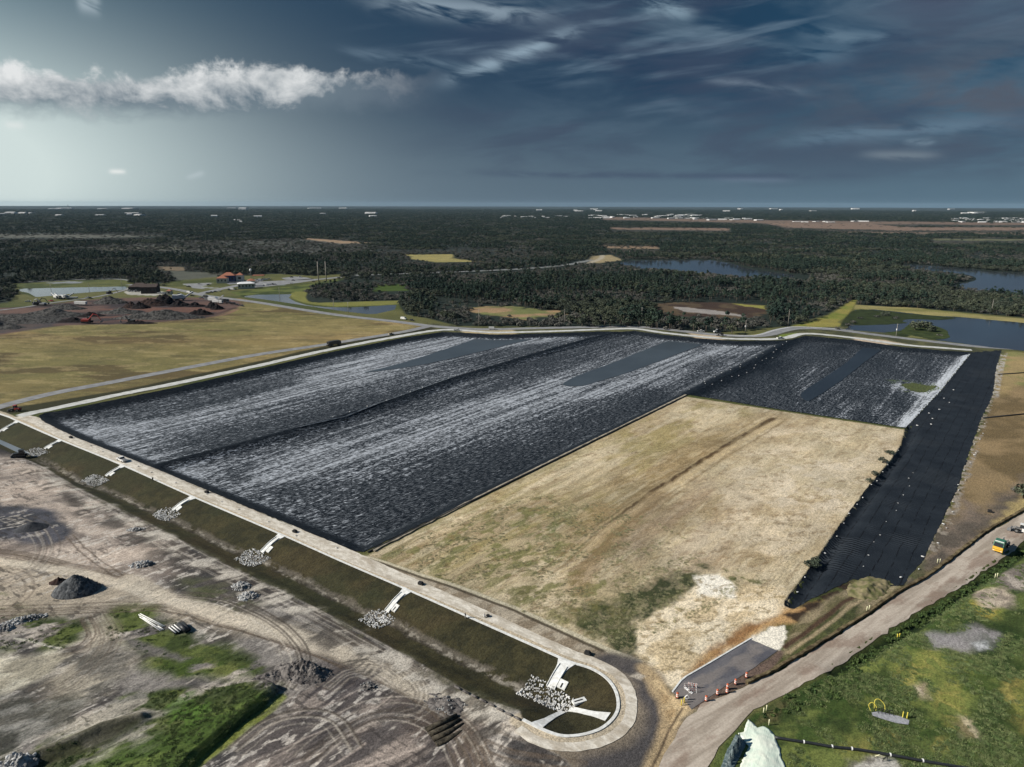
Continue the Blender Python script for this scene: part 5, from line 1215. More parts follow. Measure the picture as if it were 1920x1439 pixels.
heap('rubble_heap', 266, 1060, 3.6, 1.8, 1.3, 'small white rubble heap beside the sandy track', M_SOIL, R(15), .4, 6, stones=80, smat=M_WRUB, sr=(.2,.55), n=20)
heap('rubble_heap', 452, 1100, 3.0, 2.2, 1.1, 'upper grey lump of the broken slab rubble below the swale', M_RUB, R(-20), .5, 7, stones=110, smat=M_WRUB, sr=(.15,.45), n=26)
heap('rubble_heap', 465, 1119, 3.0, 2.2, 1.2, 'lower grey lump of the broken slab rubble below the swale', M_RUB, R(10), .5, 8, stones=110, smat=M_WRUB, sr=(.15,.45), n=26)
heap('rubble_heap', 42, 1164, 5.6, 1.6, 1.2, 'long white broken concrete row in the grass at the left edge', M_RUB, R(28), .5, 9, stones=140, smat=M_WRUB, sr=(.15,.5), n=34)
heap('rubble_heap', 8, 1178, 2.6, 1.6, 1.3, 'white concrete lumps cut off by the left edge', M_RUB, 0, .5, 10, stones=50, smat=M_WRUB, sr=(.15,.45), n=20)
heap('rubble_heap', 32, 1430, 3.4, 2.0, 1.6, 'white slabs in the bottom left corner', M_RUB, R(12), .5, 11, stones=80, smat=M_WRUB, sr=(.2,.55), n=22)
heap('spoil_heap', 568, 1262, 7.0, 3.8, 2.9, 'big grey spoil heap at the tip of the green mound', M_SOIL, R(-12), .45, 12, stones=240, smat=M_SOIL, sr=(.08,.25), n=60)
heap('spoil_heap', 515, 1268, 5.4, 2.0, 1.1, 'low grey spoil tail left of the big spoil heap', M_SOIL, R(15), .5, 13, stones=90, smat=M_SOIL, sr=(.08,.25), n=34)
heap('spoil_heap', 690, 1288, 2.2, 1.4, .9, 'little stone heap among the tyre scrapes', M_SOIL, 0, .5, 14, stones=50, smat=M_RUB, sr=(.15,.4), n=18)
heap('spoil_heap', 838, 1322, 5.5, 3.0, .9, 'low dark spoil patch above the stacked mats', M_SOIL, R(-25), .5, 15, stones=60, smat=M_RUB, sr=(.1,.3), n=30)
heap('spoil_heap', 1630, 1104, 9.0, 4.5, 1.6, 'grassy earth hump at the foot of the fabric strip', simple('grassy earth', A(96,98,60), A(140,128,98), .5, .95, .1, .3), R(38), .4, 16, n=44)
# brush and mulch in the yard
for i, (px, py, rx, ry, h, rz, mt, lb) in enumerate((
  (20,600,62,22,7.5,4,M_BRSH,'huge grey brush pile at the left edge of the mulch yard'),(95,590,42,18,7,6,M_BRSH,'long grey brush pile right of the huge one'),(-20,612,40,14,8,0,M_BRSH,'front hump of the brush pile cut by the left edge'),
  (122,577,26,9,5.5,2,M_BRSH,'low dark brush row behind the white trailer'),(138,600,20,8,4,12,M_MULCH2,'black mulch row beside the red excavator'),(170,590,16,7,4,12,M_MULCH2,'black mulch row in the middle of the yard'),
  (208,566,24,9,8,2,M_BRSH,'pointed dark wood pile near the brown building'),(300,594,52,12,7.5,3,M_BRSH,'long grey brush pile in the front right of the yard'),(228,584,28,12,5,3,M_BRSH,'grey brush pile in the middle of the yard'),
  (308,567,19,11,11,0,M_MULCH2,'tall black mulch cone in the yard'),(284,570,22,12,8,0,M_MULCH,'brown mulch heap left of the tall black cone'),(246,574,12,7,6,0,M_MULCH,'small brown mulch heap'),(263,575,13,8,6,0,M_MULCH2,'small black mulch cone'),
  (338,571,15,8,6,0,M_MULCH2,'black heap in front of the white grinder'),(367,572,13,6,4.5,5,M_MULCH2,'low black heap right of the grinder'),(398,574,9,6,6,0,M_MULCH2,'left one of the twin black heaps at the yard end'),(408,577,9,6,5.5,0,M_MULCH2,'right one of the twin black heaps at the yard end'),
  (375,587,17,7,5.5,6,M_MULCH2,'black heap at the front right of the yard'),(262,604,20,5,3,2,M_MULCH2,'flat black heap next to the front excavator'))):
    heap('brush_pile' if mt is M_BRSH else 'mulch_heap', px, py+3, rx*.8, ry*.9, h, lb, mt, R(rz), .35, 20+i, 'pile', n=40)
# ------------------------------------------------------------------ pipes, mats, small field things
M_WPIPE = simple('white plastic pipe', (.72,.72,.70), (.62,.62,.60), 2, .5, .4)
M_BPIPE = simple('black plastic pipe', (.014,.016,.018), (.024,.026,.03), 2, .5, .4)
M_BLKP = simple('matt black', (.015,.015,.016), (.03,.03,.03), 2, .8, .2)
def on_ground(a, b, r, up=0):
    xa, ya, za = Gh(*a); xb, yb, zb = Gh(*b); return (xa, ya, za+r+up), (xb, yb, zb+r+up)
for k, (a, b, lb) in enumerate((((263,1152),(309,1175.5),'uppermost'),((260,1154),(306,1176.5),'second from the top'),((268,1159.5),(304,1182.5),'second from the bottom'),((262,1158),(301,1184),'lowest'),((296,1175),(307,1181.5),'shortest'))):
    p, q_ = on_ground(a, b, .15); pr = MB().tube([p, q_], .11, 8).build('white_pipe', M_WPIPE, smooth=True); tag(pr, lb+' of the long white pipes lying in the grass', 'pipe', 'long white pipes in the grass')
for k, (a, b, lb) in enumerate((((318,1180),(331,1190),'lower left short pipe with a white edge'),((323,1177.5),(337,1188.5),'middle short pipe with a white edge'),((328,1175),(341,1185.5),'upper short pipe with a white edge'))):
    p, q_ = on_ground(a, b, .3); e = empty('short_pipe', p, 0, lb+' beside the long white pipes', 'pipe', 'short black and white pipes')
    MB().tube([(0,0,0), tuple(np.array(q_)-np.array(p))], .34, 12).build('pipe_wall', M_BPIPE, e, smooth=True); MB().tube([(-.05,-.1,.26), tuple(np.array(q_)-np.array(p)+np.array([-.05,-.1,.26]))], .14, 8).build('stripe', M_WPIPE, e, smooth=True)
p, q_ = on_ground((336,1175),(350,1187), .6); o = MB().tube([p, q_], .62, 16).build('black_pipe', M_BPIPE, smooth=True); tag(o, 'thick black pipe at the right end of the short pipes', 'pipe')
p, q_ = on_ground((342,1173),(355,1184), .55); o = MB().tube([p, q_], .55, 16).build('black_pipe', M_BPIPE, smooth=True); tag(o, 'black pipe behind the thick one, casting a long shadow', 'pipe')
x, y, z = Gh(838,1370); e = empty('mat_stack', (x, y, z-.35), R(33), 'dark ribbed stack of rolled mats in a shallow pit', 'stack'); e.scale = (.85, .85, .8)
for k in range(4): MB().tube([(-4.2, -2.7+k*1.8, .55+.0*k), (4.2, -2.7+k*1.8, .55)], .72, 12).build('roll', simple('brown mat %d' % k, A(84,78,66), A(40,37,32), 1.2, .95, .1, .1), e, smooth=True)
def blackbox(px, py, w, label):
    x, y, z = Gh(px, py); e = empty('pump_box', (x, y, z), R(-25), label, 'pump'); e.scale = (.7,.7,.7)
    MB().prism([(-w/2,.25),(w/2,.25),(w/2,.9),(w*.25,1.25),(-w/2,1.25)], -.65, .65).build('body', M_BLKP, e)
    MB().box((0,0,.15),(w*1.15,.9,.2)).build('skid', M_BLKP, e); MB().tube([(w*.2,0,1.2),(w*.2,0,1.9)], .06, 6).build('exhaust', M_BLKP, e)
blackbox(789, 1097, 2.0, 'black pump box on the road shoulder left of the workers'); blackbox(1102, 1228, 2.0, 'black pump box where the road starts to bend'); blackbox(553, 999, 1.9, 'black pump box at the edge of the liner'); blackbox(133, 822, 2.2, 'dark pump box at the far left liner edge')
blackbox(1856, 961, 1.8, 'dark box standing alone on the tan hillside'); blackbox(388, 925, 2.0, 'dark box on the shoulder halfway along the road')
# ------------------------------------------------------------------ people
def person(px, py, rz, label, shirt, legs, pose='stand'):
    x, y, z = Gh(px, py); 
    J = {'stand': [((0,0,.93),.15),((0,0,1.18),.16),((0,0,1.42),.17),((0,0,1.52),.07),((0,.02,1.66),.105),((0,.02,1.75),.09),
          ((.10,0,.86),.10),((.13,.04,.48),.075),((.14,0,.08),.055),((.14,.16,.05),.045),((-.10,0,.86),.10),((-.13,-.02,.48),.075),((-.15,-.06,.08),.055),((-.15,.10,.05),.045),
          ((.21,0,1.42),.07),((.27,.03,1.14),.05),((.24,.22,.98),.04),((-.21,0,1.42),.07),((-.28,.02,1.14),.05),((-.22,.22,1.02),.04)],
         'crouch': [((0,-.1,.42),.16),((0,.0,.64),.16),((0,.12,.84),.17),((0,.19,.93),.07),((0,.26,1.03),.105),((0,.28,1.11),.09),
          ((.12,-.08,.38),.10),((.18,.32,.46),.08),((.16,.14,.08),.055),((.16,.30,.05),.045),((-.12,-.08,.38),.10),((-.18,.30,.44),.08),((-.16,.10,.08),.055),((-.16,.26,.05),.045),
          ((.2,.12,.84),.07),((.28,.30,.62),.05),((.18,.46,.44),.04),((-.2,.12,.84),.07),((-.28,.32,.62),.05),((-.16,.46,.46),.04)]}[pose]
    E = [(0,1),(1,2),(2,3),(3,4),(4,5),(0,6),(6,7),(7,8),(8,9),(0,10),(10,11),(11,12),(12,13),(2,14),(14,15),(15,16),(2,17),(17,18),(18,19)]
    hl = []                                              # five fingers each hand
    V = [list(p) for p, _ in J]; Rd = [r for _, r in J]
    for hnd in (16, 19):
        s = 1 if hnd == 16 else -1
        for k in range(5):
            b = V[hnd]; off = (-.03+.016*k)
            V.append([b[0]+off, b[1]+(.09 if k else .05), b[2]-(.03 if k else -.01)]); Rd.append(.010); E.append((hnd, len(V)-1))
    me = bpy.data.meshes.new('person'); me.from_pydata(V, E, [])
    o = bpy.data.objects.new('person', me); COL.objects.link(o); o.location = (x, y, z); o.rotation_euler.z = rz
    sk = o.modifiers.new('skin', 'SKIN'); sk.use_smooth_shade = True
    for i, r in enumerate(Rd): me.skin_vertices[0].data[i].radius = (r, r*.85)
    me.skin_vertices[0].data[0].use_root = True
    sub = o.modifiers.new('sub', 'SUBSURF'); sub.levels = 1; sub.render_levels = 1
    dg = bpy.context.evaluated_depsgraph_get(); me2 = bpy.data.meshes.new_from_object(o.evaluated_get(dg)); o.modifiers.clear(); o.data = me2
    skin = simple('skin', (.42,.27,.19), (.36,.22,.15), 8, .6); sh = simple('shirt', shirt, None, 6, .85); lg = simple('trousers', legs, None, 6, .85)
    me2.materials.clear(); [me2.materials.append(m_) for m_ in (sh, lg, skin, M_BLKP)]
    top = .98 if pose == 'stand' else .5; hd = 1.55 if pose == 'stand' else .96
    for p in me2.polygons:
        c = p.center; hand = abs(c.x) > .14 and c.y > .17 and .3 < c.z < 1.08 and c.z > (.9 if pose == 'stand' else .3) and c.y > (.17 if pose == 'stand' else .42)
        p.material_index = 2 if (c.z > hd or hand) else (3 if c.z < .13 else (1 if c.z < top else 0))
    MB().lathe([(.12,0),(.125,.05),(.10,.12),(.03,.15)], (0, V[5][1], V[5][2]-.02), 10).build('hat', simple('hard hat', (.75,.74,.70), None, 3, .4), o, smooth=True)
    tag(o, label, 'person'); return o
person(872.5, 1160, R(-60), 'standing worker in a dark shirt and pale trousers on the kerb', (.02,.022,.025), (.42,.41,.38))
person(909, 1159, R(40), 'crouching worker in white bending over on the road shoulder', (.70,.69,.66), (.55,.54,.52), 'crouch')
person(287, 903, R(20), 'distant dark clad worker standing at the kerb on the turf', (.02,.02,.022), (.03,.03,.035))
def stake_item():
    x, y, z = Gh(915,1157); e = empty('hose_reel', (x, y, z), R(15), 'dark hose reel beside the crouching worker', 'reel')
    MB().lathe([(.5,0),(.5,.08),(.22,.1),(.22,.4),(.5,.42),(.5,.5)], (0,0,0), 14).build('drum', M_BLKP, e); MB().tube([(0,0,.45),(0,0,1.0)], .04, 6).build('handle', M_BLKP, e)
stake_item()
# ------------------------------------------------------------------ traffic barrels, barricades, bollards
M_ORG = simple('orange plastic', (.60,.14,.06), (.45,.11,.05), 4, .5, .4); M_WHT = simple('white reflective band', (.80,.80,.78), (.70,.70,.68), 4, .5); M_YEL = simple('yellow paint', (.78,.66,.10), (.66,.55,.09), 5, .5); M_WSTK = simple('pale yellow paint', (.80,.78,.52), (.70,.68,.45), 5, .6)
def barrel(px, py, label, first=[None]):
    x, y, z = Gh(px, py); z += .08
    if first[0] is None:
        e = empty('traffic_barrel', (x, y, z), 0, label, 'barrel', 'orange and white barrels')
        MB().lathe([(.42,0),(.42,.10),(.36,.12)], n=14).build('rubber_base', M_BLKP, e)
        b = MB()
        for z0, z1, r0, r1 in ((.12,.35,.30,.29),(.55,.75,.28,.27),(.95,1.2,.26,.25)): b.lathe([(r0,z0),(r1,z1)], n=14)
        b.lathe([(.25,1.2),(.20,1.25),(.06,1.27)], n=14); b.build('drum', M_ORG, e)
        w = MB()
        for z0, z1, r0, r1 in ((.35,.55,.295,.285),(.75,.95,.275,.265)): w.lathe([(r0,z0),(r1,z1)], n=14)
        w.build('reflective_band', M_WHT, e); MB().box((0,0,1.32),(.18,.05,.10)).build('handle', M_BLKP, e); first[0] = e
    else: copy_tree(first[0], (x, y, z), random.uniform(0,3), label)
for px, py, lb in ((1324,1315,'barrel farthest down the row beside the haul road'),(1345,1303,'barrel standing next in line after the lowest one of the row'),(1364,1292.5,'barrel just above the odd dull one in the row'),(1363,1299.5,'dull dirty barrel close below another barrel'),(1379,1283.5,'upper middle barrel of the row on the asphalt'),(1399.5,1271,'barrel farthest up the row near the pale sand'),(1270,1309,'lone barrel at the left tip of the asphalt by the yellow posts')):
    barrel(px, py, 'orange and white '+lb)
def barricade(px, py, rz, label):
    x, y, z = Gh(px, py); e = empty('barricade', (x, y, z+.08), rz, label, 'barricade', 'striped barricades')
    for s in (-1, 1):
        MB().tube([(s*.8,-.35,0),(s*.8,0,1.2)], .04, 5).tube([(s*.8,.35,0),(s*.8,0,1.2)], .04, 5).build('leg', M_WHT, e)
    for zz in (.55, 1.0):
        b = MB().box((0,-.06,zz),(2.0,.04,.22)).build('rail', M_WHT, e)
        st = MB()
        for k in range(5): st.box((-.8+k*.4,-.085,zz),(.2,.012,.22))
        st.build('stripe', M_ORG, b)
barricade(1290, 1291, R(10), 'striped barricade nearer the sand at the asphalt tip'); barricade(1298, 1290, R(-15), 'striped barricade furthest right of the asphalt tip pair'); barricade(1298, 1299, R(5), 'leaning orange barricade nearest the barrels')
x, y, z = Gh(1291,1296); e = empty('barricade_board', (x,y,z+.1), R(-60), 'white board lying between the barricades on the asphalt', 'board'); MB().box((0,0,.06),(2.2,.5,.08)).build('panel', M_WHT, e); MB().box((.3,0,.14),(.3,.5,.08)).build('weight', M_BLKP, e)
def bollard(px, py, h, mat, label, first={}):
    x, y, z = Gh(px, py)
    o = MB().lathe([(.11,-.1),(.11,h-.06),(.06,h)], n=10).build('bollard', mat, smooth=True, loc=(x, y, z)); tag(o, label, 'bollard', 'marker posts along the haul road')
for px, py, m_, lb in ((1277.5,1323,M_YEL,'yellow post nearest the haul road at the asphalt tip'),(1282.5,1318,M_YEL,'yellow post second at the asphalt tip'),(1431.5,1338,M_WSTK,'left pale post of the pair above the mint tarp'),(1437,1333,M_WSTK,'right pale post of the pair above the mint tarp'),
   (1441.5,1360,M_WSTK,'single pale post beside the mint tarp mound'),(1682,1198,M_YEL,'left yellow post of the pair at the ditch'),(1686,1197,M_YEL,'right yellow post of the pair at the ditch'),(1625,1146,M_WSTK,'left pale post of the pair on the grassy verge'),(1629.5,1144,M_WSTK,'right pale post of the pair on the grassy verge'),
   (1757.5,1056,M_WSTK,'left pale post of the pair near the fabric strip corner'),(1762,1056,M_WSTK,'right pale post of the pair near the fabric strip corner'),(1865.5,1084,M_WSTK,'left pale post of the pair right of the ditch'),(1869.5,1083,M_WSTK,'right pale post of the pair right of the ditch')):
    bollard(px, py, 1.35, m_, lb)
x, y, z = Gh(1288,1313); o = MB().tube([(-.5,0,.5),(0,0,1.0),(.5,0,.5),(0,0,.05),(-.5,0,.5)], .12, 8).build('tyre', M_WPIPE, smooth=True, loc=(x,y,z+.2)); tag(o, 'pale tyre standing beside the yellow posts', 'tyre')
# well pad
x, y, z = Gh(1662,1340)
o, _ = sheet('gravel_pad', W_([(1634,1337),(1648,1335),(1690,1345),(1705,1352),(1703,1360),(1680,1357),(1650,1348),(1636,1343)]), simple('grey gravel', A(168,168,170), A(140,140,142), 2.5, .95, .1, .05, coord='w'), step=.7, lift=.12); tag(o, 'small grey gravel pad in the green field', kind='structure')
e = empty('well_manifold', (x, y, z), R(-12), 'yellow looping hoses over black pipework on the gravel pad', 'manifold')
def loop(pts, r, m_, nm): MB().tube(catmull(pts, 5), r, 7).build(nm, m_, e, smooth=True)
loop([(-3.0,0,.3),(-3.3,.6,1.2),(-2.6,.9,1.7),(-1.9,.5,1.1),(-2.0,.2,.4)], .05, M_YEL, 'hose'); loop([(-2.2,.6,.6),(-2.0,1.4,1.9),(-1.2,1.5,2.2),(-.3,1.0,1.5),(-.2,.4,.5)], .05, M_YEL, 'hose')
for k in range(5): loop([(-2.2+k*.7,.4,.1),(-2.1+k*.7,.2,.9),(-1.7+k*.7,.0,.9),(-1.6+k*.7,-.2,.15)], .06, M_BLKP, 'pipe')
for sx_ in (2.9, 3.7): MB().lathe([(.10,0),(.10,1.4),(.05,1.45)], (sx_,-.3,0), 8).build('post', M_YEL, e)
# black header pipe with white clamps
PL = [(1452,1385),(1480,1390),(1520,1396),(1560,1403),(1600,1407),(1650,1415),(1700,1424),(1750,1433),(1793,1440),(1850,1450)]
pw = [Gh(*p) for p in PL]; e = empty('pipeline', pw[0], 0, 'long black pipe with white clamps crossing the green field', 'pipe')
loc = Vector(pw[0]); pts = [tuple(Vector((q[0], q[1], q[2]+.3))-loc) for q in pw]; MB().tube(catmull(pts, 3), .27, 10).build('pipe_wall', M_BPIPE, e, smooth=True)
for t in ((1507,1393.8),(1560,1402.5),(1597,1406.5),(1669,1418),(1730,1429)):
    q = Vector(Gh(*t))-loc; a = Vector(pts[-1])-Vector(pts[0]); a.normalize(); c_ = Vector((q.x, q.y, q.z+.3)); MB().tube([c_-a*.12, c_+a*.12], .34, 10).build('clamp', M_WHT, e)
x, y, z = Gh(1655,1428); e = empty('valve', (x,y,z), 0, 'small valve stand with pale arms below the black pipe', 'valve'); MB().tube([(-1,.9,.3),(-.6,.3,1.2),(.3,.2,.8)], .06, 6).build('arm', M_WSTK, e); MB().tube([(0,0,0),(.1,0,.7),(.9,.2,.9)], .08, 6).tube([(.9,.2,0),(.9,.2,.9)], .06, 6).build('stand', M_BLKP, e)
for a, b, lb in (((1872,703),(1935,699),'upper thin black pipe on the tan hillside'),((1843,785),(1935,776),'lower thin black pipe on the tan hillside')):
    A1, B1 = Gh(*a), Gh(*b); o = MB().tube([(A1[0],A1[1],A1[2]+.3),(B1[0],B1[1],B1[2]+.3)], .32, 8).build('pipeline', M_BPIPE, smooth=True); tag(o, lb, 'pipe')
# berm curb along the haul road
RT = W_([(1990,912),(1920,957),(1847,999),(1780,1051),(1735,1084),(1680,1114),(1613,1161),(1527,1214),(1447,1261),(1400,1283)])
o = ribbon('road_berm', RT, .75, simple('dark earth berm', A(128,114,84), A(70,60,44), .6, .95, .1, .1, coord='w'), step=1.5, lift=.75, thick=.95, cross=1, wob=.15); tag(o, 'low earth berm along the upper edge of the haul road', 'berm')
o = ribbon('divider_pipe', W_([(690,1037),(953,907),(1287,742.5)]), .55, M_BLKP, step=4, lift=.45, thick=.35, cross=1, wob=.1); tag(o, 'black edge strip between the middle liner and the sand field', 'edging')
o = ribbon('divider_curb', W_([(700,1034),(958,902),(1290,739)]), 1.0, simple('pale bank edge', A(170,160,140), A(120,112,98), .5, .95, .1, .1, coord='w'), step=3, lift=.40, thick=.4, cross=1, wob=.3); tag(o, 'pale ledge between the middle liner and the sand field', 'ledge')
# ------------------------------------------------------------------ tarp covered mound
def tarp():
    P = W_([(1402,1350),(1412,1357),(1420,1366),(1430,1363),(1440,1367),(1450,1377),(1454,1384),(1458,1396),(1463,1404),(1464,1420),(1472,1438),(1485,1470),(1470,1520),(1380,1520),(1384,1445),(1404,1400),(1396,1390),(1384,1376),(1394,1374)])
    m, nt, b = newmat('mint tarp', .5, .4); p = worldpos(nt)
    n = noise(nt, mapping(nt, p, rot=(0,0,R(-60)), scale=(.2,1.4,1)), .9, 6, .62, dist=.5); n2 = noise(nt, p, .3, 4, .6)
    setc(nt, b, mixc(nt, n2.ss(.35,.65), (.56,.66,.56), (.66,.70,.60))); bump(nt, n, .7, .18, b)
    c = W_([(1430,1420)])[0]
    def zf(x, y):
        d = sdist(x, y, P, 20); return H(x, y)+np.clip(d, 0, 6)*.17+(fbm(x, y, 2.6, 3, 3, 60, 2.2)-.5)*.20*np.clip(d, 0, 1)
    o, _ = sheet('tarp_mound', P, m, step=.45, zf=zf, lift=.15, jitter=.12, skirt=.5); tag(o, 'mint green plastic tarp wrinkled over a mound at the bottom', 'tarp')
    P = W_([(1380,1378),(1396,1384),(1399,1396),(1385,1425),(1370,1455),(1335,1470),(1352,1438),(1362,1410)])
    m, nt, b = newmat('dark green tarp', .4, .5); p = worldpos(nt)
    n = noise(nt, mapping(nt, p, rot=(0,0,R(-60)), scale=(1.6,.3,1)), .9, 6, .62, dist=.3)
    setc(nt, b, mixc(nt, n.ss(.4,.7), (.07,.10,.105), (.17,.21,.21))); bump(nt, n, 1.0, .4, b)
    def zf2(x, y):
        d = sdist(x, y, P, 20); return H(x, y)+np.clip(d*2.4, 0, 1.9)+(fbm(x, y, 1.1, 3, 5, 60, 1.5)-.5)*.4*np.clip(d, 0, 1)
    o, _ = sheet('covered_row', P, m, step=.4, zf=zf2, lift=.1, jitter=.1, skirt=.6); tag(o, 'dark green tarp over a raised row left of the mint tarp', 'tarp')
tarp()
# ------------------------------------------------------------------ sandbags
M_BAG = simple('white sandbag', (.56,.56,.55), (.40,.40,.39), 4, .8)
bag0 = [None]
def bag(x, y, z, s, lb, gr):
    if bag0[0] is None:
        mb = MB(); 
        prof = [(.05,0),(.28,.04),(.36,.14),(.30,.25),(.06,.30)]; mb.lathe(prof, n=10)
        for i, v in enumerate(mb.v): mb.v[i] = (v[0]*1.3, v[1]*.75, v[2])
        bag0[0] = mb.build('sandbag', M_BAG, smooth=True); o = bag0[0]
    else: o = bag0[0].copy(); COL.objects.link(o)
    o.location = (x, y, z); o.rotation_euler.z = random.uniform(0,3); s *= .8; o.scale = (s, s, s); tag(o, lb, 'sandbag', gr)
def bags(pts, n, s, lb, gr, z=0, jit=1, lift=.2):
    Pl = W_(pts, z); Pl = resample(Pl, .5)
    for k in range(n):
        i = int((k+random.uniform(.2,.8))/n*(len(Pl)-1)); x, y = Pl[i]+rng.normal(0, jit, 2)*.5; bag(x, y, Hs(x, y)+lift, s*random.uniform(.8,1.3), lb, gr)
bags([(1480,1132),(1530,1052),(1565,1003),(1640,905),(1692,836)], 15, .9, 'white sandbag along the left edge of the black fabric strip', 'sandbags along the sand field side', jit=.6)
bags([(1690,1096),(1735,1042),(1770,985),(1800,918),(1826,850),(1846,790)], 20, 1.1, 'white sandbag along the right edge of the black fabric strip', 'sandbags along the hillside edge', jit=2.5)
bags([(1700,812),(1730,790),(1760,760),(1790,728),(1740,800),(1790,740)], 8, 1.3, 'white sandbag scattered on the upper fabric strip', 'sandbags on the upper fabric strip', jit=1.5)
bags([(1610,1075),(1630,1040),(1655,995),(1690,940),(1715,880)], 11, .6, 'small white sandbag along the middle seam of the fabric strip', 'sandbags on the middle seam', jit=1.2)
bags([(620,784),(740,747),(860,704),(1000,662),(1100,634)], 24, 1.15, 'white sandbag dotted along the long berm between liners', 'sandbags on the long berm', z=-1, jit=1.2, lift=.3)
bags([(1292,734),(1340,708),(1400,680),(1480,641)], 16, 1.15, 'white sandbag on the slope between the middle and right liners', 'sandbags on the right berm', z=-1, jit=3, lift=.3)
bags([(1330,724),(1400,694),(1470,655)], 12, 1.0, 'white sandbag in the upper row on the right berm', 'upper row sandbags on the right berm', z=-1, jit=2, lift=.3)
bags([(100,806),(290,888),(420,944),(560,1004),(660,1038)], 14, .9, 'pale sandbag at the near edge of the liners', 'sandbags by the near road', jit=.8)

# green mats of water weed on the near right pond
def algae(pxs, c1, c2, label):
    m = simple('water weed', c1, c2, .12, .95, .1, .1, coord='w'); o, _ = sheet('pond_weed', W_(pxs, -.25, 3, True), m, step=5, zf=lambda x, y: np.zeros(x.shape), lift=-.27, jitter=1.6); tag(o, label, kind='stuff')
algae([(1590,592),(1606,581),(1640,582),(1700,588),(1745,592),(1790,596),(1765,600),(1705,598.5),(1692,603),(1700,606),(1650,609),(1605,610),(1598,604)], A(42,50,30), A(56,66,38), 'dark green water weed covering the left arm of the near pond')
algae([(1650,626),(1690,620),(1702,610),(1712,607),(1730,606),(1755,612),(1775,620),(1778,627),(1780,633),(1755,637),(1700,632)], A(44,54,30), A(66,76,42), 'weedy green islet in front of the near pond')

o = ribbon('crest_highlight', W_([(560,801),(640,781),(740,745.5),(860,703),(960,671.5),(1045,648)], -.5), .55, simple('pale crest highlight', A(120,126,130), A(60,66,72), .3, .6, .2, .05, coord='w'), step=4, lift=.5, thick=.1, cross=1, wob=.15, off=-1.4); tag(o, 'thin pale flap painted along the lit crest of the long berm', 'highlight')  # added strip: sunlight on the berm crest put in as a paler colour

for k, (px, py) in enumerate(((852,1289),(868,1297),(884,1305),(900,1313),(916,1321),(932,1330),(948,1338),(964,1346))):
    x, y, z = Gh(px, py); x2, y2, z2 = Gh(px+12, py+6); o = MB().tube([(x,y,z+.2),((x+x2)/2,(y+y2)/2,(z+z2)/2+.28),(x2,y2,z2+.2)], [.22,.27,.2], 8).build('erosion_log', M_SOIL, smooth=True); tag(o, 'grey erosion roll along the lower edge of the turf near the bend', 'roll', 'erosion rolls at the turf edge')
# ------------------------------------------------------------------ vehicles
M_GLASS = simple('dark glass', (.02,.025,.03), (.03,.035,.04), 3, .15, .6)
M_TYRE = simple('tyre rubber', (.02,.02,.02), (.03,.03,.03), 5, .9, .1)
M_STEEL = simple('grey steel', (.22,.22,.22), (.12,.12,.12), 3, .6, .4, .02)
M_LAMP = simple('lamp glass', (.75,.75,.7), (.6,.6,.55), 5, .2, .6)
def paint(nm, c): return simple(nm+' paint', c, tuple(v*.8 for v in c), 2, .35, .5)
PAINT = {'white': paint('white', (.72,.72,.70)), 'silver': paint('silver', (.40,.41,.42)), 'black': paint('black', (.02,.02,.022)), 'red': paint('red', (.34,.04,.03)), 'green': paint('green', (.05,.17,.11)), 'yellow': paint('yellow', (.72,.42,.05)), 'blue': paint('blue', (.05,.09,.2)), 'tan': paint('tan', (.4,.34,.24))}
def wheels(e, xs, y, r, w):
    for x_ in xs:
        for s in (-1, 1):
            t = MB().tube([(x_, s*y-w/2, r), (x_, s*y+w/2, r)], r, 12).build('wheel', M_TYRE, e); MB().tube([(x_, s*(y+w/2-.02), r), (x_, s*(y+w/2+.02), r)], r*.5, 8).build('rim', M_STEEL, t)
def car(loc, rz, col, label, kind='car', group=None):
    e = empty({'car':'parked_car','pickup':'pickup_truck','van':'van'}[kind], loc, rz, label, {'car':'car','pickup':'pickup','van':'van'}[kind], group); m_ = PAINT[col]
    if kind == 'car':
        MB().prism([(-2.2,.35),(2.2,.35),(2.25,.72),(1.2,.92),(-1.9,.95),(-2.25,.75)], -.88, .88).build('body', m_, e)
        MB().prism([(-1.7,.93),(1.0,.9),(.35,1.42),(-1.1,1.45)], -.78, .78).build('window', M_GLASS, e); MB().prism([(-1.1,1.44),(.35,1.41),(.30,1.48),(-1.05,1.5)], -.74, .74).build('roof', m_, e); wheels(e, (-1.4,1.4), .8, .33, .22)
    elif kind == 'pickup':
        MB().prism([(-2.8,.45),(2.7,.45),(2.75,.95),(1.4,1.12),(-2.8,1.1)], -.98, .98).build('body', m_, e)
        MB().prism([(-.6,1.1),(1.5,1.1),(.8,1.68),(-.4,1.72)], -.86, .86).build('window', M_GLASS, e); MB().prism([(-.45,1.7),(.85,1.66),(.75,1.78),(-.4,1.8)], -.84, .84).build('roof', m_, e)
        MB().box((-1.75,0,1.125),(1.9,1.6,.06)).build('bed', M_STEEL, e); wheels(e, (-1.75,1.75), .88, .4, .26)
    else:
        MB().prism([(-2.9,.4),(2.8,.4),(2.85,1.0),(2.1,1.25),(1.5,2.1),(-2.9,2.15)], -1.0, 1.0).build('body', m_, e)
        MB().prism([(1.55,2.0),(2.12,1.3),(1.9,1.3),(1.4,1.95)], -1.02, 1.02).build('window', M_GLASS, e); wheels(e, (-1.8,1.8), .9, .38, .24)
    for s in (-1, 1): MB().box(({'car':2.2,'pickup':2.72,'van':2.82}[kind], s*.62, .75),(.1,.3,.16)).build('headlight', M_LAMP, e)
    return e
def V(px, py, up=.12): x, y, z = Gh(px, py); return (x, y, z+up)
rz_road = RA
def dirpx(a, b): A_, B_ = G(*a), G(*b); return math.atan2(B_[1]-A_[1], B_[0]-A_[0])
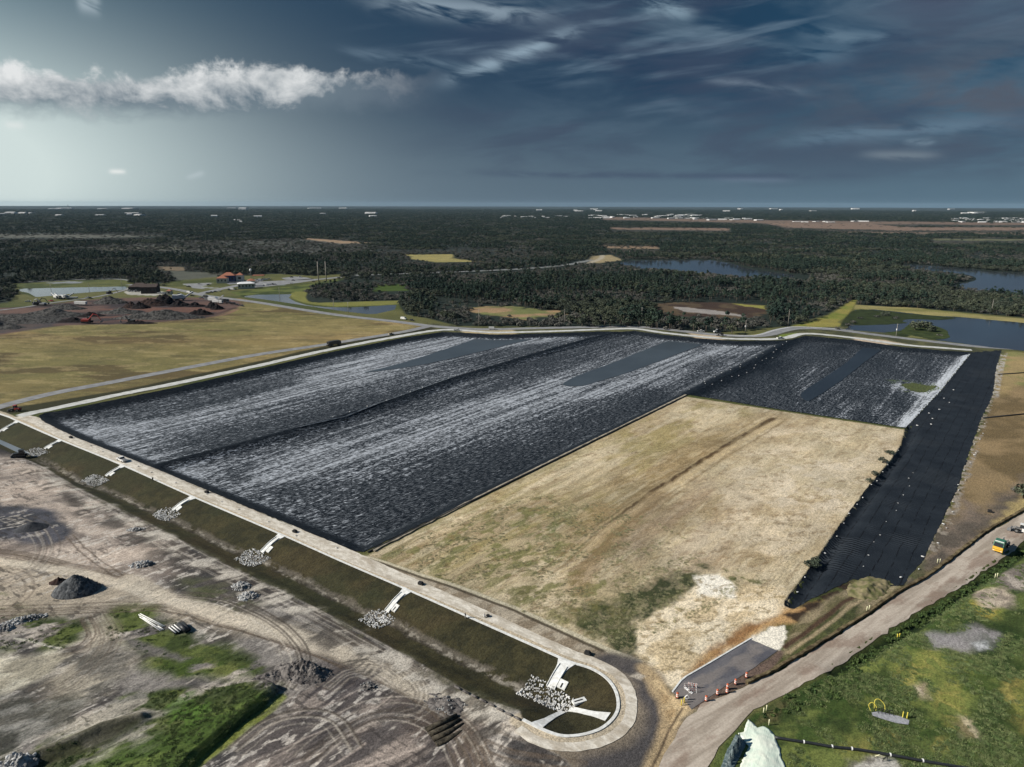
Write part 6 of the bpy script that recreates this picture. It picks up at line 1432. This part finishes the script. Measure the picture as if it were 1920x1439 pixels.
car(V(229,865), RA+math.pi, 'white', 'white pickup on the pale perimeter road at the near left', 'pickup')
car(V(857,620.5), 0, 'white', 'white pickup on the far shell strip near the bend', 'pickup'); car(V(733,628), dirpx((700,632),(760,622)), 'tan', 'pale car driving on the paved road left of the bend'); car(V(757,599.5), dirpx((700,600),(770,608)), 'white', 'white van on the far road by the wood corner', 'van'); car(V(772,602), dirpx((700,600),(770,608)), 'black', 'black car just behind the white van')
car(V(1463,636), dirpx((1440,636),(1480,634)), 'white', 'white pickup at the corner of the right berm', 'pickup'); car(V(923,618.5), 0, 'white', 'white van by the pale dirt mound on the far side', 'van')
car(V(1314,623), 0, 'white', 'white pickup leading the work convoy on the far side', 'pickup')
def dumptruck(loc, rz, col, label, s=1.0, bodycol=None):
    e = empty('dump_truck', loc, rz, label, 'truck'); e.scale = (s, s, s)
    MB().prism([(1.6,.7),(4.0,.7),(4.05,1.6),(3.7,2.7),(1.6,2.8)], -1.2, 1.2).build('cab', PAINT[col], e); MB().prism([(3.76,1.7),(4.08,1.65),(3.8,2.55),(3.6,2.55)], -1.05, 1.05).build('windscreen', M_GLASS, e)
    MB().prism([(-4.2,1.2),(1.3,1.1),(1.4,2.9),(-4.3,2.7)], -1.25, 1.25).build('bed', PAINT[bodycol or col], e); MB().box((-1.3,0,.85),(7.5,1.0,.3)).build('chassis', M_BLKP, e); wheels(e, (-3.2,-1.9,2.7), 1.0, .52, .4); return e
dumptruck(V(627,648.5), dirpx((620,645),(700,632)), 'black', 'dark dump truck on the paved road beside the grass field', 1.25)
# green cab truck with a bare hoist frame on the haul road
def hooktruck():
    x, y, z = Gh(1876,1030); rz = RH+math.pi+R(6); e = empty('green_truck', (x, y, z+.12), rz, 'green and yellow truck with a bare frame on the haul road', 'truck')
    MB().prism([(1.0,.9),(3.7,.9),(3.85,1.5),(3.75,2.3),(3.3,3.4),(1.0,3.5)], -1.28, 1.28).build('cab', PAINT['green'], e)
    MB().prism([(3.76,1.15),(3.92,1.15),(3.92,1.95),(3.76,1.95)], -1.30, 1.30).build('grille', PAINT['yellow'], e); MB().prism([(3.72,.55),(3.98,.55),(3.98,1.0),(3.72,1.0)], -1.3, 1.3).build('bumper', PAINT['yellow'], e)
    MB().prism([(3.80,2.05),(3.90,2.05),(3.52,3.15),(3.38,3.15)], -1.1, 1.1).build('windscreen', M_GLASS, e)
    MB().box((2.1,0,3.53),(1.9,2.2,.12)).build('roof', PAINT['green'], e); MB().box((3.15,0,3.50),(.35,2.3,.16)).build('visor', PAINT['white'], e)
    for s in (-1, 1):
        MB().box((3.95,s*.95,.8),(.08,.35,.2)).build('headlight', M_LAMP, e); MB().tube([(-5.2,s*.5,1.25),(1.0,s*.5,1.25)], .14, 6).build('rail', M_STEEL, e)
        MB().box((3.5,s*1.5,2.6),(.1,.2,.5)).build('mirror', M_BLKP, e); MB().box((-3.0,s*1.05,1.25),(2.8,.5,.12)).build('mudguard', PAINT['black'], e)
    MB().tube([(.6,0,1.4),(-.2,0,2.9),(-1.8,0,3.1)], .16, 6).build('hook_arm', M_STEEL, e); MB().box((.55,0,2.2),(.5,2.2,2.2)).build('tank', PAINT['green'], e)
    wheels(e, (-3.9,-2.4,2.6), 1.05, .55, .45)
hooktruck()
def loader(loc, rz, label, body='white'):
    e = empty('wheel_loader', loc, rz, label, 'machine')
    MB().prism([(-2.6,.8),(-.2,.8),(-.2,1.8),(-2.6,1.7)], -.95, .95).build('body', PAINT[body], e); MB().prism([(-.9,1.8),(.5,1.6),(.4,2.9),(-.8,2.95)], -.7, .7).build('window', M_GLASS, e); MB().box((-.2,0,3.0),(1.5,1.5,.12)).build('roof', PAINT[body], e)
    MB().tube([(.3,-.6,1.4),(1.8,-.6,1.5),(2.7,-.6,.6)], .14, 5).tube([(.3,.6,1.4),(1.8,.6,1.5),(2.7,.6,.6)], .14, 5).build('arm', M_STEEL, e); MB().prism([(2.5,.1),(3.6,.15),(3.2,.3),(2.7,1.1),(2.5,1.0)], -1.3, 1.3).build('bucket', M_STEEL, e); wheels(e, (-1.7,1.1), .9, .68, .5); return e
loader(V(1914,1000), RH+R(100), 'white wheel loader cut off by the right edge of the haul road')
loader(V(1344,625), R(10), 'tall pale machine in the work convoy beside the far liners'); loader(V(29,771.5), R(180), 'small red loader parked at the left corner of the road', 'red'); loader(V(1350,630), R(170), 'dark low machine just below the convoy', 'black')
def dozer(loc, rz, label, col='yellow', s=1.0):
    e = empty('bulldozer', loc, rz, label, 'bulldozer'); e.scale = (s,)*3
    for sd_ in (-1, 1): MB().prism([(-2.0,.1),(1.6,.1),(2.0,.5),(1.6,.95),(-1.9,.95),(-2.3,.5)], sd_*1.0-.28, sd_*1.0+.28).build('track', M_BLKP, e)
    MB().prism([(-1.6,.9),(1.9,.9),(1.8,1.7),(-.2,1.8),(-1.6,1.7)], -.75, .75).build('body', PAINT[col], e); MB().prism([(-1.4,1.75),(.1,1.8),(0,2.7),(-1.3,2.7)], -.7, .7).build('window', M_GLASS, e); MB().box((-.65,0,2.76),(1.6,1.6,.1)).build('roof', PAINT[col], e)
    MB().prism([(2.3,.05),(2.55,.1),(2.4,.6),(2.6,1.2),(2.4,1.2)], -1.7, 1.7).build('blade', M_STEEL, e); return e
dozer(V(38,858), R(200), 'dark bulldozer at the foot of the slope by the first rock apron', 'black', 1.15)
def excavator(loc, rz, label, col, s=1.3, up=0):
    e = empty('excavator', loc, rz, label, 'excavator'); e.scale = (s,)*3
    for sd_ in (-1, 1): MB().prism([(-2.0,.05),(2.0,.05),(2.3,.45),(2.0,.85),(-2.0,.85),(-2.3,.45)], sd_*1.15-.3, sd_*1.15+.3).build('track', M_BLKP, e)
    MB().prism([(-2.4,1.0),(1.3,1.0),(1.3,1.9),(-2.3,2.1)], -1.3, 1.3).build('body', PAINT[col], e); MB().prism([(.1,1.9),(1.5,1.6),(1.3,3.0),(.1,3.05)], .3, 1.3).build('cab', M_GLASS, e)
    MB().tube([(1.0,-.2,1.7),(3.6,-.2,4.6),(5.6,-.2,4.0)], [.32,.28,.2], 6).build('boom', PAINT[col], e); MB().tube([(5.5,-.2,4.2),(7.2,-.2,1.2)], [.22,.16], 6).build('arm', PAINT[col], e); MB().prism([(6.7,.2),(7.6,.5),(7.4,1.3),(6.9,1.2)], -.8, .4).build('bucket', M_STEEL, e); return e
excavator(V(164,607,.5), R(2), 'dark red excavator reaching right at the front of the mulch yard', 'red', 1.7); excavator(V(246,607,.5), R(178), 'dark excavator at the front edge of the yard, right of the red one', 'black', 1.3)
excavator(V(70,573,.5), R(10), 'left dark excavator behind the brush piles', 'black', 1.5); excavator(V(80,574,.5), R(175), 'dark excavator with a pale body behind the brush piles', 'silver', 1.4); excavator(V(207,562,6), R(60), 'excavator perched on the pointed wood pile', 'black', 1.2)
def trailer(loc, rz, label, L=13, col='white', h=2.7):
    e = empty('trailer', loc, rz, label, 'trailer'); MB().prism([(-L/2,1.1),(L/2,1.1),(L/2+.3,1.1+h),(-L/2,1.1+h)], -1.3, 1.3).build('box', PAINT[col], e)
    mb = MB()
    for k in range(12): mb.box((-L/2+.6+k*(L-1.2)/11,-1.33,1.1+h/2),(.12,.06,h*.96))
    mb.build('rib', M_STEEL, e); MB().box((0,0,.9),(L*.9,1.0,.3)).build('chassis', M_BLKP, e); wheels(e, (-L/2+1.2,-L/2+2.5), 1.0, .52, .4); return e
trailer(V(152,573,.3), R(-14), 'long white open trailer between the brush piles', 13.5); trailer(V(135,562,.3), R(2), 'grey low trailer behind the white machines', 12, 'silver', 1.4)
def grinder(loc, rz, label, col='white', s=1.0):
    e = empty('wood_grinder', loc, rz, label, 'machine'); e.scale = (s,)*3
    MB().prism([(-4,1.2),(2.5,1.2),(3.0,2.4),(1.0,3.6),(-1.5,3.2),(-4,3.4)], -1.4, 1.4).build('body', PAINT[col], e); MB().tube([(2.4,0,1.6),(7.5,0,4.8)], [.6,.5], 4).build('conveyor', PAINT[col], e); MB().prism([(-6.5,1.6),(-4,1.3),(-4,1.8),(-6.6,3.2)], -1.5, 1.5).build('hopper', M_STEEL, e)
    MB().box((-.5,0,.9),(7,1.2,.4)).build('chassis', M_BLKP, e); wheels(e, (-2.2,-1.0,1.8), 1.1, .55, .4); return e
grinder(V(107,561,.3), R(150), 'left one of the white tilted screening machines', s=1.25); grinder(V(116,561.5,.3), R(160), 'middle one of the white tilted screening machines', s=1.25); grinder(V(122,561,.3), R(30), 'right one of the white tilted screening machines', s=1.2)
grinder(V(338,564,.3), R(20), 'white grinder behind the black heap', s=1.8); grinder(V(402,567,.3), R(-10), 'big white machine at the yard exit', s=1.5); dumptruck(V(409,570,.3), R(-10), 'white', 'white truck right of the big white machine', 1.3); dumptruck(V(420,568,.3), R(-14), 'black', 'black truck right of the white truck at the yard exit', 1.3)
for i, (px, py, c_, k_, lb) in enumerate(((53,567,'white','pickup','small white pickup left of the excavators'),(96,566,'red','pickup','reddish pickup left of the white screening machines'),(165,560,'silver','pickup','pale pickup right of the grey low trailer'),(170,560.5,'black','car','black car by the pale pickup near the pond road'),
   (429,570,'black','van','first black van of the row leaving the yard'),(437,571.5,'black','van','second black van of the row leaving the yard'),(445,573,'black','car','third dark car of the row leaving the yard'),(454,575,'black','car','last dark car of the row leaving the yard'),(378,560,'silver','pickup','grey pickup at the yard gate'),(386,558,'black','van','black van at the yard gate'),(392,561,'black','pickup','black pickup at the yard gate'),
   (300,551,'white','pickup','white pickup beside the small orange roofed hut'),(336,553,'silver','car','silver car on the lawn right of the hut'),(361,556,'black','car','black car beside the yard near the junction'),(355,550,'white','van','white van on the lawn by the junction'),
   (389,551,'black','car','lower dark car queuing at the junction'),(396,550,'black','pickup','dark pickup queuing at the junction'),(404,548.5,'black','car','dark car farther up the queue'),(411,547,'silver','car','silver car in the queue at the junction'),(430,545,'black','car','black car on the entrance road'),(436,544,'white','van','white van on the entrance road'),(442,544,'black','car','black car right behind the white van on the entrance road'),
   (374,534,'silver','car','silver car in the grey parking area west of the office'),(391,535.5,'black','car','black car beside the grey parking area'),(354,539,'black','pickup','black pickup on the small lawn west of the office'),(498,536,'white','van','white van in the yard east of the office'),(505,535,'white','pickup','white pickup in the yard east of the office'),(511,534.5,'black','pickup','black pickup in the yard east of the office'),(516,534.5,'silver','car','silver car in the yard east of the office'),
   (547,533,'silver','car','silver car by itself in the open yard'),(550,527,'black','car','dark car at the bottom of the small pine side lot'),(547,521,'black','car','dark car at the top of the small pine side lot'),(563,520.5,'white','car','white car in the small pine side lot'),(588,529,'black','car','black car on the road near the two tall posts'))):
    car(V(px, py, .25), random.uniform(-.5,.3), c_, lb, k_)
for k in range(9): car(V(462+k*5.2, 528-k*.45+(k % 2)*1.5, .25), random.uniform(-.4,.4), 'white' if k % 4 else 'silver', 'white vehicle in the row parked behind the office', 'van' if k % 2 else 'pickup', 'vehicles parked behind the office')
for k in range(6): car(V(243+k*3.0, 547+(k % 2)*1.2, .3), .2, ('white','silver','black')[k % 3], 'vehicle parked in front of the brown building', 'pickup', 'vehicles by the brown building')
# ------------------------------------------------------------------ buildings
M_WALLW = simple('cream wall', (.60,.57,.50), (.50,.47,.42), 1.5, .9, .15); M_ROOFO = simple('orange tile roof', (.36,.15,.09), (.27,.11,.07), 2, .8, .2); M_ROOFB = simple('dark brown roof', (.07,.05,.045), (.05,.04,.035), 1, .8, .2); M_WALLD = simple('dark brown wall', (.05,.04,.04), (.035,.03,.03), 1.5, .9, .15)
M_ROOFW = simple('white metal roof', (.78,.78,.77), (.66,.66,.66), .05, .5, .4); M_BLUE = simple('blue wall', (.03,.05,.14), (.04,.06,.15), 1, .8)
def house(loc, rz, L, w, h, rh, wall, roof, label, hip=True, wins=3, name='house', group=None):
    e = empty(name, loc, rz, label, 'building', group)
    MB().box((0,0,h/2-.2),(L,w,h+.4)).build('wall', wall, e)
    o = .5; hx = L/2+o; hy = w/2+o; rx = max(.1, hx-hy) if hip else hx
    MB().add([(-hx,-hy,h),(hx,-hy,h),(hx,hy,h),(-hx,hy,h),(-rx,0,h+rh),(rx,0,h+rh)], [(0,1,5,4),(1,2,5),(2,3,4,5),(3,0,4),(3,2,1,0)]).build('roof', roof, e)
    for k in range(wins):
        for s in (-1,): MB().box((-L/2+(k+.5)*L/wins, s*(w/2+.02), h*.55),(L/wins*.42,.1,h*.35)).build('window', M_GLASS, e)
    MB().box((L/2+.03, 0, 1.05),(.1,1.1,2.1)).build('door', M_BLKP, e); return e
def HP(px, py): x, y, z = Gh(px, py); return (x, y, z+.1)
house(HP(264,545), R(8), 22, 14, 5, 4, M_WALLD, M_ROOFB, 'long brown roofed building by the left pond'); house(HP(283,550), R(8), 17, 12, 7.5, 3.2, M_WALLD, M_ROOFB, 'dark tall hall facing the mulch yard', hip=False, wins=4)
house(HP(318.5,553), R(5), 5, 5, 4.5, 1.6, M_WALLW, M_ROOFO, 'small white hut with an orange roof near the mulch yard', wins=1)
house(HP(418,531), R(10), 13, 10, 6.5, 3, M_WALLW, M_ROOFO, 'left white house with an orange roof in the office group'); house(HP(430,528.5), R(10), 17, 12, 8.5, 3.8, M_BLUE, M_ROOFO, 'tallest orange roofed building in the office group'); house(HP(440,528), R(10), 10, 9, 7, 1, M_BLUE, M_BLUE, 'flat blue walled block in the office group'); house(HP(451,528), R(10), 9, 8, 8.5, 3, M_WALLW, M_ROOFO, 'right narrow tower with an orange roof in the office group', wins=1)
house(HP(462,541), R(22), 19, 9, 6, 2.0, M_WALLW, M_ROOFW, 'long white weigh office beside the entrance road', wins=5); house(HP(472,537), R(22), 9, 8, 7, 2.4, M_WALLW, M_ROOFO, 'small orange roofed end of the weigh office', wins=1)
def canopy(px, py, L, w, h, label):
    e = empty('canopy', HP(px, py), R(5), label, 'canopy'); MB().box((0,0,h),(L,w,.8)).build('roof', M_ROOFO, e)
    for a in (-1,1):
        for b in (-1,1): MB().tube([(a*L*.42,b*w*.4,0),(a*L*.42,b*w*.4,h)], .2, 6).build('post', M_STEEL, e)
canopy(485.5, 526, 15, 9, 6.5, 'flat orange canopy behind the parked white vehicles')
def tallsign():
    e = empty('tower', HP(471,522), 0, 'small white topped mast at the wood edge behind the office', 'mast'); MB().tube([(0,0,0),(0,0,11)], .4, 6).build('mast', M_STEEL, e); MB().lathe([(1.3,9.5),(1.6,11),(1.3,12.5),(.3,13)], n=10).build('tank', M_ROOFW, e)
tallsign()
M_POLE = simple('weathered pole', (.36,.33,.29), (.25,.23,.2), 2, .9, .1)
def pole(px, py, h, label, arm=True, r=.22, mat=None, lamp=False):
    e = empty('utility_pole', Gh(px, py), random.uniform(-.5,.5), label, 'pole'); MB().tube([(0,0,-.5),(0,0,h)], [r, r*.7], 8).build('pole', mat or M_POLE, e, smooth=True)
    if arm: MB().box((0,0,h-.9),(2.4,.14,.16)).build('crossarm', M_POLE, e)
    if lamp: MB().box((.0,0,h*.55),(.9,.6,1.1)).build('transformer', M_ROOFW, e)
for px, py, h, lb, kw in ((597.5,528,26,'left one of the two tall pale posts by the entrance road',dict(arm=False,r=.7)),(612,527.5,26,'right one of the two tall pale posts by the entrance road',dict(arm=False,r=.7)),(898,613,15,'wooden pole on the far road near the pale dirt mound',{}),(1058,611,14,'wooden pole halfway along the straight far road',{}),
  (1202.5,609,15,'tall wooden pole where the far road starts to turn',{}),(1397,626,11,'pole with a white box beside the round bush',dict(lamp=True)),(1477.5,611,14,'pole at the grassy wedge by the wood',{}),(1680,631,10,'slim pole with a white box in front of the near pond',dict(lamp=True)),(97,552,13,'pole on the near shore of the left pond',{}),(168,549,11,'shorter pole on the near shore of the left pond',{}),(229,540,12,'pole at the right end of the left pond',{}),
  (525,565,15,'pole at the far tip of the curving pond',{}),(626,583,12,'pole beside the middle of the curving pond',{}),(653,588,11,'pole right of the middle of the curving pond',{}),(1859,585,12,'pole on the bank of the right pond',{}),(1180,482,12,'pole at the pale curve by the dark blue pond',dict(r=.5))): pole(px, py, h, lb, **kw)
# scattered town buildings far away: one small warehouse, copied
wh0 = [None]; M_ROOFW2 = simple('town roof', (.70,.70,.69), (.36,.36,.36), .01, .8, .2, coord='w')
def ware(px, py, L, w, h, lb, gr, rz=0):
    x, y = G(px, py)
    if wh0[0] is None:
        e = empty('warehouse', (0,0,0), 0, lb, 'building', gr); MB().box((0,0,.45),(1,1,.9)).build('wall', M_ROOFW2, e); MB().add([(-.51,-.51,.9),(.51,-.51,.9),(.51,.51,.9),(-.51,.51,.9),(-.51,0,1.15),(.51,0,1.15)], [(0,1,5,4),(2,3,4,5),(1,2,5),(3,0,4),(3,2,1,0)]).build('roof', M_ROOFW2, e); wh0[0] = e
    else: e = copy_tree(wh0[0]); e['label'] = lb; e['group'] = gr
    e.location = (x, y, 0); e.rotation_euler.z = rz; e.scale = (L, w, h)
def town(x0, x1, ys, n, L, lb, gr, h=13):
    for k in range(n):
        px = random.uniform(x0, x1); py = random.choice(ys)+random.uniform(-.8,.8); r = CAM_H/math.tan(pitch+math.atan((py-719.5)/FPX)); s = r/4000
        ware(px, py, L*s*random.uniform(.3,1.3), L*s*random.uniform(.4,.9), h*.36*s**.5*random.uniform(.7,1.3), lb, gr, random.uniform(-.4,.4))
town(1100, 1310, (404,406,408,410), 46, 42, 'white roof in the dense far town right of centre', 'roofs of the far town right of centre', 16); town(940, 1120, (407,409), 14, 30, 'white roof at the left end of the far town', 'roofs at the left end of the far town', 15); town(1300, 1440, (411,413), 14, 40, 'white roof at the right end of the far town', 'roofs at the right end of the far town', 14)
town(1790, 1925, (411,414,417), 48, 34, 'white house in the estate at the far right', 'houses of the far right estate', 15); town(1480, 1620, (416,417), 8, 50, 'long pale shed behind the brown fields', 'sheds behind the brown fields', 12); town(1790, 1850, (400,401), 6, 60, 'white roof on the horizon at the right', 'roofs on the right horizon', 22)
town(0, 60, (401,402), 4, 45, 'white roof near the left edge of the horizon', 'roofs at the left edge', 24); town(100, 330, (393,395,401,405), 9, 55, 'white speck of a roof on the left horizon', 'roofs on the left horizon', 26); town(400, 700, (392,394,402,408), 8, 50, 'white speck of a roof on the horizon left of centre', 'roofs on the horizon left of centre', 26); town(430, 460, (414,416), 5, 22, 'pale roof among trees left of centre', 'pale roofs among trees', 13)
town(1000, 1900, (393,395,397), 14, 45, 'tiny pale roof along the far horizon', 'roofs along the far horizon', 28); town(1035, 1080, (463,464), 5, 9, 'pale roof in the wood left of the pale curve', 'roofs in the wood', 9)
x, y = G(455,394); ware(456, 394, 120, 90, 30, 'brightest white building on the left horizon', 'bright horizon building'); 
e = empty('horizon_tower', (*G(128,391),0), 0, 'tiny tower on the far left horizon', 'tower'); MB().tube([(0,0,0),(0,0,70)], [9,5], 6).build('tower', M_STEEL, e)
# ------------------------------------------------------------------ shrubs and weeds near by
def shrub(px, py, s, k, v, label, sz=1.0, grp=None):
    x, y, z = Gh(px, py); e = copy_tree(protos[(k, v)][0], (x, y, z-.1), random.uniform(0,6), label); e.scale = (s, s, s*sz)
    if 'group' in e: del e['group']
    if grp: e['group'] = grp
    return e
shrub(1372, 627, 1.15, 'oak', 0, 'big round yellowish green bush beside the far road bend', .95); shrub(1302, 618, .9, 'oak', 1, 'round dark bush left of the big round one', .9)
for k, (px, py, s, kk, lb) in enumerate(((1600,606,1.0,'brush','pale dry bush at the left tip of the near pond'),(1612,600,1.1,'brush','largest pale dry bush on the near pond bank'),(1590,612,.9,'brush','small pale dry bush on the near pond bank'),(1645,597,1.2,'brush','grey bush among the green pond weeds'),(1660,595,1.0,'oak','green bush among the pond weeds'),(1680,600,1.1,'brush','grey bush at the tip of the pond weeds'),(1715,622,1.3,'oak','left bush on the small pond islet'),(1730,618,1.5,'oak','tallest bush on the small pond islet'),(1745,625,1.2,'oak','right bush on the small pond islet'),(1760,632,1.0,'brush','grey bush at the right end of the islet'),(1570,618,.9,'brush','dry bush at the grassy wedge'),
    (1918,935,1.0,'oak','green bush on the tan hillside at the right edge'),(1905,922,.7,'brush','grey bush on the tan hillside'))): shrub(px, py, s, kk, k % 3, lb, .8)
for k, (px, py, s, lb) in enumerate(((1655,868,.5,'bright weed clump high on the sand field edge'),(1668,852,.5,'topmost bright weed clump on the sand field edge'),(1640,892,.45,'bright weed clump midway on the sand field edge'),(1630,905,.4,'lowest bright weed clump of the upper group'),(1522,1064,.55,'bright weed clump lower down the sand field edge'),(1528,1056,.45,'small weed clump above the lowest one'))): shrub(px, py, s, 'oak', k % 3, lb, .55)
def stuffpts(pxs, dens, z=0):
    P_ = W_(pxs, z); lo, hi = P_.min(0), P_.max(0); n = int((hi-lo).prod()*dens); xs = rng.uniform(lo[0], hi[0], n); ys = rng.uniform(lo[1], hi[1], n); m = inside(xs, ys, P_); return xs[m], ys[m]
M_WEED = leaf_mat('tall weeds', (.050,.085,.030), (.085,.125,.042), (.045,.070,.026)); M_WEED2 = leaf_mat('grass tufts', (.085,.13,.05), (.17,.20,.09), (.07,.11,.045)); M_DRY = leaf_mat('dry tufts', (.36,.32,.20), (.24,.25,.14), (.32,.29,.18))
def tuft(n, r, h, mat, name, px, label):
    mb = MB()
    for _ in range(n):
        a = random.uniform(0,6.28); q = r*math.sqrt(random.random()); x_, y_ = q*math.cos(a), q*math.sin(a); hh = h*random.uniform(.4,1); s = r*random.uniform(.15,.4)*(1 if name == 'tall_weed' else .4); b = random.uniform(0,6.28); dx, dy = math.cos(b)*s, math.sin(b)*s
        mb.add([(x_-dx,y_-dy,0),(x_+dx,y_+dy,0),(x_+dx*.6+random.uniform(-.2,.2)*r,y_+dy*.6,hh),(x_-dx*.6,y_-dy*.6+random.uniform(-.2,.2)*r,hh*.9)], [(0,1,2,3)])
    x, y, z = Gh(*px); o = mb.build(name, mat, loc=(x, y, z)); tag(o, label, 'plant'); return o
T1 = tuft(44, .6, .4, M_WEED, 'tall_weed', (1478,1306), 'leafy weed clump at the verge above the mint tarp'); T2 = tuft(48, .42, .14, M_WEED2, 'grass_tuft', (1600,1300), 'small grass tuft left of the gravel pad in the green field'); T3 = tuft(40, .42, .09, M_DRY, 'dry_tuft', (1250,1080), 'dry grass tuft on the sand field')
def field(name, xs, ys, src, label, s0, s1):
    h_ = H(xs, ys); s = rng.uniform(s0, s1, len(xs)); instancer(name, np.column_stack([xs, ys, h_]), [[src]], label, np.column_stack([s, s, s*rng.uniform(.7,1.2,len(xs))]))
xs, ys = stuffpts([(1960,1000),(1890,1060),(1800,1118),(1690,1190),(1600,1250),(1560,1268),(1575,1252),(1680,1178),(1800,1104),(1885,1047)], 2.0)
x2, y2 = stuffpts([(1560,1268),(1640,1225),(1600,1300),(1520,1330),(1440,1350),(1420,1340),(1487,1300)], .45)
field('verge_weeds', np.r_[xs, x2], np.r_[ys, y2], T1, 'dark leafy weeds along the ditch below the haul road', .3, 1.3)
xs, ys = stuffpts([(2050,960),(1960,1010),(1800,1118),(1600,1245),(1487,1305),(1440,1350),(1490,1460),(2100,1500),(2150,1100)], 4.0)
m = (fbm(xs, ys, 7, 4, 3)+rng.normal(0,.05,len(xs)) > .50);
for q in ([(1700,1245),(1760,1215),(1770,1240),(1740,1270),(1700,1290),(1690,1270)],[(1760,1300),(1800,1280),(1815,1320),(1810,1370),(1790,1360),(1765,1330)],[(1890,1280),(1925,1270),(2000,1300),(1960,1400),(1890,1350)],[(1820,1100),(1905,1096),(1960,1050),(1960,1150),(1880,1150),(1825,1135)],[(1712,1284),(1738,1280),(1745,1308),(1728,1315)],[(1780,1350),(1820,1348),(1840,1388),(1805,1390)]): m &= ~(inside(xs, ys, W_(q)) & (rng.random(len(xs)) < .85))
if 1:  bare = W_([(1735,1190),(1800,1185),(1870,1165),(1960,1050),(1960,1105),(1905,1130),(1865,1212),(1800,1222),(1750,1215)]); m &= ~inside(xs, ys, bare) & ~inside(xs, ys, W_([(1634,1334),(1650,1332),(1708,1350),(1703,1362),(1645,1350)])) & ~inside(xs, ys, W_([(1590,1422),(1690,1425),(1690,1460),(1590,1460)]))
field('grass', xs[m], ys[m], T2, 'rough green grass of the lower right field', .5, 1.6)
xs, ys = stuffpts([(-40,1445),(60,1400),(150,1340),(240,1295),(350,1290),(430,1282),(528,1288),(440,1352),(350,1440)], 1.6, -1.5); m = fbm(xs, ys, 6, 5, 4, 40, 1.8)+rng.normal(0,.04,len(xs)) > .50; xs, ys = xs[m], ys[m]; xb, yb = stuffpts([(205,1142),(290,1145),(370,1195),(500,1252),(470,1275),(300,1262),(285,1230),(200,1200)], .6, -3); xc, yc = stuffpts([(-60,1158),(100,1158),(165,1180),(120,1215),(-60,1228)], .6, -3)
mb_ = fbm(xb, yb, 5, 4, 5) > .5; mc_ = fbm(xc, yc, 5, 4, 5) > .5
field('grass', np.r_[xs, xb[mb_], xc[mc_]], np.r_[ys, yb[mb_], yc[mc_]], T2, 'rough grass on the mound and in the work field', .5, 1.4)
xs, ys = stuffpts([(700,1045),(850,985),(1000,930),(1200,960),(1420,1095),(1360,1130),(1200,1220),(1060,1180),(860,1098)], 1.6); m = fbm(xs, ys, 4, 4, 2, 45, 1.6) > .52
x2, y2 = stuffpts([(1130,1150),(1240,1110),(1325,1082),(1290,1120),(1195,1170),(1190,1225),(1110,1195)], 1.5)
field('dry_grass', np.r_[xs[m], x2], np.r_[ys[m], y2], T3, 'sparse dry grass tufts on the sand field', .5, 1.3)
xs, ys = stuffpts([(1660,712),(1700,714),(1735,719),(1770,726),(1758,740),(1730,745),(1700,740),(1680,728)], 1.2, -3); m = fbm(xs, ys, 4, 4, 3, 0, 2)+rng.normal(0,.05,len(xs)) > .46
field('weeds', xs[m], ys[m], T2, 'ragged green weeds spreading over the far right liner cell', .8, 2.2)
# ------------------------------------------------------------------ haze
def haze():
    mb = MB().box((0, 12500, 53), (66000, 62000, 0)); x0, x1, y0, y1, z0, z1 = -31000, 31000, -31000, 31000, -8.0, 150.0
    mb = MB().add([(x0,y0,z0),(x1,y0,z0),(x1,y1,z0),(x0,y1,z0),(x0,y0,z1),(x1,y0,z1),(x1,y1,z1),(x0,y1,z1)], [(3,2,1,0),(4,5,6,7),(0,1,5,4),(1,2,6,5),(2,3,7,6),(3,0,4,7)])
    m = bpy.data.materials.new('thin blue haze'); m.use_nodes = True; nt = m.node_tree; nt.nodes.clear()
    out = nt.nodes.new('ShaderNodeOutputMaterial'); pv = nt.nodes.new('ShaderNodeVolumePrincipled'); pv.inputs['Color'].default_value = (.40,.58,.74,1); pv.inputs['Density'].default_value = 1.5e-5; pv.inputs['Anisotropy'].default_value = 0
    nt.links.new(pv.outputs[0], out.inputs['Volume']); o = mb.build('haze', m); tag(o, 'thin bluish haze over the far country', kind='stuff'); 
haze()
